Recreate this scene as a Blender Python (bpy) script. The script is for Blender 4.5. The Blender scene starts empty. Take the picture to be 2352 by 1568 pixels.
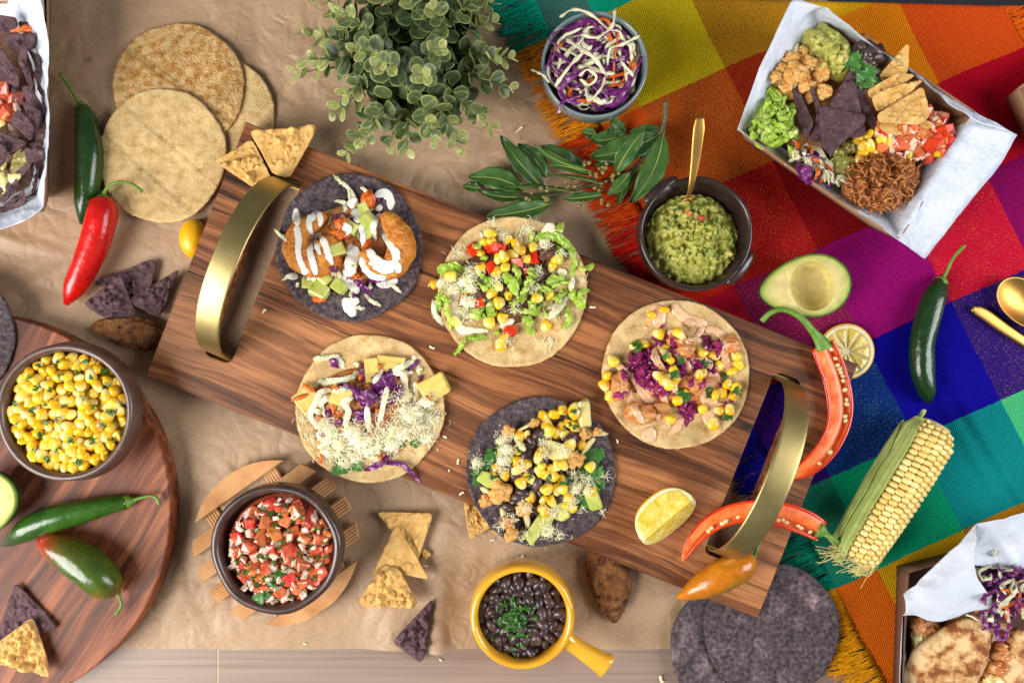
import bpy, bmesh, math, random
import numpy as np
from mathutils import Vector, Matrix, noise, Euler
from mathutils.bvhtree import BVHTree

random.seed(11)
RND = random.Random(5)
PI = math.pi
SC = bpy.context.scene
COL = SC.collection

# ------------------------------------------------------------------ camera, world, lamps, exposure
S = 0.0004          # metres on the table per layout unit (layout sheet is 2352 x 1568 units)
H = 0.80            # camera height over the table
cam_d = bpy.data.cameras.new('camera')
cam = bpy.data.objects.new('camera', cam_d)
COL.objects.link(cam)
cam.location = (0, 0, H)
cam_d.sensor_width = 36
cam_d.lens = 36 * H / (2352 * S)
cam_d.clip_start = 0.01
cam_d.clip_end = 20
cam_d.dof.use_dof = True
cam_d.dof.focus_distance = H - 0.045
cam_d.dof.aperture_fstop = 6.3
SC.camera = cam

wd = bpy.data.worlds.new('World')
SC.world = wd
wd.use_nodes = True
wd.node_tree.nodes['Background'].inputs[0].default_value = (0.93, 0.96, 1.0, 1)
wd.node_tree.nodes['Background'].inputs[1].default_value = 0.13


def area_lamp(name, loc, target, size, size_y, watt, colr):
    l = bpy.data.lights.new(name, 'AREA')
    l.shape = 'RECTANGLE'
    l.size = size
    l.size_y = size_y
    l.energy = watt
    l.color = colr
    o = bpy.data.objects.new(name, l)
    COL.objects.link(o)
    o.location = loc
    o.rotation_euler = (Vector(target) - Vector(loc)).to_track_quat('-Z', 'Y').to_euler()
    return o


area_lamp('window_light', (-1.35, -0.60, 1.05), (-0.05, 0, 0), 1.0, 1.35, 47, (1.0, 0.97, 0.93))
area_lamp('second_window_light', (1.55, -0.05, 1.05), (0.15, 0, 0), 0.9, 1.2, 25, (0.95, 0.97, 1.0))

SC.view_settings.view_transform = 'Standard'
SC.view_settings.look = 'None'
SC.view_settings.gamma = 1
SC.view_settings.use_curve_mapping = False
SC.view_settings.exposure = 0.30
SC.render.engine = 'CYCLES'
SC.cycles.use_denoising = True
SC.cycles.max_bounces = 6
SC.cycles.diffuse_bounces = 3
SC.cycles.glossy_bounces = 3
SC.cycles.transmission_bounces = 4
SC.cycles.caustics_reflective = False
SC.cycles.caustics_refractive = False


# ------------------------------------------------------------------ helpers
def W(x, y, z=0.0):
    k = S * (H - z) / H
    return Vector(((x - 1176) * k, (784 - y) * k, z))


def LD(d, z=0.0):
    return d * S * (H - z) / H


def C(r, g, b, k=1.0):
    def f(v):
        v /= 255.0
        return (v / 12.92 if v <= 0.04045 else ((v + 0.055) / 1.055) ** 2.4) * k
    return (f(r), f(g), f(b))


WL = {}


def wloc(o):
    return WL.get(o.name, Vector((0, 0, 0))) if o else Vector((0, 0, 0))


def setp(o, label=None, cat=None, group=None, kind=None):
    if label: o['label'] = label
    if cat: o['category'] = cat
    if group: o['group'] = group
    if kind: o['kind'] = kind
    return o


def thing(name, label, cat, loc, group=None):
    o = bpy.data.objects.new(name, None)
    o.empty_display_size = 0.01
    COL.objects.link(o)
    o.location = loc
    WL[o.name] = Vector(loc)
    return setp(o, label, cat, group)


def mkmesh(name, v, f, m, smooth=True, vcol=None):
    me = bpy.data.meshes.new(name)
    me.from_pydata([tuple(p) for p in v], [], f)
    if m is not None:
        me.materials.append(m)
    if smooth:
        me.polygons.foreach_set('use_smooth', [True] * len(me.polygons))
    if vcol is not None:
        a = me.color_attributes.new('col', 'FLOAT_COLOR', 'POINT')
        a.data.foreach_set('color', [c for q in vcol for c in (q[0], q[1], q[2], 1.0)])
    me.update()
    return me


def obj(name, v, f, m, parent=None, smooth=True, vcol=None, kind=None, label=None, cat=None, group=None):
    """one mesh object from world-space vertices"""
    if parent is not None:
        org = wloc(parent)
        loc = Vector((0, 0, 0))
        base = org
    else:
        a = np.array([tuple(p) for p in v])
        base = Vector(((a[:, 0].min() + a[:, 0].max()) / 2, (a[:, 1].min() + a[:, 1].max()) / 2, a[:, 2].min()))
        loc = base
    me = mkmesh(name, [Vector(p) - base for p in v], f, m, smooth, vcol)
    o = bpy.data.objects.new(name, me)
    COL.objects.link(o)
    o.location = loc
    if parent is not None:
        o.parent = parent
    WL[o.name] = Vector(base)
    return setp(o, label, cat, group, kind)


def piece(name, me, parent, mw, label=None, cat=None, group=None):
    o = bpy.data.objects.new(name, me)
    COL.objects.link(o)
    if parent is not None:
        o.parent = parent
        o.matrix_basis = Matrix.Translation(-wloc(parent)) @ mw
    else:
        o.matrix_basis = mw
    WL[o.name] = mw.translation.copy()
    return setp(o, label, cat, group)


def MX(loc, rot=(0, 0, 0), sc=(1, 1, 1)):
    if isinstance(sc, (int, float)):
        sc = (sc, sc, sc)
    return Matrix.Translation(loc) @ Euler(rot).to_matrix().to_4x4() @ Matrix.Diagonal((sc[0], sc[1], sc[2], 1))


class Surf:
    """stack of surfaces to lay things on; ray along the view line or straight down"""
    def __init__(self, z0):
        self.z0 = z0
        self.t = []

    def add(self, v, f):
        self.t.append(BVHTree.FromPolygons([tuple(p) for p in v], f))

    def addm(self, me, mw):
        self.add([mw @ p.co for p in me.vertices], [tuple(q.vertices) for q in me.polygons])

    def ray(self, o, d):
        best = None
        for t in self.t:
            h = t.ray_cast(o, d)
            if h[0] is not None and (best is None or h[3] < best[2]):
                best = (h[0], h[1], h[3])
        if best is None:
            k = (self.z0 - o.z) / d.z
            return o + d * k, Vector((0, 0, 1))
        return best[0], best[1]

    def hit(self, x, y):
        o = Vector((0, 0, H))
        return self.ray(o, (W(x, y, 0) - o).normalized())[0]

    def down(self, X, Y):
        return self.ray(Vector((X, Y, 0.5)), Vector((0, 0, -1)))[0].z


def cr(pts, m):
    """catmull-rom resample to m points"""
    P = [Vector(p) for p in pts]
    if len(P) == 2:
        return [P[0].lerp(P[1], i / (m - 1)) for i in range(m)]
    n = len(P) - 1
    out = []
    for i in range(m):
        t = i / (m - 1) * n
        k = min(int(t), n - 1)
        t -= k
        p1, p2 = P[k], P[k + 1]
        p0 = P[k - 1] if k > 0 else p1 * 2 - p2
        p3 = P[k + 2] if k + 2 <= n else p2 * 2 - p1
        out.append(0.5 * ((2 * p1) + (p2 - p0) * t + (2 * p0 - 5 * p1 + 4 * p2 - p3) * t * t + (3 * p1 - p0 - 3 * p2 + p3) * t ** 3))
    return out


def lerpl(vals, m):
    n = len(vals) - 1
    out = []
    for i in range(m):
        t = i / (m - 1) * n
        k = min(int(t), n - 1)
        out.append(vals[k] + (vals[k + 1] - vals[k]) * (t - k))
    return out


def sweep(path, w, t, n=8, up=(0, 0, 1), twist=None, power=1.0):
    m = len(path)
    if isinstance(w, (int, float)): w = [w] * m
    if isinstance(t, (int, float)): t = [t] * m
    v, f = [], []
    up = Vector(up)
    last = None
    for i in range(m):
        a = path[max(0, i - 1)]
        b = path[min(m - 1, i + 1)]
        tg = (b - a)
        tg = tg.normalized() if tg.length > 1e-9 else Vector((1, 0, 0))
        s = tg.cross(up)
        if s.length < 0.15:
            s = last if last is not None else tg.cross(Vector((0.3, 1, 0.2)))
            s = (s - tg * s.dot(tg))
        s.normalize()
        if last is not None and s.dot(last) < 0: s = -s if abs(tg.z) > 0.8 else s
        last = s
        nn = s.cross(tg)
        if twist is not None:
            c_, s_ = math.cos(twist[i]), math.sin(twist[i])
            s, nn = s * c_ + nn * s_, nn * c_ - s * s_
        for j in range(n):
            an = 2 * PI * j / n
            ca, sa = math.cos(an), math.sin(an)
            if power != 1.0:
                ca = math.copysign(abs(ca) ** power, ca)
                sa = math.copysign(abs(sa) ** power, sa)
            v.append(path[i] + s * (ca * w[i]) + nn * (sa * t[i]))
    for i in range(m - 1):
        for j in range(n):
            f.append((i * n + j, i * n + (j + 1) % n, (i + 1) * n + (j + 1) % n, (i + 1) * n + j))
    f.append(tuple(range(n))[::-1])
    f.append(tuple((m - 1) * n + j for j in range(n)))
    return v, f


def leafstrip(path, w, th, amp, seed, up=(0, 0, 1), twist=None, na=5):
    """thin crinkled ribbon, na points across"""
    m = len(path)
    up = Vector(up)
    top, bot = [], []
    for i in range(m):
        tg = path[min(m - 1, i + 1)] - path[max(0, i - 1)]
        tg = tg.normalized() if tg.length > 1e-9 else Vector((1, 0, 0))
        s = tg.cross(up)
        if s.length < 0.1: s = Vector((1, 0, 0))
        s.normalize()
        nn = s.cross(tg)
        if twist is not None:
            c_, s_ = math.cos(twist[i]), math.sin(twist[i])
            s, nn = s * c_ + nn * s_, nn * c_ - s * s_
        for j in range(na):
            c = 2 * j / (na - 1) - 1
            ed = 1 + 0.35 * noise.noise(Vector((i * 0.9, c * 3, seed + 4)))
            dz = amp * (0.25 + abs(c)) * noise.noise(Vector((i * 0.55 + seed, c * 1.6, seed))) - amp * 0.5 * c * c
            p = path[i] + s * (w[i] * c * ed) + nn * dz
            top.append(p + nn * th * .5)
            bot.append(p - nn * th * .5)
    v = top + bot
    K = m * na
    f = []
    for i in range(m - 1):
        for j in range(na - 1):
            a, b, c, d = i * na + j, i * na + j + 1, (i + 1) * na + j + 1, (i + 1) * na + j
            f.append((a, b, c, d))
            f.append((K + a, K + d, K + c, K + b))
        for j, o in ((0, 0), (na - 1, 1)):
            a, d = i * na + j, (i + 1) * na + j
            f.append((a, d, K + d, K + a) if o == 0 else (d, a, K + a, K + d))
    for i in (0, m - 1):
        for j in range(na - 1):
            a, b = i * na + j, i * na + j + 1
            f.append((b, a, K + a, K + b) if i == 0 else (a, b, K + b, K + a))
    return v, f


def lathe(prof, n=64, ctr=Vector((0, 0, 0)), wob=0.0, seed=0.0, sx=1.0, sy=1.0, rot=0.0, closed=True):
    """prof: list of (r, z) going round the section; closed solid of revolution"""
    v, f = [], []
    m = len(prof)
    for i, (r, z) in enumerate(prof):
        for j in range(n):
            a = 2 * PI * j / n
            k = 1 + wob * noise.noise(Vector((math.cos(a) * 1.3 + seed, math.sin(a) * 1.3, seed)))
            zz = z * (1 + 0.6 * wob * noise.noise(Vector((math.cos(a) + seed + 9, math.sin(a), 3))))
            x, y = r * k * sx * math.cos(a), r * k * sy * math.sin(a)
            v.append(ctr + Vector((x * math.cos(rot) - y * math.sin(rot), x * math.sin(rot) + y * math.cos(rot), zz)))
    for i in range(m - 1):
        for j in range(n):
            f.append((i * n + j, i * n + (j + 1) % n, (i + 1) * n + (j + 1) % n, (i + 1) * n + j))
    if closed:
        f.append(tuple(range(n))[::-1])
        f.append(tuple((m - 1) * n + j for j in range(n)))
    return v, f


_ICO = {}


def ico(sub):
    if sub not in _ICO:
        bm = bmesh.new()
        bmesh.ops.create_icosphere(bm, subdivisions=sub, radius=1)
        bm.verts.ensure_lookup_table()
        _ICO[sub] = ([p.co.copy() for p in bm.verts], [tuple(q.index for q in fc.verts) for fc in bm.faces])
        bm.free()
    return _ICO[sub]


def blob(ctr, rad, sub=3, amp=0.1, fr=2.0, seed=0.0, amp2=0.0, fr2=6.0, rot=(0, 0, 0), sq=1.0):
    vs, fs = ico(sub)
    R = Euler(rot).to_matrix()
    out = []
    for p in vs:
        k = 1 + amp * noise.noise(p * fr + Vector((seed, seed * 1.7, 0))) + (amp2 * noise.noise(p * fr2 + Vector((0, seed, seed))) if amp2 else 0)
        q = p
        if sq != 1.0:
            q = Vector([math.copysign(abs(c) ** sq, c) for c in p])
        out.append(ctr + R @ Vector((q.x * rad[0] * k, q.y * rad[1] * k, q.z * rad[2] * k)))
    return out, fs


def slab(outline, nr, th, ztop, zbot=None, ctr=None, edge=0.0006):
    """star-shaped slab: outline world xy points; ztop(x, y, s) gives the top height, s = 0 centre .. 1 rim"""
    n = len(outline)
    if ctr is None:
        ctr = (sum(p[0] for p in outline) / n, sum(p[1] for p in outline) / n)
    v, f = [], []
    v.append(Vector((ctr[0], ctr[1], ztop(ctr[0], ctr[1], 0))))
    ss = [(i / nr) ** 0.85 for i in range(1, nr + 1)]
    for s in ss:
        for p in outline:
            x, y = ctr[0] + (p[0] - ctr[0]) * s, ctr[1] + (p[1] - ctr[1]) * s
            v.append(Vector((x, y, ztop(x, y, s) - (edge if s > 0.999 else 0))))
    for j in range(n):
        f.append((0, 1 + j, 1 + (j + 1) % n))
    for i in range(nr - 1):
        a, b = 1 + i * n, 1 + (i + 1) * n
        for j in range(n):
            f.append((a + j, b + j, b + (j + 1) % n, a + (j + 1) % n))
    # rim down, then the underside with coarse rings
    base = len(v)
    us = [1.0, 0.66, 0.33]
    zb = zbot if zbot else (lambda x, y, s: ztop(x, y, s) - th)
    for s in us:
        for p in outline:
            x, y = ctr[0] + (p[0] - ctr[0]) * s, ctr[1] + (p[1] - ctr[1]) * s
            v.append(Vector((x, y, zb(x, y, s))))
    top = 1 + (nr - 1) * n
    for j in range(n):
        f.append((top + j, base + j, base + (j + 1) % n, top + (j + 1) % n))
    for i in range(2):
        a, b = base + i * n, base + (i + 1) * n
        for j in range(n):
            f.append((a + j, b + j, b + (j + 1) % n, a + (j + 1) % n))
    c = len(v)
    v.append(Vector((ctr[0], ctr[1], zb(ctr[0], ctr[1], 0))))
    a = base + 2 * n
    for j in range(n):
        f.append((a + j, c, a + (j + 1) % n))
    return v, f


def rounded(poly, r, seg=6, n=72):
    """resampled outline of a polygon with rounded corners (2d tuples)"""
    m = len(poly)
    pts = []
    for i in range(m):
        p0, p1, p2 = Vector(poly[i - 1][:2]), Vector(poly[i][:2]), Vector(poly[(i + 1) % m][:2])
        a = (p0 - p1); b = (p2 - p1)
        rr = min(r, a.length * 0.45, b.length * 0.45)
        A, B = p1 + a.normalized() * rr, p1 + b.normalized() * rr
        for k in range(seg + 1):
            t = k / seg
            pts.append(A * (1 - t) ** 2 + p1 * 2 * t * (1 - t) + B * t * t)
    # resample evenly
    L = [0]
    for i in range(len(pts)):
        L.append(L[-1] + (pts[(i + 1) % len(pts)] - pts[i]).length)
    out = []
    k = 0
    for i in range(n):
        d = L[-1] * i / n
        while L[k + 1] < d: k += 1
        t = (d - L[k]) / max(1e-12, L[k + 1] - L[k])
        out.append(tuple(pts[k].lerp(pts[(k + 1) % len(pts)], t)))
    return out


def extrude_poly(poly, z0, z1, bev=0.0, tri=False):
    """prism from a simple 2d outline with a bevelled rim"""
    bm = bmesh.new()
    vb = [bm.verts.new((p[0], p[1], z0)) for p in poly]
    vt = [bm.verts.new((p[0], p[1], z1)) for p in poly]
    n = len(poly)
    bm.faces.new(vb[::-1]); bm.faces.new(vt)
    for i in range(n):
        bm.faces.new((vb[i], vb[(i + 1) % n], vt[(i + 1) % n], vt[i]))
    bmesh.ops.recalc_face_normals(bm, faces=bm.faces)
    if bev:
        ed = [e for e in bm.edges if abs(e.verts[0].co.z - e.verts[1].co.z) < 1e-9]
        bmesh.ops.bevel(bm, geom=ed, offset=bev, segments=2, affect='EDGES', profile=0.5)
    bm.verts.ensure_lookup_table()
    bm.verts.index_update()
    v = [p.co.copy() for p in bm.verts]
    f = [tuple(q.index for q in fc.verts) for fc in bm.faces]
    bm.free()
    return v, f


def joinvf(lst):
    v, f = [], []
    for a, b in lst:
        k = len(v)
        v += list(a)
        f += [tuple(i + k for i in q) for q in b]
    return v, f


def fbm(x, y, sc, seed=0.0, o=4):
    return noise.fractal(Vector((x * sc, y * sc, seed)), 1.0, 2.0, o, noise_basis='PERLIN_ORIGINAL')


# ------------------------------------------------------------------ materials
MT = {}


class NT:
    def __init__(self, name):
        self.m = bpy.data.materials.new(name)
        self.m.use_nodes = True
        self.t = self.m.node_tree
        self.t.nodes.clear()
        self.out = self.t.nodes.new('ShaderNodeOutputMaterial')
        self.b = self.t.nodes.new('ShaderNodeBsdfPrincipled')
        self.t.links.new(self.b.outputs[0], self.out.inputs[0])

    def n(self, ty, **kw):
        q = self.t.nodes.new(ty)
        for k, val in kw.items():
            setattr(q, k, val)
        return q

    def l(self, a, b):
        self.t.links.new(a, b)

    def coords(self, kind='Object', scale=(1, 1, 1), rot=(0, 0, 0), off=False):
        tc = self.n('ShaderNodeTexCoord')
        mp = self.n('ShaderNodeMapping')
        mp.inputs['Rotation'].default_value = rot
        mp.inputs['Scale'].default_value = scale
        src = tc.outputs[kind]
        if off:
            oi = self.n('ShaderNodeObjectInfo')
            mu = self.n('ShaderNodeVectorMath', operation='SCALE')
            mu.inputs[0].default_value = (1, 0.7, 0.4)
            mlt = self.n('ShaderNodeMath', operation='MULTIPLY')
            mlt.inputs[1].default_value = 3.0
            self.l(oi.outputs['Random'], mlt.inputs[0])
            self.l(mlt.outputs[0], mu.inputs['Scale'])
            ad = self.n('ShaderNodeVectorMath', operation='ADD')
            self.l(src, ad.inputs[0]); self.l(mu.outputs[0], ad.inputs[1])
            src = ad.outputs[0]
        self.l(src, mp.inputs[0])
        return mp.outputs[0]

    def noise(self, vec, scale, detail=4, rough=0.55, dist=0.0):
        q = self.n('ShaderNodeTexNoise')
        q.inputs['Scale'].default_value = scale
        q.inputs['Detail'].default_value = detail
        q.inputs['Roughness'].default_value = rough
        q.inputs['Distortion'].default_value = dist
        self.l(vec, q.inputs['Vector'])
        return q.outputs['Fac']

    def ramp(self, fac, stops):
        q = self.n('ShaderNodeValToRGB')
        el = q.color_ramp.elements
        while len(el) < len(stops): el.new(0.5)
        for e, (p, c) in zip(el, stops):
            e.position = p
            e.color = (c[0], c[1], c[2], 1) if not isinstance(c, (int, float)) else (c, c, c, 1)
        self.l(fac, q.inputs[0])
        return q.outputs[0]

    def mix(self, fac, a, b, mode='MIX'):
        q = self.n('ShaderNodeMix', data_type='RGBA', blend_type=mode)
        for s, x in ((0, fac), (6, a), (7, b)):
            if isinstance(x, (int, float)):
                q.inputs[s].default_value = x
            elif isinstance(x, tuple):
                q.inputs[s].default_value = (x[0], x[1], x[2], 1)
            else:
                self.l(x, q.inputs[s])
        return q.outputs[2]

    def math(self, op, a, b=0.0, clamp=False):
        q = self.n('ShaderNodeMath', operation=op, use_clamp=clamp)
        for s, x in ((0, a), (1, b)):
            if isinstance(x, (int, float)): q.inputs[s].default_value = x
            else: self.l(x, q.inputs[s])
        return q.outputs[0]

    def bump(self, h, strength=0.3, dist=0.001, prev=None):
        q = self.n('ShaderNodeBump')
        q.inputs['Strength'].default_value = strength
        q.inputs['Distance'].default_value = dist
        self.l(h, q.inputs['Height'])
        if prev is not None: self.l(prev, q.inputs['Normal'])
        self.l(q.outputs[0], self.b.inputs['Normal'])
        return q.outputs[0]

    def set(self, **kw):
        names = {'rough': 'Roughness', 'spec': 'Specular IOR Level', 'metal': 'Metallic', 'sss': 'Subsurface Weight',
                 'coat': 'Coat Weight', 'coatr': 'Coat Roughness', 'trans': 'Transmission Weight', 'ior': 'IOR', 'sheen': 'Sheen Weight'}
        for k, val in kw.items():
            i = self.b.inputs[names[k]]
            if isinstance(val, (int, float)): i.default_value = val
            else: self.l(val, i)
        if 'sss' in kw:
            self.b.inputs['Subsurface Radius'].default_value = (1.0, 0.6, 0.3)
            self.b.inputs['Subsurface Scale'].default_value = 0.0015


def mat(name, c1, c2=None, rough=0.5, scale=80, detail=4, bump=0.0, bscale=400, bdist=0.001, sss=0.0, spec=0.5, coat=0.0,
        r=(0.38, 0.62), c3=None, p3=0.75, vary=0.0, metal=0.0, attr=False, dist=0.0, stretch=(1, 1, 1), hue=0.0, roughvar=0.0):
    t = NT(name)
    vec = t.coords('Object', stretch, off=True)
    if c2 is None: c2 = tuple(x * 0.8 for x in c1)
    st = [(r[0], c1), (r[1], c2)]
    if c3 is not None: st.append((p3, c3))
    nz = t.noise(vec, scale, detail, 0.6, dist)
    colr = t.ramp(nz, st)
    if attr:
        a = t.n('ShaderNodeAttribute', attribute_name='col')
        colr = t.mix(1.0, a.outputs['Color'], colr, 'MULTIPLY')
    if vary:
        oi = t.n('ShaderNodeObjectInfo')
        hs = t.n('ShaderNodeHueSaturation')
        mr = t.n('ShaderNodeMapRange')
        mr.inputs['To Min'].default_value = 1 - vary
        mr.inputs['To Max'].default_value = 1 + vary * 0.6
        t.l(oi.outputs['Random'], mr.inputs['Value'])
        t.l(mr.outputs[0], hs.inputs['Value'])
        if hue:
            m2 = t.n('ShaderNodeMapRange')
            m2.inputs['To Min'].default_value = 0.5 - hue
            m2.inputs['To Max'].default_value = 0.5 + hue
            w = t.n('ShaderNodeTexWhiteNoise', noise_dimensions='1D')
            t.l(oi.outputs['Random'], w.inputs['W'])
            t.l(w.outputs['Value'], m2.inputs['Value'])
            t.l(m2.outputs[0], hs.inputs['Hue'])
        t.l(colr, hs.inputs['Color'])
        colr = hs.outputs[0]
    t.l(colr, t.b.inputs['Base Color'])
    t.set(rough=rough, spec=spec, metal=metal, coat=coat)
    if coat: t.set(coatr=0.12)
    if sss: t.set(sss=sss)
    if roughvar:
        rr = t.math('ADD', t.math('MULTIPLY', t.noise(vec, scale * 2.3, 3), roughvar), rough - roughvar * 0.5)
        t.set(rough=rr)
    if bump:
        t.bump(t.noise(vec, bscale, 4, 0.6), bump, bdist)
    MT[name] = t.m
    return t.m


def wood(name, rot, dark, mid, light, streak=0.55, rough=0.42, fig=(2.2, 20), gr=(7, 110), seed=0.0, streakcol=(0.012, 0.006, 0.004), sap=None, wander=0.022):
    t = NT(name)
    tc = t.n('ShaderNodeTexCoord')
    mp0 = t.n('ShaderNodeMapping')
    mp0.inputs['Rotation'].default_value = (0, 0, rot)
    mp0.inputs['Location'].default_value = (seed, seed * 0.37, 0)
    t.l(tc.outputs['Object'], mp0.inputs[0])
    # gentle wander of the grain
    wn = t.n('ShaderNodeTexNoise')
    wn.inputs['Scale'].default_value = 7.0
    wn.inputs['Detail'].default_value = 2
    t.l(mp0.outputs[0], wn.inputs['Vector'])
    sub = t.n('ShaderNodeVectorMath', operation='SUBTRACT')
    t.l(wn.outputs['Color'], sub.inputs[0]); sub.inputs[1].default_value = (0.5, 0.5, 0.5)
    scl = t.n('ShaderNodeVectorMath', operation='MULTIPLY')
    t.l(sub.outputs[0], scl.inputs[0]); scl.inputs[1].default_value = (0.0, wander, 0.0)
    ad = t.n('ShaderNodeVectorMath', operation='ADD')
    t.l(mp0.outputs[0], ad.inputs[0]); t.l(scl.outputs[0], ad.inputs[1])
    base = ad.outputs[0]

    def st(sx, sy):
        m = t.n('ShaderNodeMapping')
        m.inputs['Scale'].default_value = (sx, sy, sy)
        t.l(base, m.inputs[0])
        return m.outputs[0]
    g = t.noise(st(*gr), 1.0, 8, 0.65, 0.6)
    fg = t.noise(st(*fig), 1.0, 4, 0.55, 1.4)
    fine = t.noise(st(40, 900), 1.0, 3, 0.6)
    val = t.math('ADD', t.math('ADD', t.math('MULTIPLY', g, 0.50), t.math('MULTIPLY', fg, 0.42)), t.math('MULTIPLY', fine, 0.10))
    big = t.noise(st(2.0, 9), 1.0, 3, 0.5, 0.8)
    val = t.math('ADD', val, t.math('MULTIPLY', t.math('SUBTRACT', big, 0.5), 0.42))
    colr = t.ramp(val, [(0.38, dark), (0.50, mid), (0.60, light), (0.72, tuple(min(1, x * 1.25) for x in light))])
    if sap:   # pale sapwood band across the grain
        sx = t.n('ShaderNodeSeparateXYZ')
        t.l(base, sx.inputs[0])
        lo, hi, x0_, x1_, sc_ = sap
        yy = t.math('ADD', sx.outputs['Y'], t.math('MULTIPLY', t.noise(st(5, 5), 1.0, 2), 0.03))
        a = t.n('ShaderNodeMapRange'); a.inputs['From Min'].default_value = lo; a.inputs['From Max'].default_value = hi
        t.l(yy, a.inputs['Value'])
        xx = t.n('ShaderNodeMapRange'); xx.inputs['From Min'].default_value = x0_; xx.inputs['From Max'].default_value = x1_
        t.l(sx.outputs['X'], xx.inputs['Value'])
        colr = t.mix(t.math('MULTIPLY', t.math('MULTIPLY', a.outputs[0], xx.outputs[0]), 0.8), colr, t.mix(1.0, colr, sc_, 'ADD'))
    sk = t.noise(st(3.6, 95), 1.0, 7, 0.72, 0.5)
    skr = t.ramp(sk, [(0.34, 1.0), (0.45, 0.0)])
    colr = t.mix(t.math('MULTIPLY', skr, streak), colr, streakcol)
    # pores
    po = t.noise(st(60, 1500), 1.0, 2, 0.5)
    por = t.ramp(po, [(0.28, 1.0), (0.40, 0.0)])
    colr = t.mix(t.math('MULTIPLY', por, 0.35), colr, streakcol)
    t.l(colr, t.b.inputs['Base Color'])
    t.set(rough=t.math('ADD', t.math('MULTIPLY', fine, 0.25), rough - 0.14), spec=0.34)
    t.bump(t.math('ADD', fine, t.math('MULTIPLY', g, 0.7)), 0.25, 0.0006)
    MT[name] = t.m
    return t.m

# ------------------------------------------------------------------ material list
mat('tortilla_corn', C(228, 196, 140), C(208, 170, 112), rough=0.75, scale=120, detail=10, bump=0.55, bscale=620, bdist=0.003, c3=C(176, 130, 74), p3=0.74, r=(0.40, 0.60), spec=0.2, attr=True)
mat('tortilla_toasted', C(214, 178, 124), C(190, 140, 76), rough=0.7, scale=150, detail=10, bump=0.9, bscale=450, bdist=0.003, c3=C(160, 104, 46), p3=0.7, r=(0.42, 0.56), spec=0.2, attr=True)
mat('tortilla_blue', C(62, 52, 57), C(98, 84, 87), rough=0.8, scale=260, detail=10, bump=0.7, bscale=520, bdist=0.0035, c3=C(126, 110, 111), p3=0.70, r=(0.38, 0.56), spec=0.2, attr=True)
mat('chip_yellow', C(230, 186, 112), C(214, 162, 84), rough=0.55, scale=150, detail=9, bump=0.45, bscale=700, bdist=0.003, c3=C(186, 124, 50), p3=0.72, spec=0.35, vary=0.08, attr=True)
mat('chip_blue', C(80, 55, 61), C(106, 77, 80), rough=0.6, scale=150, detail=9, bump=0.6, bscale=600, bdist=0.003, c3=C(138, 112, 112), p3=0.8, spec=0.3, vary=0.1, attr=True)
mat('cream_white', C(240, 238, 228), C(232, 230, 220), rough=0.14, coat=0.3, scale=60, sss=0.15, spec=0.5)
mat('cream_ivory', C(242, 230, 202), C(234, 218, 186), rough=0.16, coat=0.3, scale=60, sss=0.15)
mat('sauce_pink', C(238, 196, 156), C(228, 178, 136), rough=0.18, scale=200, sss=0.15, c3=C(190, 120, 86), p3=0.80, coat=0.3)
mat('fried_batter', C(228, 158, 62), C(206, 118, 32), rough=0.42, scale=150, detail=8, bump=0.9, bscale=300, bdist=0.004, c3=C(160, 74, 14), p3=0.72, sss=0.1, r=(0.36, 0.56))
mat('avocado_flesh', C(206, 206, 118), C(178, 190, 84), rough=0.32, scale=90, sss=0.15, c3=C(130, 164, 50), p3=0.72, vary=0.08, bump=0.2, bscale=500)
mat('avocado_pale', C(222, 204, 140), C(206, 196, 112), rough=0.35, scale=80, sss=0.15, c3=C(166, 170, 70), p3=0.75, vary=0.06)
mat('tomato_orange', C(226, 120, 36), C(212, 88, 24), rough=0.25, scale=140, sss=0.2, bump=0.3, bscale=500, vary=0.08, c3=C(230, 140, 60), p3=0.75)
mat('tomato_red', C(208, 82, 46), C(226, 126, 82), rough=0.14, scale=200, sss=0.4, c3=C(238, 176, 134), p3=0.66, vary=0.16, hue=0.02, coat=0.3)
mat('pepper_dice', C(210, 40, 16), C(224, 70, 24), rough=0.25, scale=100, sss=0.15, vary=0.1)
mat('cabbage_purple', C(96, 26, 92), C(124, 46, 118), rough=0.3, scale=140, sss=0.1, c3=C(206, 172, 200), p3=0.72, r=(0.4, 0.58), vary=0.15)
mat('cabbage_white', C(232, 226, 194), C(214, 210, 168), rough=0.32, scale=90, sss=0.2, vary=0.08, c3=C(196, 200, 140), p3=0.78)
mat('cabbage_pickled', C(158, 44, 104), C(128, 30, 88), rough=0.22, scale=140, sss=0.2, c3=C(184, 78, 130), p3=0.72, vary=0.16)
mat('carrot', C(226, 112, 30), C(212, 92, 20), rough=0.4, scale=120, sss=0.15, vary=0.08)
mat('lettuce', C(150, 186, 50), C(190, 210, 98), rough=0.3, scale=90, sss=0.25, c3=C(228, 232, 178), p3=0.70, vary=0.2, bump=0.3, bscale=300)
mat('cheese', C(250, 243, 208), C(245, 234, 186), rough=0.5, scale=200, sss=0.2)
mat('pineapple', C(230, 206, 120), C(214, 182, 84), rough=0.28, scale=60, sss=0.25, stretch=(1, 6, 1), bump=0.3, bscale=200, vary=0.06)
mat('herb', C(36, 84, 18), C(58, 112, 26), rough=0.4, scale=200, sss=0.15, vary=0.2, c3=C(120, 170, 60), p3=0.75)
mat('herb_leaf', C(50, 104, 36), C(74, 128, 46), rough=0.42, scale=200, sss=0.15, vary=0.12, c3=C(90, 156, 70), p3=0.76)
mat('pulled_pork', C(178, 104, 46), C(208, 140, 78), rough=0.4, scale=160, detail=6, bump=0.6, bscale=300, bdist=0.002, c3=C(110, 52, 18), p3=0.7, vary=0.2)
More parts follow.
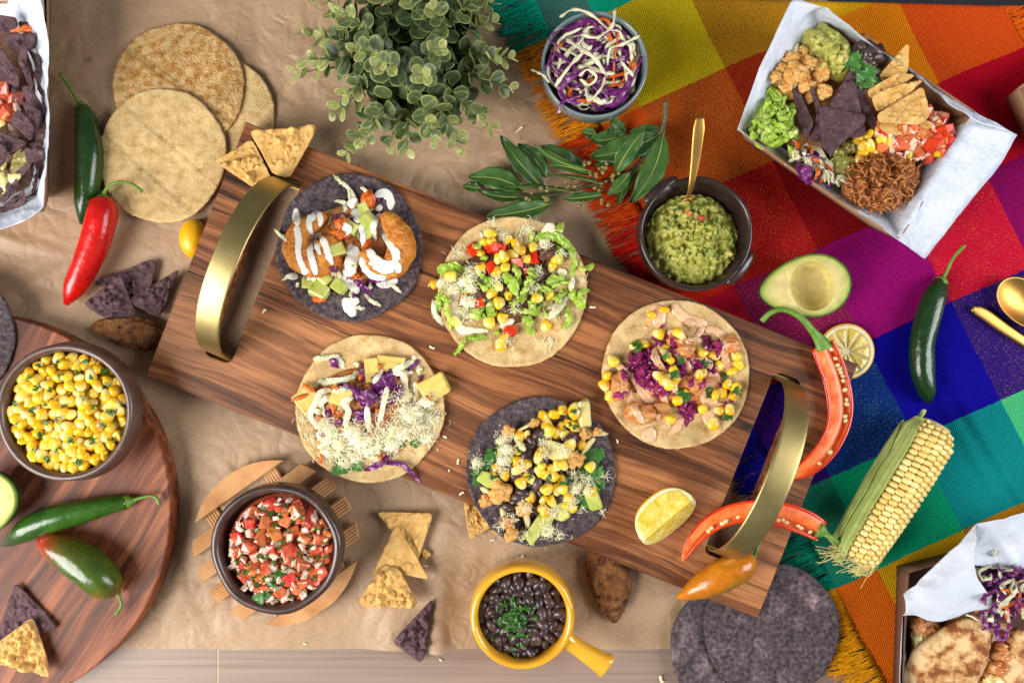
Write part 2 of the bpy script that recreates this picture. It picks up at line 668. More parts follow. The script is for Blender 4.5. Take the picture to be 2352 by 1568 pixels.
mat('beef_dark', C(84, 52, 34), C(110, 72, 48), rough=0.4, scale=160, detail=6, bump=0.6, bscale=300, bdist=0.002, c3=C(44, 24, 16), p3=0.68, vary=0.15)
mat('chicken', C(196, 118, 56), C(216, 156, 98), rough=0.3, scale=120, detail=6, bump=0.4, bscale=260, bdist=0.0015, c3=C(132, 60, 22), p3=0.7, vary=0.1, coat=0.2)
mat('cauliflower_floret', C(206, 138, 54), C(220, 178, 104), rough=0.55, scale=180, detail=5, bump=0.5, bscale=520, bdist=0.001, c3=C(168, 88, 24), p3=0.72, vary=0.1)
mat('cauliflower_stem', C(228, 216, 168), C(216, 198, 140), rough=0.45, scale=120, sss=0.15, vary=0.06)
mat('black_bean', C(58, 40, 40), C(84, 62, 60), rough=0.34, scale=160, spec=0.5, vary=0.45, coat=0.12, bump=0.3, bscale=300, c3=C(110, 84, 76), p3=0.76)
mat('bean_paste', C(54, 36, 30), C(82, 56, 46), rough=0.28, scale=200, detail=7, bump=0.6, bscale=260, bdist=0.002, c3=C(112, 76, 58), p3=0.75)
mat('onion', C(238, 220, 198), C(228, 200, 174), rough=0.14, scale=140, sss=0.5, vary=0.12, coat=0.3)
mat('salsa_juice', C(130, 44, 20), C(156, 70, 40), rough=0.1, scale=120, bump=0.3, bscale=120, coat=0.4)
mat('guacamole', C(150, 152, 54), C(178, 176, 84), rough=0.42, scale=150, detail=7, bump=0.7, bscale=300, bdist=0.002, c3=C(196, 190, 110), p3=0.72, sss=0.15, r=(0.34, 0.58))
mat('guacamole_chunk', C(196, 188, 104), C(178, 172, 80), rough=0.4, scale=100, sss=0.15, vary=0.14)
mat('skin_attr', (1, 1, 1), (0.72, 0.72, 0.72), rough=0.26, scale=90, detail=6, attr=True, coat=0.25, spec=0.5, bump=0.35, bscale=75, bdist=0.003, roughvar=0.22)
mat('matte_attr', (1, 1, 1), (0.82, 0.82, 0.82), rough=0.55, scale=120, attr=True, spec=0.3, bump=0.25, bscale=400, bdist=0.0008)
mat('stem_green', C(86, 126, 34), C(108, 146, 52), rough=0.45, scale=160, stretch=(1, 1, 1), bump=0.2, vary=0.1)
mat('pepper_flesh', C(236, 100, 36), C(240, 140, 80), rough=0.3, scale=90, detail=5, stretch=(1, 1, 1), sss=0.2, c3=C(248, 196, 156), p3=0.74, bump=0.3, bscale=160)
mat('pepper_skin', C(206, 30, 8), C(224, 56, 14), rough=0.2, scale=60, coat=0.3)
mat('seed', C(236, 214, 160), C(224, 196, 134), rough=0.4, scale=200, vary=0.06)
mat('dried_pod', C(164, 104, 50), C(112, 64, 28), rough=0.65, scale=150, detail=8, bump=1.0, bscale=170, bdist=0.012, c3=C(44, 22, 10), p3=0.64, stretch=(1, 1, 1))
mat('lemon_peel', C(240, 184, 10), C(232, 166, 4), rough=0.35, scale=120, bump=0.4, bscale=420, bdist=0.0008, sss=0.1)
mat('lemon_pith', C(240, 230, 190), C(232, 220, 170), rough=0.5, scale=120, sss=0.2)
mat('lemon_pulp', C(226, 188, 72), C(238, 210, 116), rough=0.16, scale=100, sss=0.35, bump=0.4, bscale=180, coat=0.3)
mat('lemon_pulp_pale', C(238, 206, 66), C(246, 228, 140), rough=0.14, scale=140, sss=0.35, bump=0.5, bscale=220, coat=0.3, attr=True)
mat('avocado_rind', C(34, 44, 16), C(60, 66, 24), rough=0.55, scale=260, bump=0.7, bscale=300, bdist=0.0015)
mat('glaze_grey', C(108, 124, 128), C(122, 136, 138), rough=0.16, scale=30, coat=0.6)
mat('glaze_yellow', C(232, 172, 48), C(224, 160, 38), rough=0.12, scale=30, coat=0.7)
mat('clay_dark', C(58, 42, 38), C(76, 54, 46), rough=0.32, scale=50, detail=6, bump=0.2, bscale=180, c3=C(108, 74, 58), p3=0.8, coat=0.25, roughvar=0.3)
mat('clay_black', C(40, 28, 28), C(54, 36, 34), rough=0.3, scale=50, detail=6, bump=0.15, bscale=180, c3=C(78, 52, 46), p3=0.82, coat=0.25, roughvar=0.3)
mat('clay_brown', C(78, 58, 50), C(98, 72, 62), rough=0.36, scale=60, detail=6, bump=0.2, bscale=200, c3=C(140, 92, 68), p3=0.8, coat=0.2, roughvar=0.3)
mat('brass', C(196, 176, 118), C(186, 166, 108), rough=0.42, scale=40, metal=1.0, bump=0.03, bscale=1500, roughvar=0.12)
mat('gold_cutlery', C(206, 160, 86), C(196, 150, 78), rough=0.42, scale=40, metal=1.0)
mat('cardboard', C(160, 120, 88), C(150, 110, 78), rough=0.8, scale=90, bump=0.15, bscale=300)
mat('cardboard_dark', C(108, 72, 54), C(98, 64, 46), rough=0.8, scale=90)
mat('liner', C(206, 211, 222), C(196, 202, 214), rough=0.42, scale=40, bump=0.5, bscale=70, bdist=0.006, spec=0.35)
mat('bay_leaf', C(50, 84, 34), C(66, 102, 42), rough=0.34, scale=60, sss=0.05, vary=0.18, bump=0.2, bscale=250, spec=0.5)
mat('bay_vein', C(150, 160, 84), C(134, 146, 70), rough=0.5, scale=60)
mat('bud', C(140, 120, 60), C(116, 102, 50), rough=0.5, scale=300, vary=0.12)
mat('twig', C(88, 86, 52), C(70, 60, 40), rough=0.7, scale=160, bump=0.4)
mat('euc_attr', (.86, .86, .86), (0.62, 0.66, 0.64), rough=0.42, scale=120, attr=True, spec=0.4, vary=0.12, bump=0.15, bscale=300)
mat('pot', C(40, 38, 36), C(52, 48, 44), rough=0.6, scale=60)
mat('husk', C(150, 172, 80), C(178, 192, 110), rough=0.45, scale=30, detail=6, stretch=(1, 1, 1), sss=0.1, bump=0.3, bscale=200)
mat('silk', C(222, 206, 140), C(206, 186, 110), rough=0.4, scale=60)
mat('cob_core', C(222, 202, 140), C(204, 178, 104), rough=0.6, scale=120, bump=0.4)
mat('queso', C(238, 226, 158), C(232, 216, 140), rough=0.12, scale=60, sss=0.2, coat=0.4)
mat('flour_tortilla', C(220, 188, 136), C(194, 142, 84), rough=0.7, scale=75, detail=6, bump=0.4, bscale=260, bdist=0.0015, c3=C(128, 68, 28), p3=0.62, r=(0.44, 0.53), dist=0.15)
mat('floor_dark', C(26, 27, 30), C(34, 34, 38), rough=0.6, scale=3)
mat('jalapeno_slice', C(150, 146, 50), C(126, 128, 36), rough=0.2, scale=120, sss=0.2, coat=0.3)

# corn kernel: yellow body, paler tip at the root end (local +z = crown)
t = NT('kernel')
tc = t.n('ShaderNodeTexCoord'); sx = t.n('ShaderNodeSeparateXYZ'); t.l(tc.outputs['Object'], sx.inputs[0])
oi = t.n('ShaderNodeObjectInfo')
mr = t.n('ShaderNodeMapRange'); mr.inputs['From Min'].default_value = -0.0042; mr.inputs['From Max'].default_value = 0.001
t.l(sx.outputs['Z'], mr.inputs['Value'])
body = t.ramp(oi.outputs['Random'], [(0.0, C(232, 176, 14)), (0.5, C(242, 196, 30)), (1.0, C(246, 212, 66))])
cc = t.mix(mr.outputs[0], C(246, 228, 150), body)
t.l(cc, t.b.inputs['Base Color'])
t.set(rough=0.2, spec=0.5, sss=0.25, coat=0.25)
MT['kernel'] = t.m
t = NT('cob_kernel')
oi = t.n('ShaderNodeObjectInfo')
body = t.ramp(oi.outputs['Random'], [(0.0, C(228, 196, 110)), (0.5, C(238, 210, 130)), (1.0, C(244, 224, 156))])
t.l(body, t.b.inputs['Base Color'])
t.set(rough=0.28, spec=0.5, sss=0.25)
MT['cob_kernel'] = t.m

# kraft paper
t = NT('kraft')
vec = t.coords('Object')
fib = t.noise(t.coords('Object', (1, 5, 1)), 260, 5, 0.6)
blo = t.noise(vec, 9, 5, 0.6, 0.4)
c0 = t.ramp(blo, [(0.3, C(164, 132, 102)), (0.7, C(180, 148, 116))])
c0 = t.mix(0.18, c0, t.ramp(fib, [(0.35, C(120, 90, 66)), (0.65, C(214, 184, 150))]))
st_ = t.ramp(t.noise(vec, 38, 2, 0.4), [(0.735, 0.0), (0.75, 1.0)])     # oil stains
c0 = t.mix(t.math('MULTIPLY', st_, 0.55), c0, C(126, 94, 60))
t.l(c0, t.b.inputs['Base Color'])
t.set(rough=0.52, spec=0.4)
def rdg(sc_, k_):
    return t.math('MULTIPLY', t.math('ABSOLUTE', t.math('SUBTRACT', t.noise(vec, sc_, 1, 0.4, 0.6), 0.5)), k_)


hh = t.math('ADD', t.math('ADD', rdg(11, 1.0), rdg(25, 0.55)), rdg(58, 0.22))
hm = t.ramp(t.noise(vec, 5.5, 2, 0.5), [(0.36, 0.25), (0.64, 1.0)])
t.bump(t.math('MULTIPLY', hh, hm), 0.5, 0.026)
MT['kraft'] = t.m

# table laminate
t = NT('laminate')
g = t.noise(t.coords('Object', (3, 260, 1)), 1.0, 6, 0.65, 0.3)
g2 = t.noise(t.coords('Object', (2, 30, 1)), 1.0, 4, 0.5, 0.5)
c0 = t.mix(0.5, t.ramp(g, [(0.3, C(120, 98, 84)), (0.7, C(164, 143, 127))]), t.ramp(g2, [(0.35, C(130, 108, 94)), (0.65, C(158, 137, 122))]))
t.l(c0, t.b.inputs['Base Color'])
t.set(rough=0.4, spec=0.4)
MT['laminate'] = t.m

# cloth
t = NT('cloth')
A1 = t.n('ShaderNodeAttribute', attribute_name='thread')
A2 = t.n('ShaderNodeAttribute', attribute_name='fleck')
A3 = t.n('ShaderNodeAttribute', attribute_name='amount')
ROT = math.radians(-24.5)
vecr = t.coords('Object', (1, 1, 1), (0, 0, -math.radians(24.5)))
fl = t.noise(t.coords('Object', (520, 900, 1), (0, 0, -math.radians(24.5))), 1.0, 2, 0.5)
pat = t.noise(vecr, 34, 3, 0.6)
thr = t.math('SUBTRACT', t.math('ADD', fl, t.math('MULTIPLY', t.math('SUBTRACT', pat, 0.5), 0.25)), 0.60)
msk = t.math('MULTIPLY', t.math('MULTIPLY', thr, 14.0, True), A3.outputs['Fac'], True)
col_ = t.mix(msk, A1.outputs['Color'], A2.outputs['Color'])
sxz = t.n('ShaderNodeSeparateXYZ'); t.l(vecr, sxz.inputs[0])
wv = t.math('MULTIPLY', t.math('SINE', t.math('MULTIPLY', sxz.outputs['X'], 3000.0)), t.math('SINE', t.math('MULTIPLY', sxz.outputs['Y'], 2500.0)))
fuzz = t.noise(t.coords('Object', (400, 1600, 1), (0, 0, -math.radians(24.5))), 1.0, 4, 0.7)
sh_ = t.math('ADD', 0.66, t.math('ADD', t.math('MULTIPLY', wv, 0.24), t.math('MULTIPLY', fuzz, 0.62)))
cm = t.n('ShaderNodeVectorMath', operation='SCALE')
t.l(col_, cm.inputs[0]); t.l(sh_, cm.inputs['Scale'])
t.l(cm.outputs[0], t.b.inputs['Base Color'])
t.set(rough=0.9, spec=0.1, sheen=0.0)
t.bump(t.math('ADD', wv, t.math('MULTIPLY', fuzz, 1.8)), 0.7, 0.0012)
MT['cloth'] = t.m
mat('yarn_attr', (1, 1, 1), (0.72, 0.72, 0.72), rough=0.9, scale=400, attr=True, spec=0.1)

UANG = math.radians(21.6)
wood('board_wood', UANG, C(64, 35, 21), C(114, 67, 39), C(164, 104, 62), streak=0.9, seed=3.1, gr=(6, 130), fig=(1.6, 30))
wood('board_wood_pale', UANG, C(68, 37, 22), C(120, 72, 43), C(176, 116, 72), streak=0.85, seed=8.4, sap=(3.108 - .095, 3.108 - .035, 8.4 + .12, 8.4 - .10, C(84, 58, 34)), gr=(6, 130), fig=(1.6, 26))
wood('round_wood', math.radians(-58), C(66, 32, 18), C(112, 58, 33), C(156, 92, 56), streak=0.6, seed=5.7, rough=0.56, gr=(8, 130), fig=(2.4, 34))
mat('trivet_wood', C(214, 164, 112), C(196, 140, 90), rough=0.6, scale=40, detail=5, bump=0.2, bscale=300, c3=C(166, 108, 64), p3=0.75, vary=0.06)

# ------------------------------------------------------------------ the setting: floor, table, paper
def yedge(x):
    return (x - 1822) * 0.026


v = [Vector((-3, -3, -0.75)), Vector((3, -3, -0.75)), Vector((3, 3, -0.75)), Vector((-3, 3, -0.75))]
obj('floor', v, [(0, 1, 2, 3)], MT['floor_dark'], kind='structure')


def tpoly(xs):
    a, b = xs
    return [tuple(W(a, 1800)[:2]), tuple(W(b, 1800)[:2]), tuple(W(b, yedge(b) + 1)[:2]), tuple(W(a, yedge(a) + 1)[:2])]


top = bpy.data.objects.new('table_surface', None)
COL.objects.link(top)
setp(top, kind='structure')
for a, b in ((-500, 499.4), (500.6, 2900)):
    v, f = extrude_poly(tpoly((a, b)), -0.03, 0.0, 0.0006)
    obj('plank', v, f, MT['laminate'], top, smooth=False)
v, f = extrude_poly([tuple(W(499.2, 1800)[:2]), tuple(W(500.8, 1800)[:2]), tuple(W(500.8, 1300)[:2]), tuple(W(499.2, 1300)[:2])], -0.01, -0.0003)
obj('joint_filler', v, f, MT['cauliflower_stem'], top, smooth=False)

# crumpled kraft paper
xs = np.linspace(-140, 1900, 461)
ys = np.linspace(-160, 1489, 373)


def paper_z(x, y):
    X, Y = x * S, y * S
    msk = max(.12, min(1, .45 + 1.3 * noise.noise(Vector((X * 5 + 2, Y * 5, 12)))))
    z = 0.0009 * noise.noise(Vector((X * 7, Y * 7, 1.3)))
    z += msk * (0.0075 * abs(noise.noise(Vector((X * 9 + 3, Y * 9, 4.2)))) + 0.0042 * abs(noise.noise(Vector((X * 21 - 2, Y * 18, 8.2)))) + 0.0018 * abs(noise.noise(Vector((X * 47, Y * 47, 3.7))))) - .0012
    # long soft folds at the lower middle
    z += 0.0042 * math.exp(-((x - 1005 - 0.05 * (1488 - y)) / 26) ** 2) * max(0, min(1, (y - 1180) / 200))
    z += 0.0026 * math.exp(-((x - 905 + 0.12 * (1488 - y)) / 40) ** 2) * max(0, min(1, (y - 1200) / 200))
    z += 0.0030 * math.exp(-((y - 545 - 0.25 * x) / 16) ** 2) * max(0, 1 - x / 260)
    z += 0.0024 * math.exp(-((y - 690 + 0.5 * x) / 18) ** 2) * max(0, 1 - x / 330)
    k = 1.0
    if x > 1150: k = max(0.35, 1 - (x - 1150) / 300)
    return 0.0016 + max(-0.0012, z * k)


v, f = [], []
for j, y in enumerate(ys):
    for i, x in enumerate(xs):
        yy = y
        if j == len(ys) - 1 or j == len(ys) - 2:
            yy = y + 4 * noise.noise(Vector((x * 0.006, 0, 1))) + 9 * math.exp(-((x - 1000) / 40) ** 2)
        o = yedge(x) - yy
        p = W(x, yy, 0)
        if o > 0:
            q = W(x, yedge(x), 0)
            p = Vector((q.x, q.y + 0.002, -o * S))
        else:
            p.z = paper_z(x, y)
        v.append(p)
nx = len(xs)
for j in range(len(ys) - 1):
    for i in range(nx - 1):
        f.append((j * nx + i, (j + 1) * nx + i, (j + 1) * nx + i + 1, j * nx + i + 1))
obj('kraft_paper', v, f, MT['kraft'], label='crumpled brown kraft paper spread over the table', cat='paper')

# ------------------------------------------------------------------ plaid cloth with fringe
U_ = [1130, 1237, 1452, 1667, 1872, 2085]
V_ = [300, 605, 834, 1070, 1300, 1541, 1787, 2025, 2265, 2420]
# (thread colour, fleck colour, fleck amount) rows = weft bands, columns = warp bands
CL = [
    [((62, 128, 118), (140, 70, 60), .8), ((4, 170, 130), (20, 180, 140), .3), ((10, 150, 120), (0, 60, 50), .4), ((10, 150, 120), (0, 90, 70), .3), ((30, 160, 120), (0, 90, 70), .3)],
    [((206, 140, 22), (170, 100, 10), .5), ((206, 178, 22), (170, 170, 10), .5), ((176, 124, 22), (60, 36, 16), .8), ((226, 170, 14), (210, 150, 10), .4), ((226, 140, 14), (200, 120, 10), .4)],
    [((216, 84, 20), (200, 50, 16), .6), ((186, 82, 22), (214, 160, 80), .75), ((164, 48, 18), (70, 14, 16), .8), ((238, 134, 12), (214, 100, 10), .4), ((226, 82, 18), (200, 30, 22), .7)],
    [((206, 36, 20), (220, 70, 30), .5), ((176, 24, 22), (206, 130, 80), .7), ((144, 14, 18), (60, 6, 24), .8), ((196, 20, 34), (214, 90, 40), .5), ((196, 6, 36), (160, 0, 26), .4)],
    [((190, 18, 44), (206, 60, 60), .5), ((140, 20, 78), (190, 120, 110), .65), ((160, 8, 112), (60, 0, 96), .8), ((206, 16, 54), (222, 110, 50), .75), ((140, 4, 88), (110, 0, 80), .4)],
    [((40, 12, 112), (140, 16, 84), .85), ((14, 52, 128), (96, 146, 160), .75), ((14, 4, 150), (8, 0, 110), .4), ((50, 24, 116), (160, 116, 90), .8), ((60, 10, 120), (40, 0, 90), .4)],
    [((14, 124, 100), (116, 62, 54), .75), ((4, 160, 116), (10, 180, 130), .3), ((6, 140, 140), (4, 96, 110), .6), ((70, 196, 130), (190, 160, 50), .7), ((30, 170, 130), (0, 120, 90), .4)],
    [((220, 104, 16), (200, 70, 16), .6), ((204, 156, 16), (176, 140, 10), .5), ((186, 124, 18), (70, 44, 20), .8), ((214, 160, 20), (180, 120, 10), .5), ((214, 160, 20), (180, 120, 10), .5)],
    [((220, 90, 16), (200, 60, 16), .6), ((200, 70, 20), (200, 140, 60), .5), ((180, 60, 20), (80, 20, 20), .7), ((214, 110, 20), (190, 80, 10), .5), ((214, 110, 20), (190, 80, 10), .5)],
]


def cloth_xy(u, w):
    u = u + 0.045 * (w - 834) + 7 * noise.noise(Vector((w * .006, u * .003, 5)))
    w = w + 7 * noise.noise(Vector((u * .006, w * .003, 15)))
    return 0.91 * u + 0.415 * w, -0.415 * u + 0.91 * w


def cloth_z(x, y):
    z = 0.0016 * fbm(x * S, y * S, 7, 5.5, 3) + 0.0009 * fbm(x * S, y * S, 22, 2.5, 3)
    for (x0, y0, dx, dy, wd_, ln, a) in ((2290, 1050, .52, .85, 15, 190, .0042), (2240, 1050, .50, .86, 13, 170, .0028), (1900, 300, .3, .95, 30, 160, .0016),
                                         (2200, 880, .45, .9, 20, 120, .0016), (1990, 690, .6, .8, 26, 160, .001), (1735, 480, .55, .83, 18, 130, .0012)):
        s, n_ = (x - x0) * dx + (y - y0) * dy, (x - x0) * dy - (y - y0) * dx
        z += a * math.exp(-(n_ / wd_) ** 2 - (s / ln) ** 2)
    return 0.0072 + z


def lin(a, step):
    out = []
    for p, q in zip(a, a[1:]):
        k = max(1, int((q - p) / step))
        out += [p + (q - p) * i / k for i in range(k)]
    return out + [a[-1]]


us, ws = lin(U_, 8), lin(V_, 8)
v, f, thr_, flk_, amt_ = [], [], [], [], []


def drape(x, y, z):
    o = yedge(x) + 3 - y
    if o > 0:
        q = W(x, yedge(x) + 3, z)
        return Vector((q.x, q.y + 0.0015 * min(1, o / 4), z - o * S))
    return W(x, y, z)


for w in ws:
    for u in us:
        jw = w + (2.6 * noise.noise(Vector((u * .11, w, 1))) if w in V_ else 0)
        ju = u + (2.4 * noise.noise(Vector((u, w * .11, 7))) if u in U_ else 0)
        x, y = cloth_xy(ju, jw)
        v.append(drape(x, y, cloth_z(x, y)))
nu = len(us)
for j in range(len(ws) - 1):
    for i in range(nu - 1):
        f.append((j * nu + i, (j + 1) * nu + i, (j + 1) * nu + i + 1, j * nu + i + 1))
        um, wm = (us[i] + us[i + 1]) / 2, (ws[j] + ws[j + 1]) / 2
        ci = sum(um > q for q in U_) - 1
        ri = sum(wm > q for q in V_) - 1
        a, b, c_ = CL[min(ri, len(CL) - 1)][min(ci, 4)]
        thr_.append(C(*a)); flk_.append(C(*b)); amt_.append(c_)
cloth_root = thing('woven_cloth', 'bright rainbow plaid woven cloth with fringed edges under the board end', 'cloth', W(1850, 700, 0.006))
co = obj('weave', v, f, MT['cloth'], cloth_root)
for nm, dat in (('thread', thr_), ('fleck', flk_)):
    a = co.data.attributes.new(nm, 'FLOAT_COLOR', 'FACE')
    a.data.foreach_set('color', [q for c_ in dat for q in (c_[0], c_[1], c_[2], 1.0)])
a = co.data.attributes.new('amount', 'FLOAT', 'FACE')
a.data.foreach_set('value', amt_)

FR = [((4, 170, 134), (0, 130, 110)), ((226, 150, 24), (190, 100, 16)), ((226, 84, 20), (180, 50, 14)), ((214, 40, 20), (150, 10, 14)), ((190, 20, 30), (140, 8, 24)),
      ((20, 16, 150), (8, 4, 100)), ((4, 150, 120), (0, 100, 86)), ((236, 170, 20), (214, 136, 10)), ((236, 160, 20), (200, 120, 10))]


def fringe(side):
    parts, cols = [], []
    w = 420.0 if side < 0 else 330.0
    wend = 2400.0 if side < 0 else 1700
    while w < wend:
        ri = max(0, min(8, sum(w > q for q in V_) - 1))
        ca, cb = FR[ri] if side < 0 else ((232, 110, 16), (210, 80, 12))
        base = w + RND.uniform(-3, 3)
        lean = RND.gauss(0, 5) + 34 * noise.noise(Vector((w * .045, side, 3)))
        Ln = (104 + 18 * noise.noise(Vector((w * .05, side, 9))) + RND.uniform(-14, 8)) * (1 if side < 0 else 0.9)
        pts = []
        bow = RND.gauss(0, 3) + 8 * noise.noise(Vector((w * .06, side, 6)))
        for k in range(7):
            s = k / 6
            u = (U_[0] + 2 - Ln * s) if side < 0 else (U_[-1] - 2 + Ln * s)
            ww = base + lean * s * s + bow * math.sin(s * PI) + 2 * math.sin(s * 9 + w)
            x, y = cloth_xy(u, ww)
            z = 0.0072 - 0.0026 * min(1, s * 1.6) + RND.uniform(0, 0.0012) + 0.0012 * math.sin(s * PI)
            pts.append(drape(x, y, z))
        r_ = RND.uniform(0.00036, 0.00062)
        pv, pf = sweep(pts, [r_ * 1.1] * 6 + [r_ * .5], [r_] * 6 + [r_ * .4], 4)
        parts.append((pv, pf))
        tt = RND.random()
        c_ = C(*[ca[q] + (cb[q] - ca[q]) * tt for q in range(3)])
        cols += [c_] * len(pv)
        w += RND.uniform(.7, 1.7)
    v, f = joinvf(parts)
    obj('fringe', v, f, MT['yarn_attr'], cloth_root, vcol=cols, kind='stuff')


fringe(-1)
fringe(1)

# ------------------------------------------------------------------ serving board with brass handles
ZB = 0.026
ZB0 = 0.0125
kb = S * (H - ZB) / H


def Bd(u, w, z=ZB):
    c_, s_ = math.cos(UANG), math.sin(UANG)
    x, y = 565 + u * c_ - w * s_, 280 + u * s_ + w * c_
    p = W(x, y, ZB)
    return Vector((p.x, p.y, z))


LB, WB, SEAM = 1512, 627, 366
board = thing('serving_board', 'long rectangular dark wood serving board with two brass handles', 'serving board', Bd(LB / 2, WB / 2, ZB0))


def arc_corner(cu, cw, r, a0, a1, n=5):
    return [(cu + r * math.cos(a0 + (a1 - a0) * i / n), cw + r * math.sin(a0 + (a1 - a0) * i / n)) for i in range(n + 1)]


def notch(ul, ur, w_end, wseam, up):
    """slot cut from the seam towards w_end; returns points walking from ur side to ul side (up) """
    r = 14
    s = 1 if w_end > wseam else -1
    pts = [(ur, wseam)]
    pts += [(ur, w_end - s * r), (ur - r * .3, w_end - s * r * .3), (ur - r, w_end), (ul + r, w_end), (ul + r * .3, w_end - s * r * .3), (ul, w_end - s * r), (ul, wseam)]
    return pts


SL, SR = (106, 171), (LB - 171, LB - 106)
gA, gB = SEAM - 0.2, SEAM + 0.2
pa = [(0, 0), (LB, 0), (LB, gA)] + notch(SR[0], SR[1], 84, gA, 1) + notch(SL[0], SL[1], 84, gA, 1) + [(0, gA)]
pb = [(0, gB)] + notch(SL[0], SL[1], 531, gB, 1)[::-1] + notch(SR[0], SR[1], 531, gB, 1)[::-1] + [(LB, gB), (LB, WB), (0, WB)]
for pl, m in ((pa, 'board_wood'), (pb, 'board_wood_pale')):
    v, f = extrude_poly([tuple(Bd(*q)[:2]) for q in pl], ZB0, ZB, 0.0008)
    obj('plank', v, f, MT[m], board, smooth=False)

for uu, ww_ in ((40, 40), (LB - 60, 330), (40, WB - 40), (LB - 40, WB - 40), (LB / 2, 60), (LB / 2, WB - 60)):
    p = Bd(uu, ww_, 0)
    v, f = lathe([(0.0, .0068), (.009, .0068), (.010, .0078), (.010, ZB0 + .0004), (0.0, ZB0 + .0004)], 16, Vector((p.x, p.y, 0)), closed=False)
    obj('foot', v, f, MT['clay_black'], board)
uvec = (Bd(1, 0) - Bd(0, 0)).normalized()
for uc in (138.5, LB - 138.5):
    pts = []
    for i in range(49):
        a = PI * i / 48
        ca = math.cos(a)
        w = 307.5 + 212 * math.copysign(abs(ca) ** 0.95, ca)
        z = ZB - 0.004 + 0.080 * math.sin(a) ** 0.95
        pts.append(Bd(uc, w, z))
    pts = [pts[0] + Vector((0, 0, -0.009))] + pts + [pts[-1] + Vector((0, 0, -0.009))]
    v, f = sweep(pts, 0.0011, LD(28, ZB), 16, up=uvec, power=0.35)
    hd = obj('handle', v, f, MT['brass'], board)
    # flat mounting feet sunk in the slot ends
    for w0, w1 in ((86, 100), (515, 529)):
        q = [Bd(uc - 27, w0), Bd(uc + 27, w0), Bd(uc + 27, w1), Bd(uc - 27, w1)]
        v, f = extrude_poly([tuple(p[:2]) for p in q], ZB0 + 0.001, ZB0 + 0.004)
        obj('mounting_foot', v, f, MT['brass'], hd, smooth=False)

# ------------------------------------------------------------------ shared small pieces
def kernel_mesh(name, m, rx=0.0044, ry=0.0035, rz=0.0050, seed=0, amp=0.08, dent=0.0):
    v, f = [], []
    n = 8
    rows = [(-1.0, 0.30), (-0.72, 0.62), (-0.25, 0.86), (0.3, 1.0), (0.72, 0.92), (0.95, 0.58)]
    for z, r in rows:
        for j in range(n):
            a = 2 * PI * (j + 0.5) / n
            ca, sa = math.cos(a), math.sin(a)
            k = 1 + amp * noise.noise(Vector((ca * 1.6 + seed, sa * 1.6, z * 1.6 + seed)))
            v.append(Vector((math.copysign(abs(ca) ** .75, ca) * r * rx * k, math.copysign(abs(sa) ** .75, sa) * r * ry * k, z * rz)))
    for i in range(len(rows) - 1):
        for j in range(n):
            f.append((i * n + j, i * n + (j + 1) % n, (i + 1) * n + (j + 1) % n, (i + 1) * n + j))
    f.append(tuple(range(n))[::-1])
    c_ = len(v)
    v.append(Vector((0, 0, rz - dent)))
    for j in range(n):
        f.append(((len(rows) - 1) * n + j, (len(rows) - 1) * n + (j + 1) % n, c_))
    return mkmesh(name, v, f, m)


KERN = [kernel_mesh('corn_kernel', MT['kernel'], seed=q * 1.7, rx=0.0044 + 0.0006 * math.sin(q * 3), ry=0.0033 + .0005 * math.cos(q * 5), rz=0.0048 + 0.0007 * math.cos(q * 2), amp=.26, dent=.0009 * (q % 3)) for q in range(9)]


def box_mesh(name, m, sz, bev=0.16, seed=0, jit=0.15):
    bm = bmesh.new()
    bmesh.ops.create_cube(bm, size=2)
    rr = random.Random(seed)
    for p in bm.verts:
        p.co = Vector((p.co.x * sz[0] * (1 + rr.uniform(-jit, jit)), p.co.y * sz[1] * (1 + rr.uniform(-jit, jit)), p.co.z * sz[2] * (1 + rr.uniform(-jit, jit))))
    bmesh.ops.bevel(bm, geom=list(bm.edges), offset=bev * min(sz), segments=1, affect='EDGES')
    bm.verts.index_update()
    v = [p.co.copy() for p in bm.verts]
    f = [tuple(q.index for q in fc.verts) for fc in bm.faces]
    bm.free()
    return mkmesh(name, v, f, m, smooth=False)


def dice(name, m, sz, k=4, jit=0.22, bev=0.18):
    return [box_mesh(name, MT[m], sz, bev, seed=q * 7 + 1, jit=jit) for q in range(k)]


def bean_mesh(seed):
    vs, fs = ico(2)
    v = []
    for p in vs:
        q = Vector((p.x * 0.0062, p.y * 0.0040, p.z * 0.0036))
        q.y -= 0.0012 * (1 - p.x * p.x) * (1 if p.y < 0 else 0.3) * -1 * (0.5 if p.y < 0 else 0)
        q *= 1 + 0.06 * noise.noise(p * 1.5 + Vector((seed, 0, 0)))
        v.append(q)
    return mkmesh('bean', v, fs, MT['black_bean'])


BEAN = [bean_mesh(q) for q in range(3)]


def herb_mesh(seed, L=0.006, w=0.0013):
    rr = random.Random(seed)
    pts = [Vector((L * (i / 5 - .5), rr.uniform(-1, 1) * L * .16, rr.uniform(0, 1) * L * .14)) for i in range(6)]
    v, f = sweep(pts, [w * .4, w, w * 1.1, w, w * .8, w * .3], 0.00022, 4, twist=[rr.uniform(-.6, .6) + q * .25 for q in range(6)])
    return mkmesh('herb_shred', v, f, MT['herb'], smooth=False)


HERB = [herb_mesh(q) for q in range(6)]


def leaf_outline(lobes, R, seed, n=64):
    rr = random.Random(seed)
    out = []
    for i in range(n):
        a = 2 * PI * i / n
        r = 0.50 + 0.36 * abs(math.cos(a * lobes / 2)) ** 0.8 + 0.07 * math.sin(a * 17 + seed) + 0.05 * math.sin(a * 11)
        if abs((a - PI + PI) % (2 * PI) - PI) < 0.18: r *= 0.6
        out.append((R * r * math.cos(a), R * r * math.sin(a)))
    return out


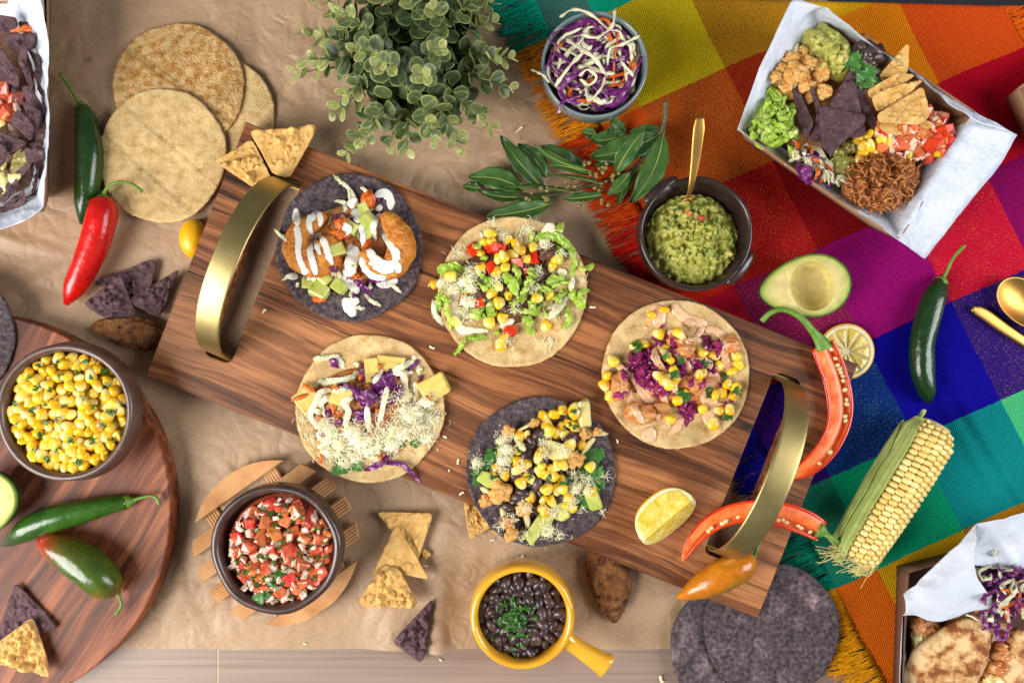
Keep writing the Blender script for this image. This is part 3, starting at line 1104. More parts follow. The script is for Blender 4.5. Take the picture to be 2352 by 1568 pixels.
def cilantro_mesh(seed, R=0.009):
    rr = random.Random(seed)
    b1, b2 = rr.uniform(-40, 40), rr.uniform(-40, 40)
    o = leaf_outline(3, R, seed)
    v, f = slab(o, 5, 0.0003, lambda x, y, s: 0.0004 + b1 * x * x + b2 * y * y + 0.0006 * math.sin(x * 900) * s, edge=0.0001, ctr=(0, 0))
    return mkmesh('cilantro_leaf', v, f, MT['herb_leaf'])


CIL = [cilantro_mesh(q) for q in range(4)]


def rnd_rot(r=RND):
    return (r.uniform(0, 2 * PI), r.uniform(0, 2 * PI), r.uniform(0, 2 * PI))


def curls(name, spots, parent, surf, m, P, rad=0.00022, ln=(0.0020, 0.0068), lift=0.004, label=None):
    """grated cheese: spots = (x, y, spread, count) in layout or zoom units"""
    parts = []
    for (x, y, sp, n) in spots:
        if n >= 20:      # soft clump the shreds are matted into
            h = surf.hit(*P(x, y))
            rs_ = sp * S * .95 * (H - h.z) / H / 4.0
            parts.append(blob(h + Vector((0, 0, .0002)), (rs_ * 1.25, rs_ * 1.0, .0028), 4, .6, 2.5, x * .1, .7, 9))
        for _ in range(int(n * 5.2)):
            a, rr = RND.uniform(0, 2 * PI), abs(RND.gauss(0, 1)) * sp
            h = surf.hit(*P(x + rr * math.cos(a), y + rr * math.sin(a)))
            L = RND.uniform(*ln)
            th = RND.uniform(0, 2 * PI)
            tz = RND.uniform(-.25, .45)
            cv = RND.uniform(-1.6, 1.6)
            p = h + Vector((0, 0, RND.uniform(0.0003, lift * max(0.15, 1 - rr / (sp * 2.2 + 1e-6)))))
            pts = []
            for k in range(6):
                pts.append(p.copy())
                d = Vector((math.cos(th), math.sin(th), tz))
                p = p + d * (L / 5)
                th += cv * 0.5
                tz = -tz * 0.5 + RND.uniform(-.25, .25)
            w = rad * RND.uniform(.5, 1.5)
            parts.append(sweep(pts, [w * .5, w, w * 1.1, w, w, w * .4], w * .7, 4))
    v, f = joinvf(parts)
    o = obj(name, v, f, m, parent, kind='stuff')
    surf.add(v, f)
    return o


class Ctx:
    def __init__(self, root, surf, ox, oy, sc):
        self.root, self.surf, self.ox, self.oy, self.sc = root, surf, ox, oy, sc

    def P(self, x, y):
        return self.ox + x / self.sc, self.oy + y / self.sc

    def hit(self, x, y):
        return self.surf.hit(*self.P(x, y))

    def put(self, name, me, x, y, rot=None, sc=1.0, dz=0.002, add=False):
        h = self.hit(x, y)
        if rot is None: rot = rnd_rot()
        mw = MX(h + Vector((0, 0, dz)), rot, sc)
        o = piece(name, me, self.root, mw)
        if add: self.surf.addm(me, mw)
        return o

    def heap(self, name, x, y, rx, ry, h, m, rot=0.0, amp=0.25, fr=130, seed=0.0, nr=14, na=56, kind=None):
        cx = self.hit(x, y)
        k = S * (H - cx.z) / H / self.sc
        out = []
        for j in range(na):
            a = 2 * PI * j / na
            q = 1 + 0.18 * noise.noise(Vector((math.cos(a) * 2 + seed, math.sin(a) * 2, seed)))
            X, Y = rx * q * math.cos(a), ry * q * math.sin(a)
            X, Y = X * math.cos(rot) - Y * math.sin(rot), X * math.sin(rot) + Y * math.cos(rot)
            out.append((cx.x + X * k, cx.y - Y * k))
        z0 = cx.z - 0.001

        def zt(X, Y, s):
            return z0 + 0.0008 + h * (1 - s ** 2.2) * (1 + amp * fbm(X, Y, fr, seed, 4)) + 0.0012 * fbm(X, Y, fr * 2.4, seed + 3, 3) * (1 - s * s)
        v, f = slab(out, nr, 0.001, zt, lambda X, Y, s: z0)
        o = obj(name, v, f, MT[m], self.root, kind=kind)
        self.surf.add(v, f)
        return o

    def lump(self, name, x, y, rx, ry, rz, m, rot=0.0, amp=0.25, fr=1.8, sub=4, seed=None, amp2=0.2, fr2=7, dz=None, sq=1.0):
        h = self.hit(x, y)
        k = S * (H - h.z) / H / self.sc
        if seed is None: seed = RND.uniform(0, 50)
        v, f = blob(h + Vector((0, 0, rz * 0.45 if dz is None else dz)), (rx * k, ry * k, rz), sub, amp, fr, seed, amp2, fr2, (0, 0, -rot), sq)
        o = obj(name, v, f, MT[m], self.root)
        self.surf.add(v, f)
        return o

    def strand(self, name, pts, w, t, m, lift=0.0, ruffle=0.0, n=6, tw=0.0, taper=True, jit=0.0, add=True, sink=0.0, leaf=0.0):
        """a strip draped over what lies below; w in zoom units (half width), t metres (half thickness)"""
        ln = sum(math.dist(a, b) for a, b in zip(pts, pts[1:]))
        m_ = max(6, int(ln / self.sc / 4.5))
        q = cr([(a, b, 0) for a, b in pts], m_)
        P3 = [self.hit(p.x, p.y) for p in q]
        zs = [p.z for p in P3]
        for _ in range(3):
            zs = [max(zs[i], (zs[max(0, i - 1)] + zs[i] + zs[min(m_ - 1, i + 1)]) / 3) if t < 0.001 else (zs[max(0, i - 1)] + zs[i] * 2 + zs[min(m_ - 1, i + 1)]) / 4 for i in range(m_)]
        sd = RND.uniform(0, 90)
        path = []
        for i, p in enumerate(P3):
            s = i / (m_ - 1)
            zz = zs[i] + t * 0.7 - sink + lift * math.sin(s * PI) + ruffle * (0.5 + 0.5 * math.sin(s * ln / self.sc * 0.22 + sd))
            pp = W(self.ox + q[i].x / self.sc, self.oy + q[i].y / self.sc, zz)
            if jit: pp += Vector((noise.noise(Vector((i * .5, sd, 0))), noise.noise(Vector((sd, i * .5, 0))), 0)) * jit
            path.append(pp)
        k = S * (H - zs[0]) / H / self.sc
        if isinstance(w, (int, float)): w = [w, w]
        ww = [x * k for x in lerpl(w, m_)]
        tt = [t] * m_
        for i in range(m_):
            ww[i] *= 1 + (0.16 if leaf else 0.34) * noise.noise(Vector((i * .8, sd, 5)))
        if taper:
            for i, kk in ((0, .45), (1, .82), (m_ - 1, .45), (m_ - 2, .82)):
                ww[i] *= kk
                tt[i] *= kk
        twist = [tw * noise.noise(Vector((i * .35, sd, 2))) for i in range(m_)] if tw else None
        if leaf:
            v, f = leafstrip(path, ww, t, leaf, sd, twist=twist)
        else:
            v, f = sweep(path, ww, tt, n, twist=twist)
        o = obj(name, v, f, MT[m], self.root, smooth=not leaf)
        if add: self.surf.add(v, f)
        return o


TORT_COL = []


def tortilla_vf(cx, cy, r, zb, seed, th=0.0022, bub=14, bubh=0.0012, curl=0.0, lines=(), wav=0.0012, ell=1.0, tilt=None, na=130, nr=34, spot=0.12):
    """cx, cy, r in layout units at height zb"""
    c = W(cx, cy, zb + th)
    R = LD(r, zb)
    rr = random.Random(seed)
    out = []
    for j in range(na):
        a = 2 * PI * j / na
        q = R * (1 + 0.034 * noise.noise(Vector((math.cos(a) * 1.8 + seed, math.sin(a) * 1.8, 1))) + 0.010 * noise.noise(Vector((math.cos(a) * 14, math.sin(a) * 14 + seed, 1))))
        out.append((c.x + q * math.cos(a), c.y + q * ell * math.sin(a)))
    B = []
    for _ in range(bub):
        a, d = rr.uniform(0, 2 * PI), R * math.sqrt(rr.random()) * .93
        B.append((c.x + d * math.cos(a), c.y + d * math.sin(a), rr.uniform(.04, .16) * R, rr.uniform(.4, 1) * bubh))
    ph = rr.uniform(0, 6)

    def bend(X, Y, s):
        z = wav * noise.noise(Vector((X * 22 + seed, Y * 22, 2)))
        a = math.atan2(Y - c.y, X - c.x)
        z += curl * s ** 3 * (0.55 + 0.45 * math.sin(a * 2 + ph))
        if tilt: z += (X - c.x) * tilt[0] + (Y - c.y) * tilt[1]
        return z

    def zt(X, Y, s):
        z = zb + th + bend(X, Y, s)
        for bx, by, br, bh in B:
            d2 = ((X - bx) ** 2 + (Y - by) ** 2) / (br * br)
            if d2 < 1: z += bh * (1 - d2) ** 1.2
        z += 0.00035 * fbm(X, Y, 220, seed, 3)
        for (px, py, ang, dep) in lines:
            d = abs((X - c.x - px * R) * math.sin(ang) - (Y - c.y - py * R) * math.cos(ang))
            if d < 0.0022: z -= dep * (1 - d / 0.0022)
        return z
    v, f = slab(out, nr, th, zt, lambda X, Y, s: zb + max(0, bend(X, Y, s) if curl or tilt else 0), edge=0.0005)
    vc = []
    for p in v:
        k = 0.90 + 0.16 * noise.noise(Vector((p.x * 34 + seed, p.y * 34, 8))) + 0.10 * noise.noise(Vector((p.x * 110 + seed, p.y * 110, 8)))
        for bx, by, br, bh in B:
            d2 = ((p.x - bx) ** 2 + (p.y - by) ** 2) / (br * br)
            if d2 < 1: k += spot * (1 - d2) ** .6
        for (px, py, ang, dep) in lines:
            d = abs((p.x - c.x - px * R) * math.sin(ang) - (p.y - c.y - py * R) * math.cos(ang))
            if d < 0.0016: k *= 0.8
        if math.hypot(p.x - c.x, (p.y - c.y) / ell) > R * .965: k *= 1.12
        vc.append((k, k * (1 + .02 * (1 - k)), k * (1 + .04 * (1 - k))))
    TORT_COL.clear()
    TORT_COL.extend(vc)
    return v, f


def taco(name, label, cx, cy, r, m, seed, zoom, **kw):
    root = thing(name, label, 'taco', W(cx, cy, ZB), 'open tacos on the serving board')
    v, f = tortilla_vf(cx, cy, r, ZB, seed, **kw)
    obj('tortilla', v, f, MT[m], root, vcol=list(TORT_COL))
    su = Surf(ZB)
    su.add(v, f)
    return Ctx(root, su, *zoom)


def corn(c, pts, dz=0.0022):
    for (x, y) in pts:
        flat = RND.random() < 0.75
        rot = (PI / 2 + RND.uniform(-.5, .5), RND.uniform(-.4, .4), RND.uniform(0, 2 * PI)) if flat else (RND.uniform(-.5, .5), RND.uniform(-.5, .5), RND.uniform(0, 6))
        c.put('corn_kernel', RND.choice(KERN), x, y, rot, RND.uniform(1.02, 1.22), dz, add=True)


RED = dice('pepper_dice', 'pepper_dice', (0.0042, 0.0034, 0.0026))
AVO = dice('avocado_chunk', 'avocado_flesh', (0.0065, 0.0048, 0.0038), jit=0.3, bev=.3)
AVP = dice('avocado_chunk', 'avocado_pale', (0.0065, 0.0048, 0.0038), jit=0.3, bev=.3)
PIN = dice('pineapple_chunk', 'pineapple', (0.0085, 0.0060, 0.0040), jit=0.15, bev=.15)


def shreds(c, name, x, y, rx, ry, n, m, ln=60, w=8, t=0.0007, lift=0.002, tw=1.2, curve=0.7, ang=None, leaf=0.0):
    """n short strips scattered over an ellipse"""
    for _ in range(n):
        a, d = RND.uniform(0, 2 * PI), math.sqrt(RND.random())
        px, py = x + rx * d * math.cos(a), y + ry * d * math.sin(a)
        th = RND.uniform(0, 2 * PI) if ang is None else ang + RND.gauss(0, .5)
        L = ln * RND.uniform(.5, 1.2)
        pts = [(px, py)]
        for k in range(3):
            px += math.cos(th) * L / 3
            py += math.sin(th) * L / 3
            th += RND.gauss(0, curve)
            pts.append((px, py))
        c.strand(name, pts, w * RND.uniform(.6, 1.3), t if not leaf else .0003, m, lift=lift * RND.random(), tw=tw, n=5, jit=0.0006, leaf=leaf)


# ------------------------------------------------------------------ taco with battered shrimp
T = taco('shrimp_taco', 'taco on dark blue corn tortilla with battered shrimp and white cream stripes', 803, 570, 168, 'tortilla_blue', 1.0, (612.5, 367.5, 4.0), curl=0.004, bub=44, bubh=.0016)
T.heap('filling', 740, 790, 420, 400, 0.009, 'chicken', seed=2.0, amp=.4)
shreds(T, 'cabbage_strip', 640, 1000, 330, 110, 14, 'cabbage_white', 120, 18, lift=.003, leaf=.002)
shreds(T, 'cabbage_strip', 760, 560, 170, 220, 16, 'cabbage_white', 140, 18, lift=.004, leaf=.002)
shreds(T, 'cabbage_strip', 760, 640, 130, 220, 8, 'cabbage_purple', 110, 20, lift=.003, leaf=.003)
shreds(T, 'carrot_shred', 700, 850, 220, 220, 9, 'carrot', 90, 9)
for (x, y, a, b, q) in ((940, 370, 62, 85, .006), (690, 590, 55, 60, .005), (670, 690, 80, 55, .006), (640, 930, 50, 60, .005), (490, 1280, 55, 32, .004), (830, 1060, 35, 25, .003), (920, 760, 40, 50, .005)):
    T.lump('tomato_piece', x, y, a, b, q, 'tomato_orange', amp=.4)
# two curled battered shrimp, thick C shapes
def shrimp(path, rad, seed):
    P3 = []
    q = cr([(a, b, h) for a, b, h in path], 26)
    rr = lerpl(rad, 26)
    pts = [W(T.ox + p.x / 4, T.oy + p.y / 4, ZB + p.z) for p in q]
    w = [LD(r_ / 4, ZB + .01) for r_ in rr]
    v, f = sweep(pts, w, [x * .78 for x in w], 22)
    ctr = sum(v, Vector()) / len(v)
    out = []
    for i, p in enumerate(v):
        cpt = pts[min(25, i // 22)]
        d = p - cpt
        k = 1 + 0.16 * fbm(p.x, p.y + p.z, 110, seed, 4) + 0.07 * fbm(p.x + p.z, p.y, 330, seed, 3)
        out.append(cpt + d * k)
    o = obj('battered_shrimp', out, f, MT['fried_batter'], T.root)
    T.surf.add(out, f)


shrimp([(540, 500, .012), (440, 570, .014), (320, 640, .016), (270, 780, .017), (330, 900, .018), (450, 940, .018), (540, 880, .018), (560, 760, .018), (545, 700, .018)],
       [36, 78, 105, 125, 140, 140, 128, 105, 55], 3.0)
shrimp([(1075, 500, .014), (1130, 560, .016), (1225, 690, .018), (1240, 820, .018), (1170, 960, .018), (1060, 1010, .017), (960, 960, .016), (925, 880, .015), (935, 820, .013)],
       [48, 85, 120, 128, 120, 105, 92, 80, 40], 8.0)
for (x, y, z) in ((900, 465, 1.0), (935, 560, 1.25), (790, 625, 1.0), (660, 825, 1.05), (480, 1200, 1.3), (530, 1090, 1.2), (665, 1160, 1.1), (400, 1135, .9), (940, 690, .8), (830, 940, .8)):
    T.put('avocado_chunk', RND.choice(AVO), x, y, (RND.uniform(-.3, .3), RND.uniform(-.3, .3), RND.uniform(0, 6)), z, .003, add=True)
for p in ([(610, 138), (720, 235), (800, 330), (815, 430)], [(70, 632), (130, 690), (185, 745)], [(140, 1105), (210, 1060), (270, 1030)], [(265, 1160), (310, 1130)],
          [(900, 1230), (970, 1300), (1050, 1340)], [(1130, 1140), (1180, 1170), (1235, 1222)], [(700, 405), (730, 470)], [(860, 255), (920, 280)], [(820, 1360), (900, 1358)],
          [(760, 1210), (790, 1280)], [(950, 1130), (955, 1190)], [(745, 270), (770, 360), (840, 400)]):
    T.strand('cabbage_strip', p, 18 if len(p) > 2 else 22, .0008, 'cabbage_white', lift=.003, tw=1.2, leaf=.002)
for p in ([(620, 540), (660, 500)], [(800, 1110), (870, 1150), (930, 1190), (955, 1230)], [(930, 1100), (1000, 1110), (1040, 1098)], [(580, 990), (650, 1010)], [(1005, 340), (1030, 390)], [(790, 1240), (810, 1250)], [(860, 1110), (880, 1190)]):
    T.strand('cabbage_strip', p, 24, .0006, 'cabbage_purple', lift=.003, tw=1.2, leaf=.003)
for p, w in (([(270, 600), (290, 720), (290, 860), (330, 980), (370, 1050)], [30, 34, 26, 28, 40]), ([(465, 465), (395, 550), (390, 620), (415, 690)], [32, 34, 26, 22]),
             ([(470, 470), (490, 550), (485, 610)], [34, 32, 26]), ([(500, 670), (410, 740), (395, 830), (420, 930), (455, 1055)], [26, 36, 34, 28, 30]), ([(430, 720), (465, 800), (492, 870)], [32, 26, 16]),
             ([(490, 690), (540, 780), (570, 880), (603, 965)], [28, 34, 32, 24]), ([(1040, 490), (985, 580), (985, 670), (1000, 745)], [28, 34, 24, 20]),
             ([(1030, 570), (1060, 650), (1130, 760), (1190, 860), (1180, 930)], [30, 34, 34, 40, 34]), ([(930, 820), (980, 920), (1090, 985), (1180, 970), (1225, 1035)], [46, 62, 66, 50, 32]),
             ([(868, 890), (900, 980), (980, 1060), (1100, 1080)], [26, 34, 40, 30]), ([(800, 450), (830, 520), (850, 580)], [50, 46, 30]), ([(700, 580), (740, 640), (730, 690)], [44, 50, 32]),
             ([(860, 580), (885, 680), (880, 790)], [40, 30, 16]), ([(740, 780), (800, 860), (770, 950), (780, 1020), (700, 1030)], [40, 60, 56, 50, 30]), ([(690, 1040), (720, 1110), (800, 1160), (830, 1230)], [26, 40, 50, 40]),
             ([(700, 1275), (760, 1340), (800, 1435)], [38, 66, 42]), ([(760, 1300), (850, 1290)], [50, 40]), ([(1000, 335), (1075, 300), (1135, 360), (1135, 460)], [36, 46, 42, 26]),
             ([(270, 440), (272, 520), (285, 600)], [30, 38, 34]), ([(200, 1080), (290, 1065)], [24, 34]), ([(1010, 1130), (1110, 1130), (1200, 1090)], [40, 52, 40]), ([(370, 1090), (450, 1085)], [34, 40]), ([(1000, 460), (1060, 420)], [34, 30]),
             ([(760, 360), (800, 400), (830, 420)], [50, 60, 46])):
    T.strand('cream_stripe', p, w, .0006, 'cream_white', n=12)

# ------------------------------------------------------------------ taco with lettuce, corn and shredded beef
T = taco('lettuce_taco', 'taco on pale corn tortilla heaped with shredded lettuce, corn and red pepper', 1177, 671, 171, 'tortilla_corn', 2.0, (967.7, 477.7, 4.13), curl=0.004, bub=44, bubh=.0020)
T.heap('shredded_beef', 820, 720, 470, 400, 0.010, 'beef_dark', seed=4.0, amp=.5)
T.lump('beef_chunk', 1210, 430, 110, 90, .006, 'beef_dark', amp=.4)
shreds(T, 'beef_shred', 900, 700, 380, 330, 26, 'beef_dark', 110, 12, .0012)
LET = ([(150, 600), (220, 580), (340, 600)], [(220, 520), (330, 550), (430, 640)], [(880, 520), (915, 640), (930, 745)], [(760, 650), (850, 690), (900, 840)], [(1020, 560), (1050, 640), (990, 760), (955, 910)],
       [(1290, 350), (1320, 450), (1305, 560)], [(1360, 670), (1250, 690), (1170, 770)], [(1490, 575), (1560, 565), (1640, 533)], [(1330, 760), (1310, 900), (1275, 1040)],
       [(1390, 820), (1490, 870), (1550, 950)], [(1470, 830), (1540, 800), (1605, 778)], [(1370, 930), (1405, 1050), (1360, 1155)], [(980, 1010), (1020, 1100), (1050, 1205)], [(920, 970), (1040, 990), (1150, 930)],
       [(1030, 860), (1060, 980), (1130, 1000)], [(190, 830), (140, 950), (180, 1100)], [(230, 830), (250, 960), (290, 1155)], [(600, 860), (560, 980), (620, 1070)], [(650, 950), (690, 1040)],
       [(320, 1400), (370, 1300), (420, 1220)], [(430, 1225), (520, 1230), (640, 1215)], [(1310, 125), (1300, 180), (1270, 240)], [(1050, 205), (1030, 330)], [(540, 700), (600, 760), (640, 720)], [(450, 1050), (560, 1010)],
       [(560, 480), (640, 460)], [(540, 640), (620, 650)], [(680, 890), (650, 960), (690, 1000)], [(260, 620), (350, 680)], [(400, 560), (470, 620)], [(1100, 780), (1180, 730)], [(720, 1150), (700, 1210)],
       [(900, 850), (980, 860)], [(1240, 820), (1290, 890)], [(1150, 1000), (1220, 1010)], [(1300, 950), (1240, 1000)], [(520, 330), (540, 420)])
for i, p in enumerate(LET):
    T.strand('lettuce_strip', p, 30 if i % 3 else 50, .0003, 'lettuce', lift=.005, ruffle=.0012, tw=1.3, leaf=.0030)
shreds(T, 'lettuce_strip', 480, 850, 330, 260, 16, 'lettuce', 150, 24, .0003, .004, 1.4, leaf=.003)
shreds(T, 'lettuce_strip', 1200, 800, 280, 260, 20, 'lettuce', 160, 24, .0003, .005, 1.4, leaf=.003)
T.strand('lettuce_strip', [(1060, 300), (1110, 272), (1200, 258), (1330, 300), (1430, 400), (1452, 520), (1420, 690)], [32, 38, 38, 40, 38, 30, 22], .0006, 'lettuce', lift=.004, tw=1.2, leaf=.003)
for p, w in (([(150, 740), (220, 700), (300, 740), (320, 900), (340, 1060), (380, 1150), (500, 1160), (640, 1165)], [36, 46, 50, 34, 32, 44, 30, 22]), ([(112, 860), (130, 1000), (220, 1110)], [16, 26, 30]),
             ([(1140, 230), (1220, 195), (1250, 225)], [36, 60, 40]), ([(1150, 300), (1170, 380)], [44, 38]), ([(1290, 600), (1380, 615)], [40, 34]), ([(1440, 650), (1420, 780)], [24, 28]),
             ([(1380, 830), (1330, 930), (1200, 1045)], [24, 26, 38]), ([(880, 1060), (790, 1110), (850, 1180)], [34, 46, 26]), ([(560, 260), (590, 250)], [30, 30])):
    T.strand('cream_stripe', p, w, .0007, 'cream_ivory', n=12)
for (x, y) in ((495, 400), (660, 382), (745, 385), (660, 560), (1070, 480), (910, 520), (990, 600), (430, 870), (545, 905), (850, 1165), (700, 372)):
    T.put('pepper_piece', RND.choice(RED), x, y, (RND.uniform(-.4, .4), RND.uniform(-.4, .4), RND.uniform(0, 6)), RND.uniform(.95, 1.3), .0015, add=True)
corn(T, [(650, 250), (590, 330), (665, 320), (820, 300), (885, 340), (930, 405), (570, 430), (730, 485), (780, 460), (860, 450), (1070, 375), (990, 490), (570, 575), (720, 610), (790, 575), (735, 750), (665, 815), (740, 900),
         (820, 830), (1100, 855), (1200, 820), (645, 1085), (770, 1045), (785, 1235), (750, 1295), (1180, 1120), (1285, 490), (135, 720), (330, 1080), (1240, 560), (280, 650)])
curls('grated_cheese', [(480, 600, 50, 26), (430, 690, 60, 30), (480, 750, 40, 20), (300, 770, 50, 22), (400, 1000, 60, 28), (450, 890, 50, 22), (770, 270, 40, 26), (1020, 200, 60, 18), (930, 260, 40, 8), (1110, 600, 25, 10),
                        (720, 690, 25, 10), (890, 960, 40, 9), (1260, 960, 50, 14), (240, 740, 30, 10), (1050, 760, 40, 10), (360, 420, 50, 10), (680, 130, 20, 4), (1520, 680, 20, 5), (1220, 1260, 50, 8), (820, 1260, 50, 8), (1180, 350, 40, 12), (1330, 420, 50, 8)],
      T.root, T.surf, MT['cheese'], T.P)

# ------------------------------------------------------------------ taco with pickled red cabbage and chicken
T = taco('chicken_taco', 'taco on pale corn tortilla with pickled magenta cabbage, chicken and peach coloured sauce', 1551, 860, 169, 'tortilla_corn', 3.0, (1347.5, 661.5, 4.0), curl=0.003, bub=46, bubh=.0020)
T.heap('filling', 800, 770, 480, 330, 0.009, 'chicken', seed=5.0, amp=.5)
for (x, y, a, b, q, rt) in ((310, 890, 90, 130, .010, 0), (480, 1150, 150, 95, .010, .2), (680, 1090, 90, 60, .007, 0), (900, 560, 90, 80, .009, 0), (1310, 520, 90, 80, .009, 0), (1000, 880, 90, 90, .008, 0), (800, 480, 70, 60, .008, 0)):
    T.lump('chicken_chunk', x, y, a, b, q, 'chicken', rt, amp=.35, amp2=.12)
shreds(T, 'pickled_cabbage', 560, 730, 230, 220, 62, 'cabbage_pickled', 130, 28, .0009, .004, 1.8, leaf=.0035)
shreds(T, 'pickled_cabbage', 730, 520, 100, 90, 13, 'cabbage_pickled', 100, 25, .0009, .004, 1.8, leaf=.0035)
shreds(T, 'pickled_cabbage', 1010, 720, 150, 110, 21, 'cabbage_pickled', 110, 27, .0009, .004, 1.8, leaf=.0035)
shreds(T, 'pickled_cabbage', 1190, 530, 110, 110, 18, 'cabbage_pickled', 100, 25, .0009, .004, 1.8, leaf=.0035)
shreds(T, 'pickled_cabbage', 920, 1090, 90, 110, 13, 'cabbage_pickled', 110, 30, .0009, .003, 1.8, leaf=.0035)
shreds(T, 'pickled_cabbage', 1280, 960, 70, 160, 10, 'cabbage_pickled', 110, 23, .0009, .003, 1.8, leaf=.0035)
shreds(T, 'pickled_cabbage', 720, 940, 130, 90, 13, 'cabbage_pickled', 100, 27, .0009, .003, 1.8, leaf=.0035)
for p in ([(880, 1160), (960, 1190), (910, 1270)], [(240, 1010), (300, 980), (375, 960)], [(1080, 830), (1050, 930)], [(680, 330), (720, 350)]):
    T.strand('pickled_cabbage', p, 36, .0004, 'cabbage_pickled', tw=1.2, lift=.002, leaf=.003)
shreds(T, 'pickled_cabbage', 530, 700, 150, 130, 20, 'cabbage_pickled', 130, 26, .0009, .005, 1.8, leaf=.0035)
shreds(T, 'pickled_cabbage', 1150, 560, 70, 70, 6, 'cabbage_pickled', 100, 24, .0009, .004, 1.8, leaf=.0035)
shreds(T, 'pickled_cabbage', 900, 730, 70, 90, 6, 'cabbage_pickled', 100, 24, .0009, .004, 1.8, leaf=.0035)
for p, w in (([(170, 735), (250, 695), (340, 750), (430, 830), (500, 940), (560, 1020), (620, 1040)], [34, 30, 30, 30, 38, 42, 30]), ([(392, 930), (415, 1040), (470, 1160), (540, 1250)], [22, 34, 34, 24]),
             ([(530, 1300), (570, 1340), (620, 1410)], [50, 78, 40]), ([(665, 540), (630, 600), (650, 680), (730, 800), (800, 900), (830, 975)], [30, 36, 34, 36, 34, 24]), ([(810, 560), (850, 640), (920, 700), (940, 775)], [26, 34, 36, 28]),
             ([(600, 160), (660, 240), (660, 370)], [34, 66, 42]), ([(790, 140), (850, 230), (950, 290), (1110, 330)], [38, 48, 50, 36]), ([(900, 310), (1000, 330)], [36, 36]), ([(1080, 350), (1000, 450), (910, 500)], [30, 28, 34]),
             ([(1090, 380), (1180, 390), (1260, 460), (1270, 600), (1290, 740)], [34, 36, 36, 36, 44]), ([(640, 1180), (740, 1190), (860, 1180), (840, 1270), (750, 1350)], [40, 40, 34, 38, 16]), ([(740, 1200), (770, 1270)], [28, 14]),
             ([(1060, 930), (1090, 1030), (1170, 1080), (1120, 1190), (1230, 1320)], [26, 40, 60, 52, 30]), ([(1210, 1060), (1310, 1140), (1330, 1190)], [28, 52, 26]), ([(700, 1000), (740, 1060)], [40, 20]),
             ([(1110, 700), (1150, 740)], [40, 34]), ([(940, 480), (1030, 500), (1070, 560)], [34, 40, 24]), ([(740, 400), (860, 450), (880, 510)], [40, 46, 34]), ([(1330, 680), (1350, 720), (1290, 770)], [28, 40, 36]), ([(540, 350), (545, 375)], [18, 14])):
    T.strand('sauce_stripe', p, [q * 1.05 for q in w], .0011, 'sauce_pink', n=12)
corn(T, [(590, 250), (710, 200), (515, 515), (440, 530), (840, 420), (700, 555), (715, 610), (765, 665), (1050, 570), (1165, 610), (1210, 715), (1060, 780), (1030, 790), (790, 760), (660, 800), (700, 850), (745, 875), (180, 800), (165, 890),
         (220, 985), (900, 960), (830, 1035), (1365, 620), (1385, 700), (1320, 770), (1290, 880), (1370, 915), (1350, 990), (1180, 985), (1060, 1100), (1310, 1110), (1160, 1240), (1210, 1120), (1230, 960), (770, 1190), (240, 665), (660, 420), (820, 830)])
for (x, y) in ((850, 680), (705, 620), (800, 780), (850, 980), (900, 1000), (1090, 690), (1120, 960), (1360, 940), (460, 530), (1295, 1180), (870, 960), (1255, 830), (470, 545)):
    T.put('herb_shred', RND.choice(HERB), x, y, (0, 0, RND.uniform(0, 6)), (1.6, 3.0, 1.2), .0012)

# ------------------------------------------------------------------ taco with pulled pork, pineapple and grated cheese
T = taco('pork_taco', 'taco on pale corn tortilla with pineapple and a thick drift of grated white cheese', 850, 938, 169, 'tortilla_corn', 4.0, (649.2, 747.2, 4.0), curl=0.004, bub=50, bubh=.0022)
T.heap('pulled_pork', 780, 800, 560, 420, 0.010, 'pulled_pork', seed=6.0, amp=.5)
shreds(T, 'pork_shred', 780, 800, 520, 380, 46, 'pulled_pork', 110, 14, .0013)
for (x, y, rz, sx_, sy_) in ((825, 400, 1.5, 1.3, 1.0), (1010, 345, .1, 1.35, 1.1), (1395, 560, -.5, 1.35, 1.6), (235, 680, .9, 1.3, 1.6), (555, 650, .3, 1.1, 1.5)):
    T.put('pineapple_chunk', RND.choice(PIN), x, y, (0, 0, -rz), (sx_, sy_, 1), .003, add=True)
for p in ([(310, 525), (450, 510), (600, 490), (705, 425)], [(280, 308), (400, 298), (500, 300), (562, 390)], [(660, 350), (720, 370)], [(1000, 425), (1150, 350), (1232, 285)], [(1060, 430), (1200, 430)], [(450, 610), (620, 570)],
          [(740, 1190), (860, 1210), (890, 1325)], [(280, 790), (370, 800)], [(800, 1260), (860, 1290)], [(1250, 360), (1260, 450)], [(500, 760), (560, 800)]):
    T.strand('cabbage_strip', p, 28, .0009, 'cabbage_white', lift=.003, tw=1.0, leaf=.002)
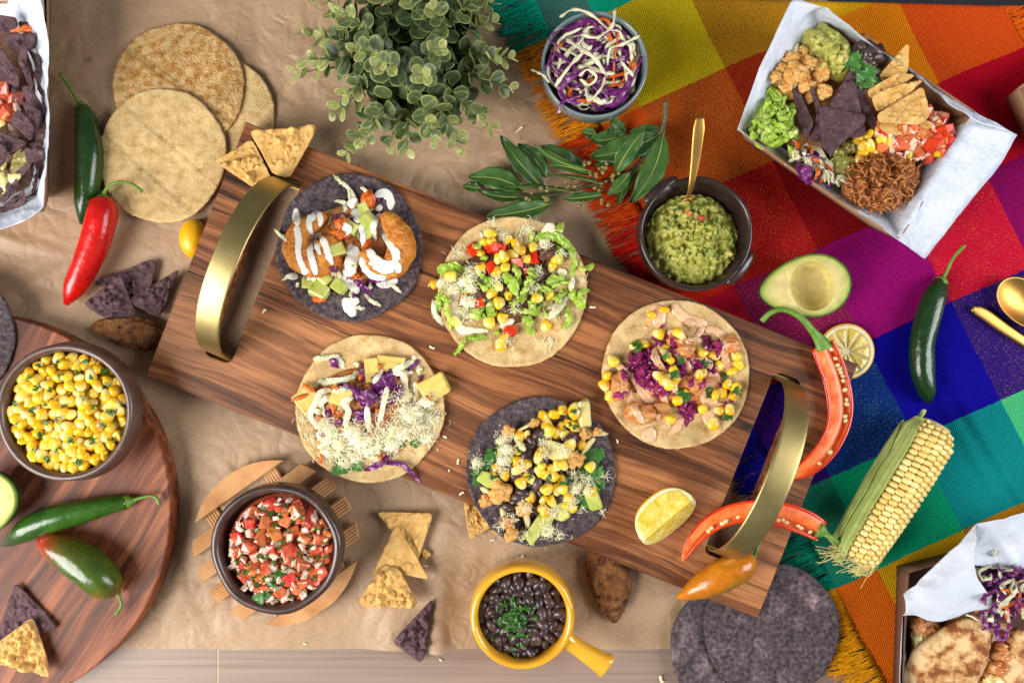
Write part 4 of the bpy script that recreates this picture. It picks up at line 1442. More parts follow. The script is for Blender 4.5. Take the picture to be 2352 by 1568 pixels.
for p, w in (([(985, 395), (1010, 500), (960, 600), (890, 740)], [26, 30, 44, 36]), ([(905, 425), (960, 440), (990, 480)], [26, 30, 22]), ([(830, 600), (900, 540), (1000, 510)], [70, 90, 40]), ([(620, 575), (700, 640), (800, 660), (860, 700)], [26, 46, 56, 40]),
             ([(700, 690), (780, 710), (840, 690)], [34, 44, 30]), ([(745, 340), (745, 440), (720, 520)], [24, 34, 30]), ([(430, 310), (475, 350), (510, 395)], [30, 40, 22]), ([(500, 545), (570, 550), (650, 580)], [14, 18, 16]),
             ([(945, 1270), (1080, 1275), (1180, 1350), (1262, 1450)], [20, 20, 20, 14]), ([(750, 1325), (900, 1270), (1000, 1160)], [20, 26, 16]), ([(1160, 920), (1240, 900), (1240, 850)], [18, 24, 16]), ([(330, 990), (420, 1000)], [24, 18]),
             ([(640, 800), (740, 800), (830, 780)], [20, 26, 20]), ([(1150, 425), (1250, 318)], [16, 16]), ([(425, 770), (395, 900)], [24, 18]), ([(480, 900), (560, 880)], [22, 18]), ([(640, 900), (700, 850), (750, 880)], [18, 24, 20]), ([(1060, 540), (1060, 640), (980, 720)], [24, 28, 20]), ([(1370, 830), (1415, 810)], [16, 16]), ([(1250, 490), (1280, 460)], [16, 14])):
    T.strand('cabbage_strip', p, [q * 1.15 for q in w], .0007, 'cabbage_purple', lift=.004, tw=1.1, leaf=.003)
for p in ([(75, 690), (150, 665), (230, 632)], [(190, 535), (240, 580), (300, 605)], [(460, 720), (470, 820)], [(495, 785), (545, 830)], [(1110, 1095), (1048, 1165)], [(880, 1165), (905, 1245)], [(1280, 500), (1210, 550)], [(720, 440), (705, 515)], [(310, 855), (370, 830)],
          [(850, 755), (875, 800)], [(890, 350), (895, 400)], [(460, 570), (520, 575)], [(1310, 640), (1350, 700)], [(360, 1170), (350, 1260)], [(980, 1040), (1000, 1060)]):
    T.strand('carrot_shred', p, 18, .0009, 'carrot', lift=.002, tw=.6)
for p, w in (([(450, 590), (350, 620), (290, 730), (255, 830), (330, 940), (345, 1030), (430, 1075), (320, 1120)], [28, 32, 28, 30, 28, 30, 30, 26]), ([(440, 640), (355, 720), (390, 830)], [36, 26, 22]), ([(650, 660), (560, 700), (605, 790), (580, 900), (600, 950)], [30, 28, 30, 26, 22]),
             ([(775, 745), (780, 850), (792, 960)], [28, 28, 22]), ([(960, 560), (930, 700), (900, 850), (888, 900)], [24, 26, 24, 16]), ([(1010, 440), (1100, 450), (1125, 560), (1100, 640)], [24, 32, 30, 22]), ([(1225, 510), (1225, 640), (1260, 770)], [26, 28, 24]),
             ([(920, 400), (830, 530)], [24, 22]), ([(490, 1150), (520, 1215)], [34, 30])):
    T.strand('cream_stripe', p, w, .0007, 'cream_ivory', n=12)
for (x, y, s_) in ((530, 1300, 1.1), (690, 1290, .7), (1085, 1080, .6), (1215, 1080, .6)):
    T.put('cilantro_leaf', RND.choice(CIL), x, y, (0, 0, RND.uniform(0, 6)), s_, .0012)
curls('grated_cheese', [(1150, 800, 90, 80), (1250, 930, 80, 80), (1070, 960, 90, 80), (900, 1000, 80, 70), (720, 1050, 80, 70), (550, 1080, 70, 56), (450, 970, 60, 44), (1350, 850, 60, 44), (640, 950, 60, 34), (800, 1100, 80, 60), (1000, 1080, 70, 50),
                        (570, 1250, 50, 36), (660, 1210, 60, 40), (980, 650, 30, 14), (1120, 650, 50, 30), (380, 900, 40, 18), (420, 1160, 50, 26), (1330, 700, 50, 22), (180, 850, 40, 5), (260, 1030, 40, 6), (1300, 1020, 60, 26)],
      T.root, T.surf, MT['cheese'], T.P, rad=.00022, ln=(.0022, .0075), lift=.0045)

# ------------------------------------------------------------------ taco with black beans, corn and cauliflower
T = taco('bean_taco', 'taco on dark blue corn tortilla with black beans, corn, cauliflower and cilantro leaves', 1243, 1082, 171, 'tortilla_blue', 5.0, (1041.2, 882, 4.0), curl=0.004, bub=44, bubh=.0016,
         lines=((-.25, .55, .75, .0009), (.62, -.1, .62, .0009)))
T.heap('bean_paste', 780, 780, 430, 430, 0.009, 'bean_paste', seed=7.0, amp=.5)
for (x, y) in ((760, 490), (690, 570), (1100, 460), (740, 900), (600, 980), (560, 1080), (800, 990), (740, 1140), (1060, 800), (560, 850), (960, 1060), (540, 760), (640, 820), (840, 700), (720, 520), (780, 460), (670, 640), (820, 560), (1130, 490),
               (640, 1000), (590, 1040), (700, 1180), (880, 900), (1080, 500), (970, 700), (520, 700), (610, 890), (770, 920), (690, 790), (640, 1090), (510, 1120)):
    T.put('black_bean', RND.choice(BEAN), x, y, (RND.uniform(-.4, .4), RND.uniform(-.4, .4), RND.uniform(0, 6)), RND.uniform(1.0, 1.3), .001, add=True)


def cauli(c, x, y, r, sx_=None, seed=1.0):
    """browned floret with its pale stalk"""
    if sx_:
        c.strand('cauliflower_stalk', [(x, y), ((x + sx_[0]) / 2 + 6, (y + sx_[1]) / 2), sx_], [r * .62, r * .42, r * .34], .0032, 'cauliflower_stem', n=10, lift=.002)
    h = c.hit(x, y)
    k = S * (H - h.z) / H / c.sc
    parts = []
    for q in range(9):
        a = q * 2.4
        d = 0.62 * math.sqrt(q / 9)
        parts.append(blob(h + Vector((math.cos(a) * d * r * k * 1.3, math.sin(a) * d * r * k * 1.3, 0.003 + 0.002 * (1 - d))), (r * k * .55, r * k * .55, r * k * .5), 2, .5, 3.0, seed + q, .3, 8))
    v, f = joinvf(parts)
    o = obj('cauliflower_floret', v, f, MT['cauliflower_floret'], c.root)
    c.surf.add(v, f)
    return o


for a in ((500, 425, 52, (560, 470)), (740, 350, 40, (580, 430)), (1215, 450, 55, (1415, 455)), (1110, 690, 75, (1130, 610)), (430, 985, 95, (300, 1000)), (300, 1060, 60, None), (645, 1130, 68, (690, 1320)), (490, 1260, 55, (600, 1240)), (530, 1370, 60, (545, 1290)), (1320, 430, 36, (1390, 450))):
    cauli(T, *a, seed=RND.uniform(0, 40))
for p in ([(1180, 640), (1230, 570), (1300, 490)], [(250, 950), (330, 990)], [(560, 480), (620, 560), (660, 610)], [(440, 1130), (470, 1220)]):
    T.strand('cauliflower_stalk', p, [22, 30, 26], .0022, 'cauliflower_stem', n=8, lift=.002)
for (x, y, s_) in ((1275, 660, 1.5), (1285, 860, 1.6), (1180, 1040, 1.35), (1060, 910, 1.2), (255, 850, 1.3), (320, 720, 1.1), (420, 620, 1.0), (345, 645, .8), (1220, 760, 1.2), (340, 930, .9)):
    T.put('cilantro_leaf', RND.choice(CIL), x, y, (RND.uniform(-.25, .25), RND.uniform(-.25, .25), RND.uniform(0, 6)), s_, .0022, add=True)
for (x, y, rz, s_) in ((1200, 285, 1.5, (1.9, 1.2, 1.1)), (945, 620, .3, (1.8, 1.6, 1.0)), (770, 1320, -.95, (1.9, 1.2, .9)), (890, 1190, -.95, (1.9, 1.1, .9)), (1290, 1045, 1.2, (1.5, 1.2, 1.2)), (990, 1170, 1.0, (1.3, 1.1, 1.0)), (330, 880, .5, (1.3, 1.2, .9)), (490, 650, .8, (1.2, 1.0, .9))):
    T.put('avocado_chunk', RND.choice(AVO if y > 640 else AVP), x, y, (RND.uniform(-.2, .2), RND.uniform(-.2, .2), -rz), s_, .003, add=True)
corn(T, [(830, 290), (925, 265), (1010, 240), (1110, 220), (1115, 270), (855, 365), (1070, 360), (1130, 400), (990, 395), (860, 450), (935, 450), (1020, 465), (610, 480), (680, 460), (1075, 550), (1165, 550), (590, 600), (810, 630), (780, 670), (600, 700), (590, 780),
         (670, 740), (815, 745), (910, 770), (845, 830), (920, 840), (370, 830), (475, 830), (700, 865), (985, 870), (960, 740), (1010, 740), (860, 965), (945, 960), (1000, 960), (710, 1025), (830, 1055), (900, 1070), (1040, 1040), (820, 1130), (1080, 1140), (625, 905),
         (1260, 750), (1255, 980), (790, 800), (1030, 1100), (840, 1160), (400, 760), (880, 430)])
for (x, y) in ((1105, 250), (1075, 355), (1120, 390), (600, 600), (710, 850), (370, 850), (880, 850), (985, 890), (1030, 400)):
    T.put('herb_shred', RND.choice(HERB), x, y, (0, 0, RND.uniform(0, 6)), (1.0, 1.8, 1.0), .0008)
curls('grated_cheese', [(470, 520, 50, 40), (490, 600, 40, 26), (460, 700, 40, 26), (220, 720, 36, 30), (430, 770, 36, 16), (1140, 850, 36, 26), (1130, 950, 40, 34), (660, 1130, 30, 10), (850, 1340, 50, 26), (920, 1180, 40, 14), (840, 520, 30, 12), (1000, 600, 50, 14),
                        (1090, 1090, 40, 14), (650, 1380, 40, 12), (1230, 870, 36, 10), (430, 1300, 40, 8), (970, 1380, 40, 6), (1180, 1140, 20, 4), (540, 1210, 40, 12), (1240, 960, 40, 8), (1380, 850, 40, 4), (1370, 1160, 16, 3), (840, 640, 24, 10), (630, 760, 20, 6)],
      T.root, T.surf, MT['cheese'], T.P)

# ------------------------------------------------------------------ loose tortillas
def loose_tortilla(label, cx, cy, r, z, m, seed, group, **kw):
    v, f = tortilla_vf(cx, cy, r, z, seed, **kw)
    return obj('tortilla', v, f, MT[m], label=label, cat='tortilla', group=group, vcol=list(TORT_COL))


g = 'plain corn tortillas in a fan'
loose_tortilla('pale corn tortilla mostly hidden at the bottom of the fan, nearest the plant', 478, 270, 151, 0.0040, 'tortilla_corn', 21.0, g, bub=8, bubh=.0005, th=.0018, wav=.0006)
loose_tortilla('toasted golden corn tortilla lying behind the two paler ones', 410, 199, 150, 0.0064, 'tortilla_toasted', 22.0, g, bub=12, bubh=.0007, th=.0020, wav=.0008, lines=((-.3, .2, -.6, .0007), (.1, .0, -.62, .0007)), ell=.98)
loose_tortilla('smooth pale corn tortilla on top of the fan beside the red chilli', 371, 357, 148, 0.0092, 'tortilla_corn', 23.0, g, bub=8, bubh=.0006, th=.0020, wav=.0010, lines=((-.3, -.2, -.72, .0005), (.2, .1, -.7, .0005)), ell=1.04)
g = 'plain blue corn tortillas'
loose_tortilla('dark blue corn tortilla under another one by the table edge', 1706, 1490, 164, 0.0086, 'tortilla_blue', 24.0, g, bub=30, bubh=.0008, spot=.5, lines=((-.2, .2, .6, .0006),))
loose_tortilla('dark blue corn tortilla on top of another beneath the board corner', 1773, 1446, 155, 0.0122, 'tortilla_blue', 25.0, g, bub=30, bubh=.0009, spot=.6, curl=.002, th=.002, lines=((-.25, 0, 1.45, .0007), (.3, 0, 1.48, .0007)))

# ------------------------------------------------------------------ chips
CHIP_COL = []


def chip_vf(poly, z, seed, th=0.0012, bend=(0.0, 0.0), tilt=(0.0, 0.0), bub=26, bh=0.0016, rnd=13, n=96, nr=26, bite=0.035):
    P = [tuple(W(a, b, z)[:2]) for a, b in poly]
    o = rounded(P, LD(rnd, z), 5, n)
    rr = random.Random(int(seed * 13))
    cx, cy = sum(p[0] for p in o) / n, sum(p[1] for p in o) / n
    o = [(cx + (p[0] - cx) * (1 + bite * noise.noise(Vector((p[0] * 300, p[1] * 300, seed)))), cy + (p[1] - cy) * (1 + bite * noise.noise(Vector((p[0] * 300, p[1] * 300, seed))))) for p in o]
    R = max(math.dist(p, (cx, cy)) for p in o)
    B = []
    for _ in range(int(bub * 2.6)):
        q = rr.choice(o)
        d = math.sqrt(rr.random()) * .93
        rb_ = rr.uniform(.03, .17) if rr.random() < .35 else rr.uniform(.03, .07)
        B.append((cx + (q[0] - cx) * d, cy + (q[1] - cy) * d, R * rb_, bh * 1.5 * (rb_ / .17) ** .7 * rr.uniform(.6, 1)))

    def mid(X, Y):
        x, y = (X - cx) / R, (Y - cy) / R
        return R * (bend[0] * x * x + bend[1] * y * y) + (X - cx) * tilt[0] + (Y - cy) * tilt[1] + R * 0.05 * noise.noise(Vector((x * 1.4 + seed, y * 1.4, seed)))
    m0 = min(mid(*p) for p in o + [(cx, cy)])

    def zt(X, Y, s):
        q = z + th + mid(X, Y) - m0
        for bx, by, br, b_h in B:
            d2 = ((X - bx) ** 2 + (Y - by) ** 2) / (br * br)
            if d2 < 1: q += b_h * math.sqrt(1 - d2)
        return q
    v, f = slab(o, nr, th, zt, lambda X, Y, s: z + mid(X, Y) - m0, edge=0.0005)
    CHIP_COL.clear()
    for p in v:
        k = .92 + .22 * noise.noise(Vector((p.x * 70 + seed, p.y * 70, 3)))
        for bx, by, br, b_h in B:
            d2 = ((p.x - bx) ** 2 + (p.y - by) ** 2) / (br * br)
            if d2 < 1: k += .16 * (1 - d2) - .10 * (d2 > .7)
        CHIP_COL.append((k, k * (.94 + .06 * k), k * (.84 + .16 * k)))
    return v, f


def chip(label, poly, z, m, seed, group=None, parent=None, **kw):
    v, f = chip_vf(poly, z, seed, **kw)
    if parent is not None:
        return obj('tortilla_chip', v, f, MT[m], parent, vcol=list(CHIP_COL)), v, f
    return obj('tortilla_chip', v, f, MT[m], vcol=list(CHIP_COL), label=label, cat='tortilla chip', group=group), v, f


Y, Bl = 'chip_yellow', 'chip_blue'
g = 'yellow corn chips'
chip('blistered yellow corn chip lying half off the board corner under another chip', [(492, 371), (582, 320), (634, 424), (586, 434)], 0.027, Y, 1, g, bend=(.1, .1), tilt=(.12, -.06), bh=.0024)
chip('yellow corn chip on the board corner overlapping a second one near the brass handle', [(576, 303), (739, 290), (664, 412), (626, 400)], 0.0325, Y, 2, g, bend=(.12, .05), tilt=(.05, .05), bh=.002)
g = 'blue corn chips'
chip('long dark blue chip at the back of the three beside the red chilli', [(214, 650), (352, 595), (362, 608), (340, 694)], 0.005, Bl, 3, g, bend=(.05, .15), bh=.002)
chip('broad dark blue chip in front of the red chilli tip', [(191, 699), (286, 633), (317, 727), (243, 730)], 0.0085, Bl, 4, g, bend=(-.1, .1), tilt=(0.02, .05), bh=.0026)
chip('dark blue chip partly tucked under the left end of the board', [(292, 691), (416, 617), (368, 731)], 0.0075, Bl, 5, g, bend=(.05, .05), tilt=(-.03, 0), bh=.002)
g = 'yellow corn chips'
chip('yellow corn chip lying flat under the tall chip on the paper', [(864, 1173), (997, 1176), (960, 1288)], 0.006, Y, 6, g, bend=(.05, .1), tilt=(0, .03), bh=.0016)
chip('small broken corner of yellow chip beside the chip pile', [(964, 1250), (992, 1272), (974, 1287)], 0.004, Y, 7, g, bub=6, rnd=6, n=36, nr=8)
chip('smooth amber corn chip standing tall in the middle of the chip pile', [(856, 1318), (911, 1200), (989, 1328), (925, 1318)], 0.0105, Y, 8, g, bend=(.18, -.05), tilt=(.0, .05), bub=8, bh=.0016)
chip('blistered yellow corn chip with a torn top in front of the chip pile', [(826, 1373), (882, 1294), (917, 1305), (961, 1384), (948, 1393), (834, 1390)], 0.0145, Y, 9, g, bend=(.1, .12), tilt=(.0, -.08), bub=40, bh=.0024)
chip('yellow corn chip peeking from under the bean taco', [(1060, 1122), (1079, 1241), (1148, 1196)], 0.006, Y, 10, g, bend=(.1, .05), bh=.0018)
chip('sliver of yellow chip beside the board edge under the bean taco', [(1120, 1214), (1142, 1229), (1156, 1210)], 0.0035, Y, 11, g, bub=5, rnd=5, n=30, nr=6)
chip('dark blue chip with bubbles lying across the paper edge', [(995, 1370), (901, 1472), (968, 1522), (982, 1488)], 0.005, Bl, 12, 'blue corn chips', bend=(.1, .05), tilt=(.05, 0), bub=60, bh=.002)

# ------------------------------------------------------------------ round board and what lies on it
ZR = 0.027
rc = W(-62, 1174, ZR)
RR = LD(454, ZR)
out = [(rc.x + RR * math.cos(a) * (1 + .004 * math.sin(3 * a)), rc.y + RR * math.sin(a)) for a in [2 * PI * i / 120 for i in range(120)]]
v, f = extrude_poly(out, 0.005, ZR, 0.0015)
obj('round_board', v, f, MT['round_wood'], smooth=False, label='round reddish wood board cut off at the edge of the picture', cat='wooden board')
loose_tortilla('greyish blue corn tortilla on the round board above the corn bowl', -117, 770, 150, ZR + .0005, 'tortilla_blue', 26.0, 'plain blue corn tortillas', bub=10, bubh=.0006, wav=.0006)
chip('dark blue chip on the round board under a yellow chip', [(40, 1333), (137, 1437), (104, 1452), (-14, 1484)], ZR + .001, Bl, 13, 'blue corn chips', bend=(.1, .1), bh=.0018)
chip('pale blistered yellow chip on the round board over a blue chip', [(80, 1412), (124, 1551), (-16, 1516), (-10, 1478)], ZR + .0055, Y, 14, 'yellow corn chips', bend=(.1, .15), tilt=(0, -.05), bub=50, bh=.0028)


# ------------------------------------------------------------------ bowls
def bowl(name, label, cat, cx, cy, R, zrim, zbase, m, th=8, rb=0.62, wob=0.02, seed=1.0, belly=1.0, lipw=1.0, sx=1.0, sy=1.0, rot=0.0, group=None, deep=0.8):
    """cx, cy, R = rim outline in layout units at rim height"""
    c = W(cx, cy, zrim)
    r = LD(R, zrim)
    t_ = LD(th, zrim)
    h = zrim - zbase
    prof = [(0.001, zbase), (r * rb, zbase), (r * rb * 1.12, zbase + h * .06), (r * (rb * .45 + .55 * belly), zbase + h * .32), (r * belly * 1.005, zbase + h * .62), (r * 1.0, zbase + h * .88), (r * .998, zbase + h * .97),
            (r - t_ * .35, zrim), (r - t_ * .75, zrim - h * .01), (r - t_ * 1.0, zrim - h * .07), (r - t_ * 1.12, zrim - h * .25), (r * .86 - t_ * 1.1, zbase + h * (1 - deep) + h * .22), (r * .55, zbase + h * (1 - deep) + h * .05), (0.001, zbase + h * (1 - deep))]
    v, f = lathe(prof, 88, Vector((c.x, c.y, 0)), wob, seed, sx, sy, rot)
    o = obj(name, v, f, MT[m], label=label, cat=cat, group=group)
    return o, c, r, v, f


def fill(c, r, zc, h, n, mind, seed):
    """n spots over a domed disc with a minimum spacing"""
    rr = random.Random(seed)
    pts = []
    tries = 0
    while len(pts) < n and tries < n * 60:
        tries += 1
        a, d = rr.uniform(0, 2 * PI), math.sqrt(rr.random())
        x, y = c.x + r * d * math.cos(a), c.y + r * d * math.sin(a)
        if all((x - q[0]) ** 2 + (y - q[1]) ** 2 > mind * mind for q in pts):
            pts.append((x, y, zc + h * (1 - d * d)))
    return pts


def food(name, label, cat, c, r, z, h, m, seed=1.0, amp=.25, fr=90, group=None, nr=26, na=90, fine=0.0012):
    root = thing(name, label, cat, (c.x, c.y, z), group)
    out = [(c.x + r * math.cos(2 * PI * j / na), c.y + r * math.sin(2 * PI * j / na)) for j in range(na)]
    v, f = slab(out, nr, .001, lambda X, Y_, s: z + h * (1 - s * s) * (1 + amp * fbm(X, Y_, fr, seed, 4)) + fine * fbm(X, Y_, fr * 3, seed + 2, 3), lambda X, Y_, s: z - .012)
    o = obj('base', v, f, MT[m], root)
    su = Surf(z)
    su.add(v, f)
    return root, su


# corn bowl
o, c, r, v, f = bowl('clay_bowl', 'brown clay bowl full of yellow corn on the round board', 'bowl', 147, 947, 158, ZR + .046, ZR + .0004, 'clay_brown', th=17, rb=.55, wob=.02, seed=3.0, belly=1.03)
root, su = food('corn_salad', 'yellow corn kernels with chopped herbs filling the clay bowl', 'corn', c, r * .89, ZR + .030, .009, 'kernel', 2.0)
spots = fill(c, r * .86, ZR + .030, .010, 120, .0080, 4) + fill(c, r * .84, ZR + .037, .011, 178, .0070, 5)
for (x, y, z) in spots:
    flat = RND.random() < .7
    rot = (PI / 2 + RND.uniform(-.7, .7), RND.uniform(-.5, .5), RND.uniform(0, 6.3)) if flat else (RND.uniform(-.7, .7), RND.uniform(-.7, .7), RND.uniform(0, 6))
    piece('corn_kernel', RND.choice(KERN), root, MX(Vector((x, y, z + RND.uniform(-.002, .002))), rot, RND.uniform(1.0, 1.28)))
for (x, y, z) in fill(c, r * .82, ZR + .0425, .011, 30, .010, 6):
    piece('herb_shred', RND.choice(HERB), root, MX(Vector((x, y, z)), (RND.uniform(-.4, .4), RND.uniform(-.4, .4), RND.uniform(0, 6)), (RND.uniform(.6, 1.1), RND.uniform(1.2, 2.4), 1)))

TOM = dice('tomato_piece', 'tomato_red', (.0046, .0038, .0028), k=8, jit=.42, bev=.3)
ONI = dice('onion_piece', 'onion', (.0036, .0026, .0015), k=8, jit=.45, bev=.35)
# guacamole bowl
o, c, r, v, f = bowl('dark_clay_bowl', 'nearly black clay bowl of guacamole with small lugs on the plaid cloth', 'bowl', 1600, 536, 131, .052, .0074, 'clay_black', th=11, rb=.55, wob=.025, seed=6.0)
# two lugs on the rim
for a in (math.radians(-38), math.radians(128)):
    q = Vector((c.x + math.cos(a) * r * .99, c.y + math.sin(a) * r * .99, .048))
    v2, f2 = blob(q, (.006, .018, .0045), 3, .05, 1, 1, 0, 1, (0, 0, a))
    obj('lug', v2, f2, MT['clay_black'], o)
root, su = food('guacamole', 'lumpy green guacamole in the dark clay bowl', 'guacamole', Vector((c.x - .0006, c.y - .004, 0)), r * .84, .032, .018, 'guacamole', 3.0, amp=.55, fr=75, nr=56, na=150, fine=.0050)
G = Ctx(root, su, 0, 0, 1.0)
CH = [mkmesh('guacamole_chunk', *blob(Vector((0, 0, 0)), (.0045, .0034, .0028), 2, .5, 1.6, q_ * 3.1), MT['guacamole_chunk']) for q_ in range(5)]
for _ in range(46):
    a, d = RND.uniform(0, 2 * PI), math.sqrt(RND.random()) * 92
    G.put('avocado_chunk', RND.choice(CH), 1597 + d * math.cos(a), 543 + d * math.sin(a), None, RND.uniform(.45, .95), -.0008)
for (x, y) in ((1609, 503), (1580, 490), (1622, 548)):
    G.put('tomato_piece', RND.choice(TOM), x, y, None, RND.uniform(.5, .7), -.0004)
for _ in range(16):
    a, d = RND.uniform(0, 2 * PI), math.sqrt(RND.random()) * 90
    G.put('herb_shred', RND.choice(HERB), 1597 + d * math.cos(a), 543 + d * math.sin(a), (0, 0, RND.uniform(0, 6)), 1.0, .0006)

# golden spoon in the guacamole
sp = thing('golden_spoon', 'brushed gold spoon standing in the guacamole', 'spoon', W(1583, 455, .04))
q = cr([W(1608, 268, .078), W(1604, 310, .073), W(1597, 370, .063), (W(1589, 420, .055)), W(1582, 448, .046), W(1580, 458, .041)], 24)
v, f = sweep(q, [LD(k, .06) for k in lerpl([9, 13.5, 12.5, 10, 7.5, 5.5, 5, 5], 24)], [.0007] * 24, 12, power=.7)
obj('handle', v, f, MT['gold_cutlery'], sp)
q = cr([W(1581, 455, .043), W(1578, 468, .037), W(1572, 492, .033), W(1566, 512, .032)], 14)
v, f = sweep(q, [LD(k, .04) for k in lerpl([5, 14, 22, 24, 22, 14, 4], 14)], [.0008] * 14, 12)
obj('bowl', v, f, MT['gold_cutlery'], sp)

# slaw bowl
o, c, r, v, f = bowl('grey_bowl', 'glazed grey-blue bowl of cabbage slaw near the plant', 'bowl', 1366, 147, 123, .056, .0074, 'glaze_grey', th=8, rb=.52, wob=.003, seed=7.0)
root, su = food('cabbage_slaw', 'purple and white shredded cabbage slaw with carrot in the grey bowl', 'slaw', c, r * .90, .030, .008, 'cabbage_purple', 4.0)
Sg = Ctx(root, su, 0, 0, 1.0)


def tangle(cx, cy, R, zlo, zhi, n, names, L=(.025, .06), w=(.0009, .0024)):
    """loose curling strips over a disc (layout units)"""
    kk = 0
    for _ in range(n):
        a, d = RND.uniform(0, 2 * PI), math.sqrt(RND.random()) * R
        z = zlo + (zhi - zlo) * RND.random() * (1.1 - .5 * (d / R) ** 2)
        p = W(cx + d * math.cos(a), cy + d * math.sin(a), z)
        th = RND.uniform(0, 2 * PI)
        cv = RND.gauss(0, 30)
        ln = RND.uniform(*L)
        m_ = 14
        pts = []
        C0 = W(cx, cy, z)
        RW = LD(R, z) * 1.03
        sd = RND.uniform(0, 99)
        for k in range(m_):
            pts.append(p + Vector((0, 0, .004 * noise.noise(Vector((k * .35, sd, 0))))))
            th += cv * ln / m_ + .25 * noise.noise(Vector((k * .4, sd, 9)))
            dd = Vector((p.x - C0.x, p.y - C0.y, 0))
            if dd.length > RW * .86:
                tg = Vector((math.cos(th), math.sin(th), 0))
                if tg.dot(dd) > 0:
                    th += .6 * (1 if tg.cross(dd).z < 0 else -1)
            p = p + Vector((math.cos(th), math.sin(th), 0)) * (ln / m_)
        nm, mm = RND.choice(names)
        ww = RND.uniform(*w)
        wl = [ww * q for q in ([.4] + [1] * (m_ - 2) + [.4])]
        tw = [1.5 * noise.noise(Vector((k * .25, sd, 4))) for k in range(m_)]
        if RND.random() < .5:
            v, f = leafstrip(pts, [q * 1.25 for q in wl], .0007, .0012, sd, twist=tw)
        else:
            v, f = sweep(pts, wl, [ww * .4] * m_, 6, twist=tw)
        obj(nm, v, f, MT[mm], root)


CW, CP, CA = ('cabbage_strip', 'cabbage_white'), ('cabbage_strip', 'cabbage_purple'), ('carrot_shred', 'carrot')
tangle(1366, 147, 100, .036, .046, 80, [CP, CP, CW])
tangle(1366, 147, 100, .044, .056, 110, [CW, CW, CP, CP, CW, CP, CA])
for p, m, w in (([(1248, 262 - 100), (1280, 110), (1262, 92), (1290, 66), (1340, 78)], 'cabbage_purple', 4), ([(1220, 160), (1245, 172), (1262, 190)], 'cabbage_white', 5), ([(1285, 40), (1318, 22), (1360, 36), (1400, 70)], 'cabbage_white', 6),
                ([(1412, 22), (1406, 60), (1370, 86), (1335, 80)], 'cabbage_white', 6), ([(1470, 82), (1430, 102), (1402, 112), (1395, 150)], 'cabbage_white', 6), ([(1475, 130), (1455, 180), (1425, 230)], 'cabbage_purple', 5),
                ([(1284, 262), (1290, 236), (1330, 222), (1345, 208)], 'cabbage_purple', 6), ([(1360, 105), (1310, 150), (1275, 200)], 'cabbage_white', 7), ([(1300, 90), (1360, 130), (1395, 175)], 'cabbage_white', 8),
                ([(1330, 175), (1350, 160), (1370, 178), (1352, 195), (1332, 182)], 'cabbage_white', 6), ([(1345, 200), (1352, 230), (1380, 205), (1390, 175)], 'cabbage_white', 5)):
    q = cr([W(x, y, .056 + .004 * math.sin(i * 1.3)) for i, (x, y) in enumerate(p)], 22)
    v, f = sweep(q, [LD(w * .66, .055) * (.4 if i in (0, 21) else 1 + .3 * math.sin(i * 1.1)) for i in range(22)], .0006, 6, twist=[.8 * math.sin(i * .4) for i in range(22)])
    obj('cabbage_strip', v, f, MT[m], root)

# salsa bowl on slatted trivet
tv = thing('slatted_trivet', 'round wooden trivet of fluted slats under the salsa bowl', 'trivet', W(632, 1247, .004))
ax, nr_ = (.816, -.578), (.578, .816)
RT = 191
for i, (p0, p1, zt) in enumerate(((-190, -144, .0115), (-114, -80, .0115), (-56, -22, .0115), (3, 37, .0115), (67, 102, .0115), (141, 189, .0115))):
    k = max(4, int((p1 - p0) / 6) * 2)
    rows = []
    for j in range(k + 1):
        p = p0 + (p1 - p0) * j / k
        hw = math.sqrt(max(4, RT * RT - p * p)) - 1
        z = .0125 - (.0009 if j % 2 == 0 else 0)
        rows.append((p, hw, z))
    v, f = [], []
    zb = .0068
    for p, hw, z in rows:
        for s in (-1, 1):
            x, y = 632 + ax[0] * hw * s + nr_[0] * p, 1247 + ax[1] * hw * s + nr_[1] * p
            a = W(x, y, .012)
            v.append(Vector((a.x, a.y, z)))
            v.append(Vector((a.x, a.y, zb)))
    for j in range(len(rows) - 1):
        a, b = j * 4, (j + 1) * 4
        f += [(a, a + 2, b + 2, b), (a + 1, b + 1, b + 3, a + 3), (a, b, b + 1, a + 1), (a + 2, a + 3, b + 3, b + 2)]
    e = (len(rows) - 1) * 4
    f += [(0, 1, 3, 2), (e, e + 2, e + 3, e + 1)]
    obj('slat', v, f, MT['trivet_wood'], tv, smooth=False)
for al in (-82, 82):
    k = 10
    pts = []
    v, f = [], []
    for j in range(k + 1):
        q = al - 17 + 34 * j / k
        z = .0068 - (.0008 if j % 2 == 0 else 0)
        for s in (-1, 1):
            hw = math.sqrt(RT * RT - q * q) - 4
            x, y = 632 + ax[0] * q + nr_[0] * hw * s, 1247 + ax[1] * q + nr_[1] * hw * s
            a = W(x, y, .008)
            v.append(Vector((a.x, a.y, z - .0002)))
            v.append(Vector((a.x, a.y, .0035)))
    for j in range(k):
        a, b = j * 4, (j + 1) * 4
        f += [(a, a + 2, b + 2, b), (a + 1, b + 1, b + 3, a + 3), (a, b, b + 1, a + 1), (a + 2, a + 3, b + 3, b + 2)]
    e = k * 4
    f += [(0, 1, 3, 2), (e, e + 2, e + 3, e + 1)]
    obj('cross_bar', v, f, MT['trivet_wood'], tv, smooth=False)
o, c, r, v, f = bowl('salsa_bowl', 'uneven dark brown clay bowl of tomato salsa on the trivet', 'bowl', 632, 1262, 149, .056, .0128, 'clay_dark', th=19, rb=.58, wob=.05, seed=2.0, belly=1.0)
root, su = food('tomato_salsa', 'chopped tomato and onion salsa in the uneven brown bowl', 'salsa', Vector((c.x + .004, c.y - .001, 0)), r * .86, .0455, .004, 'salsa_juice', 5.0)
cc = Vector((c.x + .003, c.y - .003, 0))
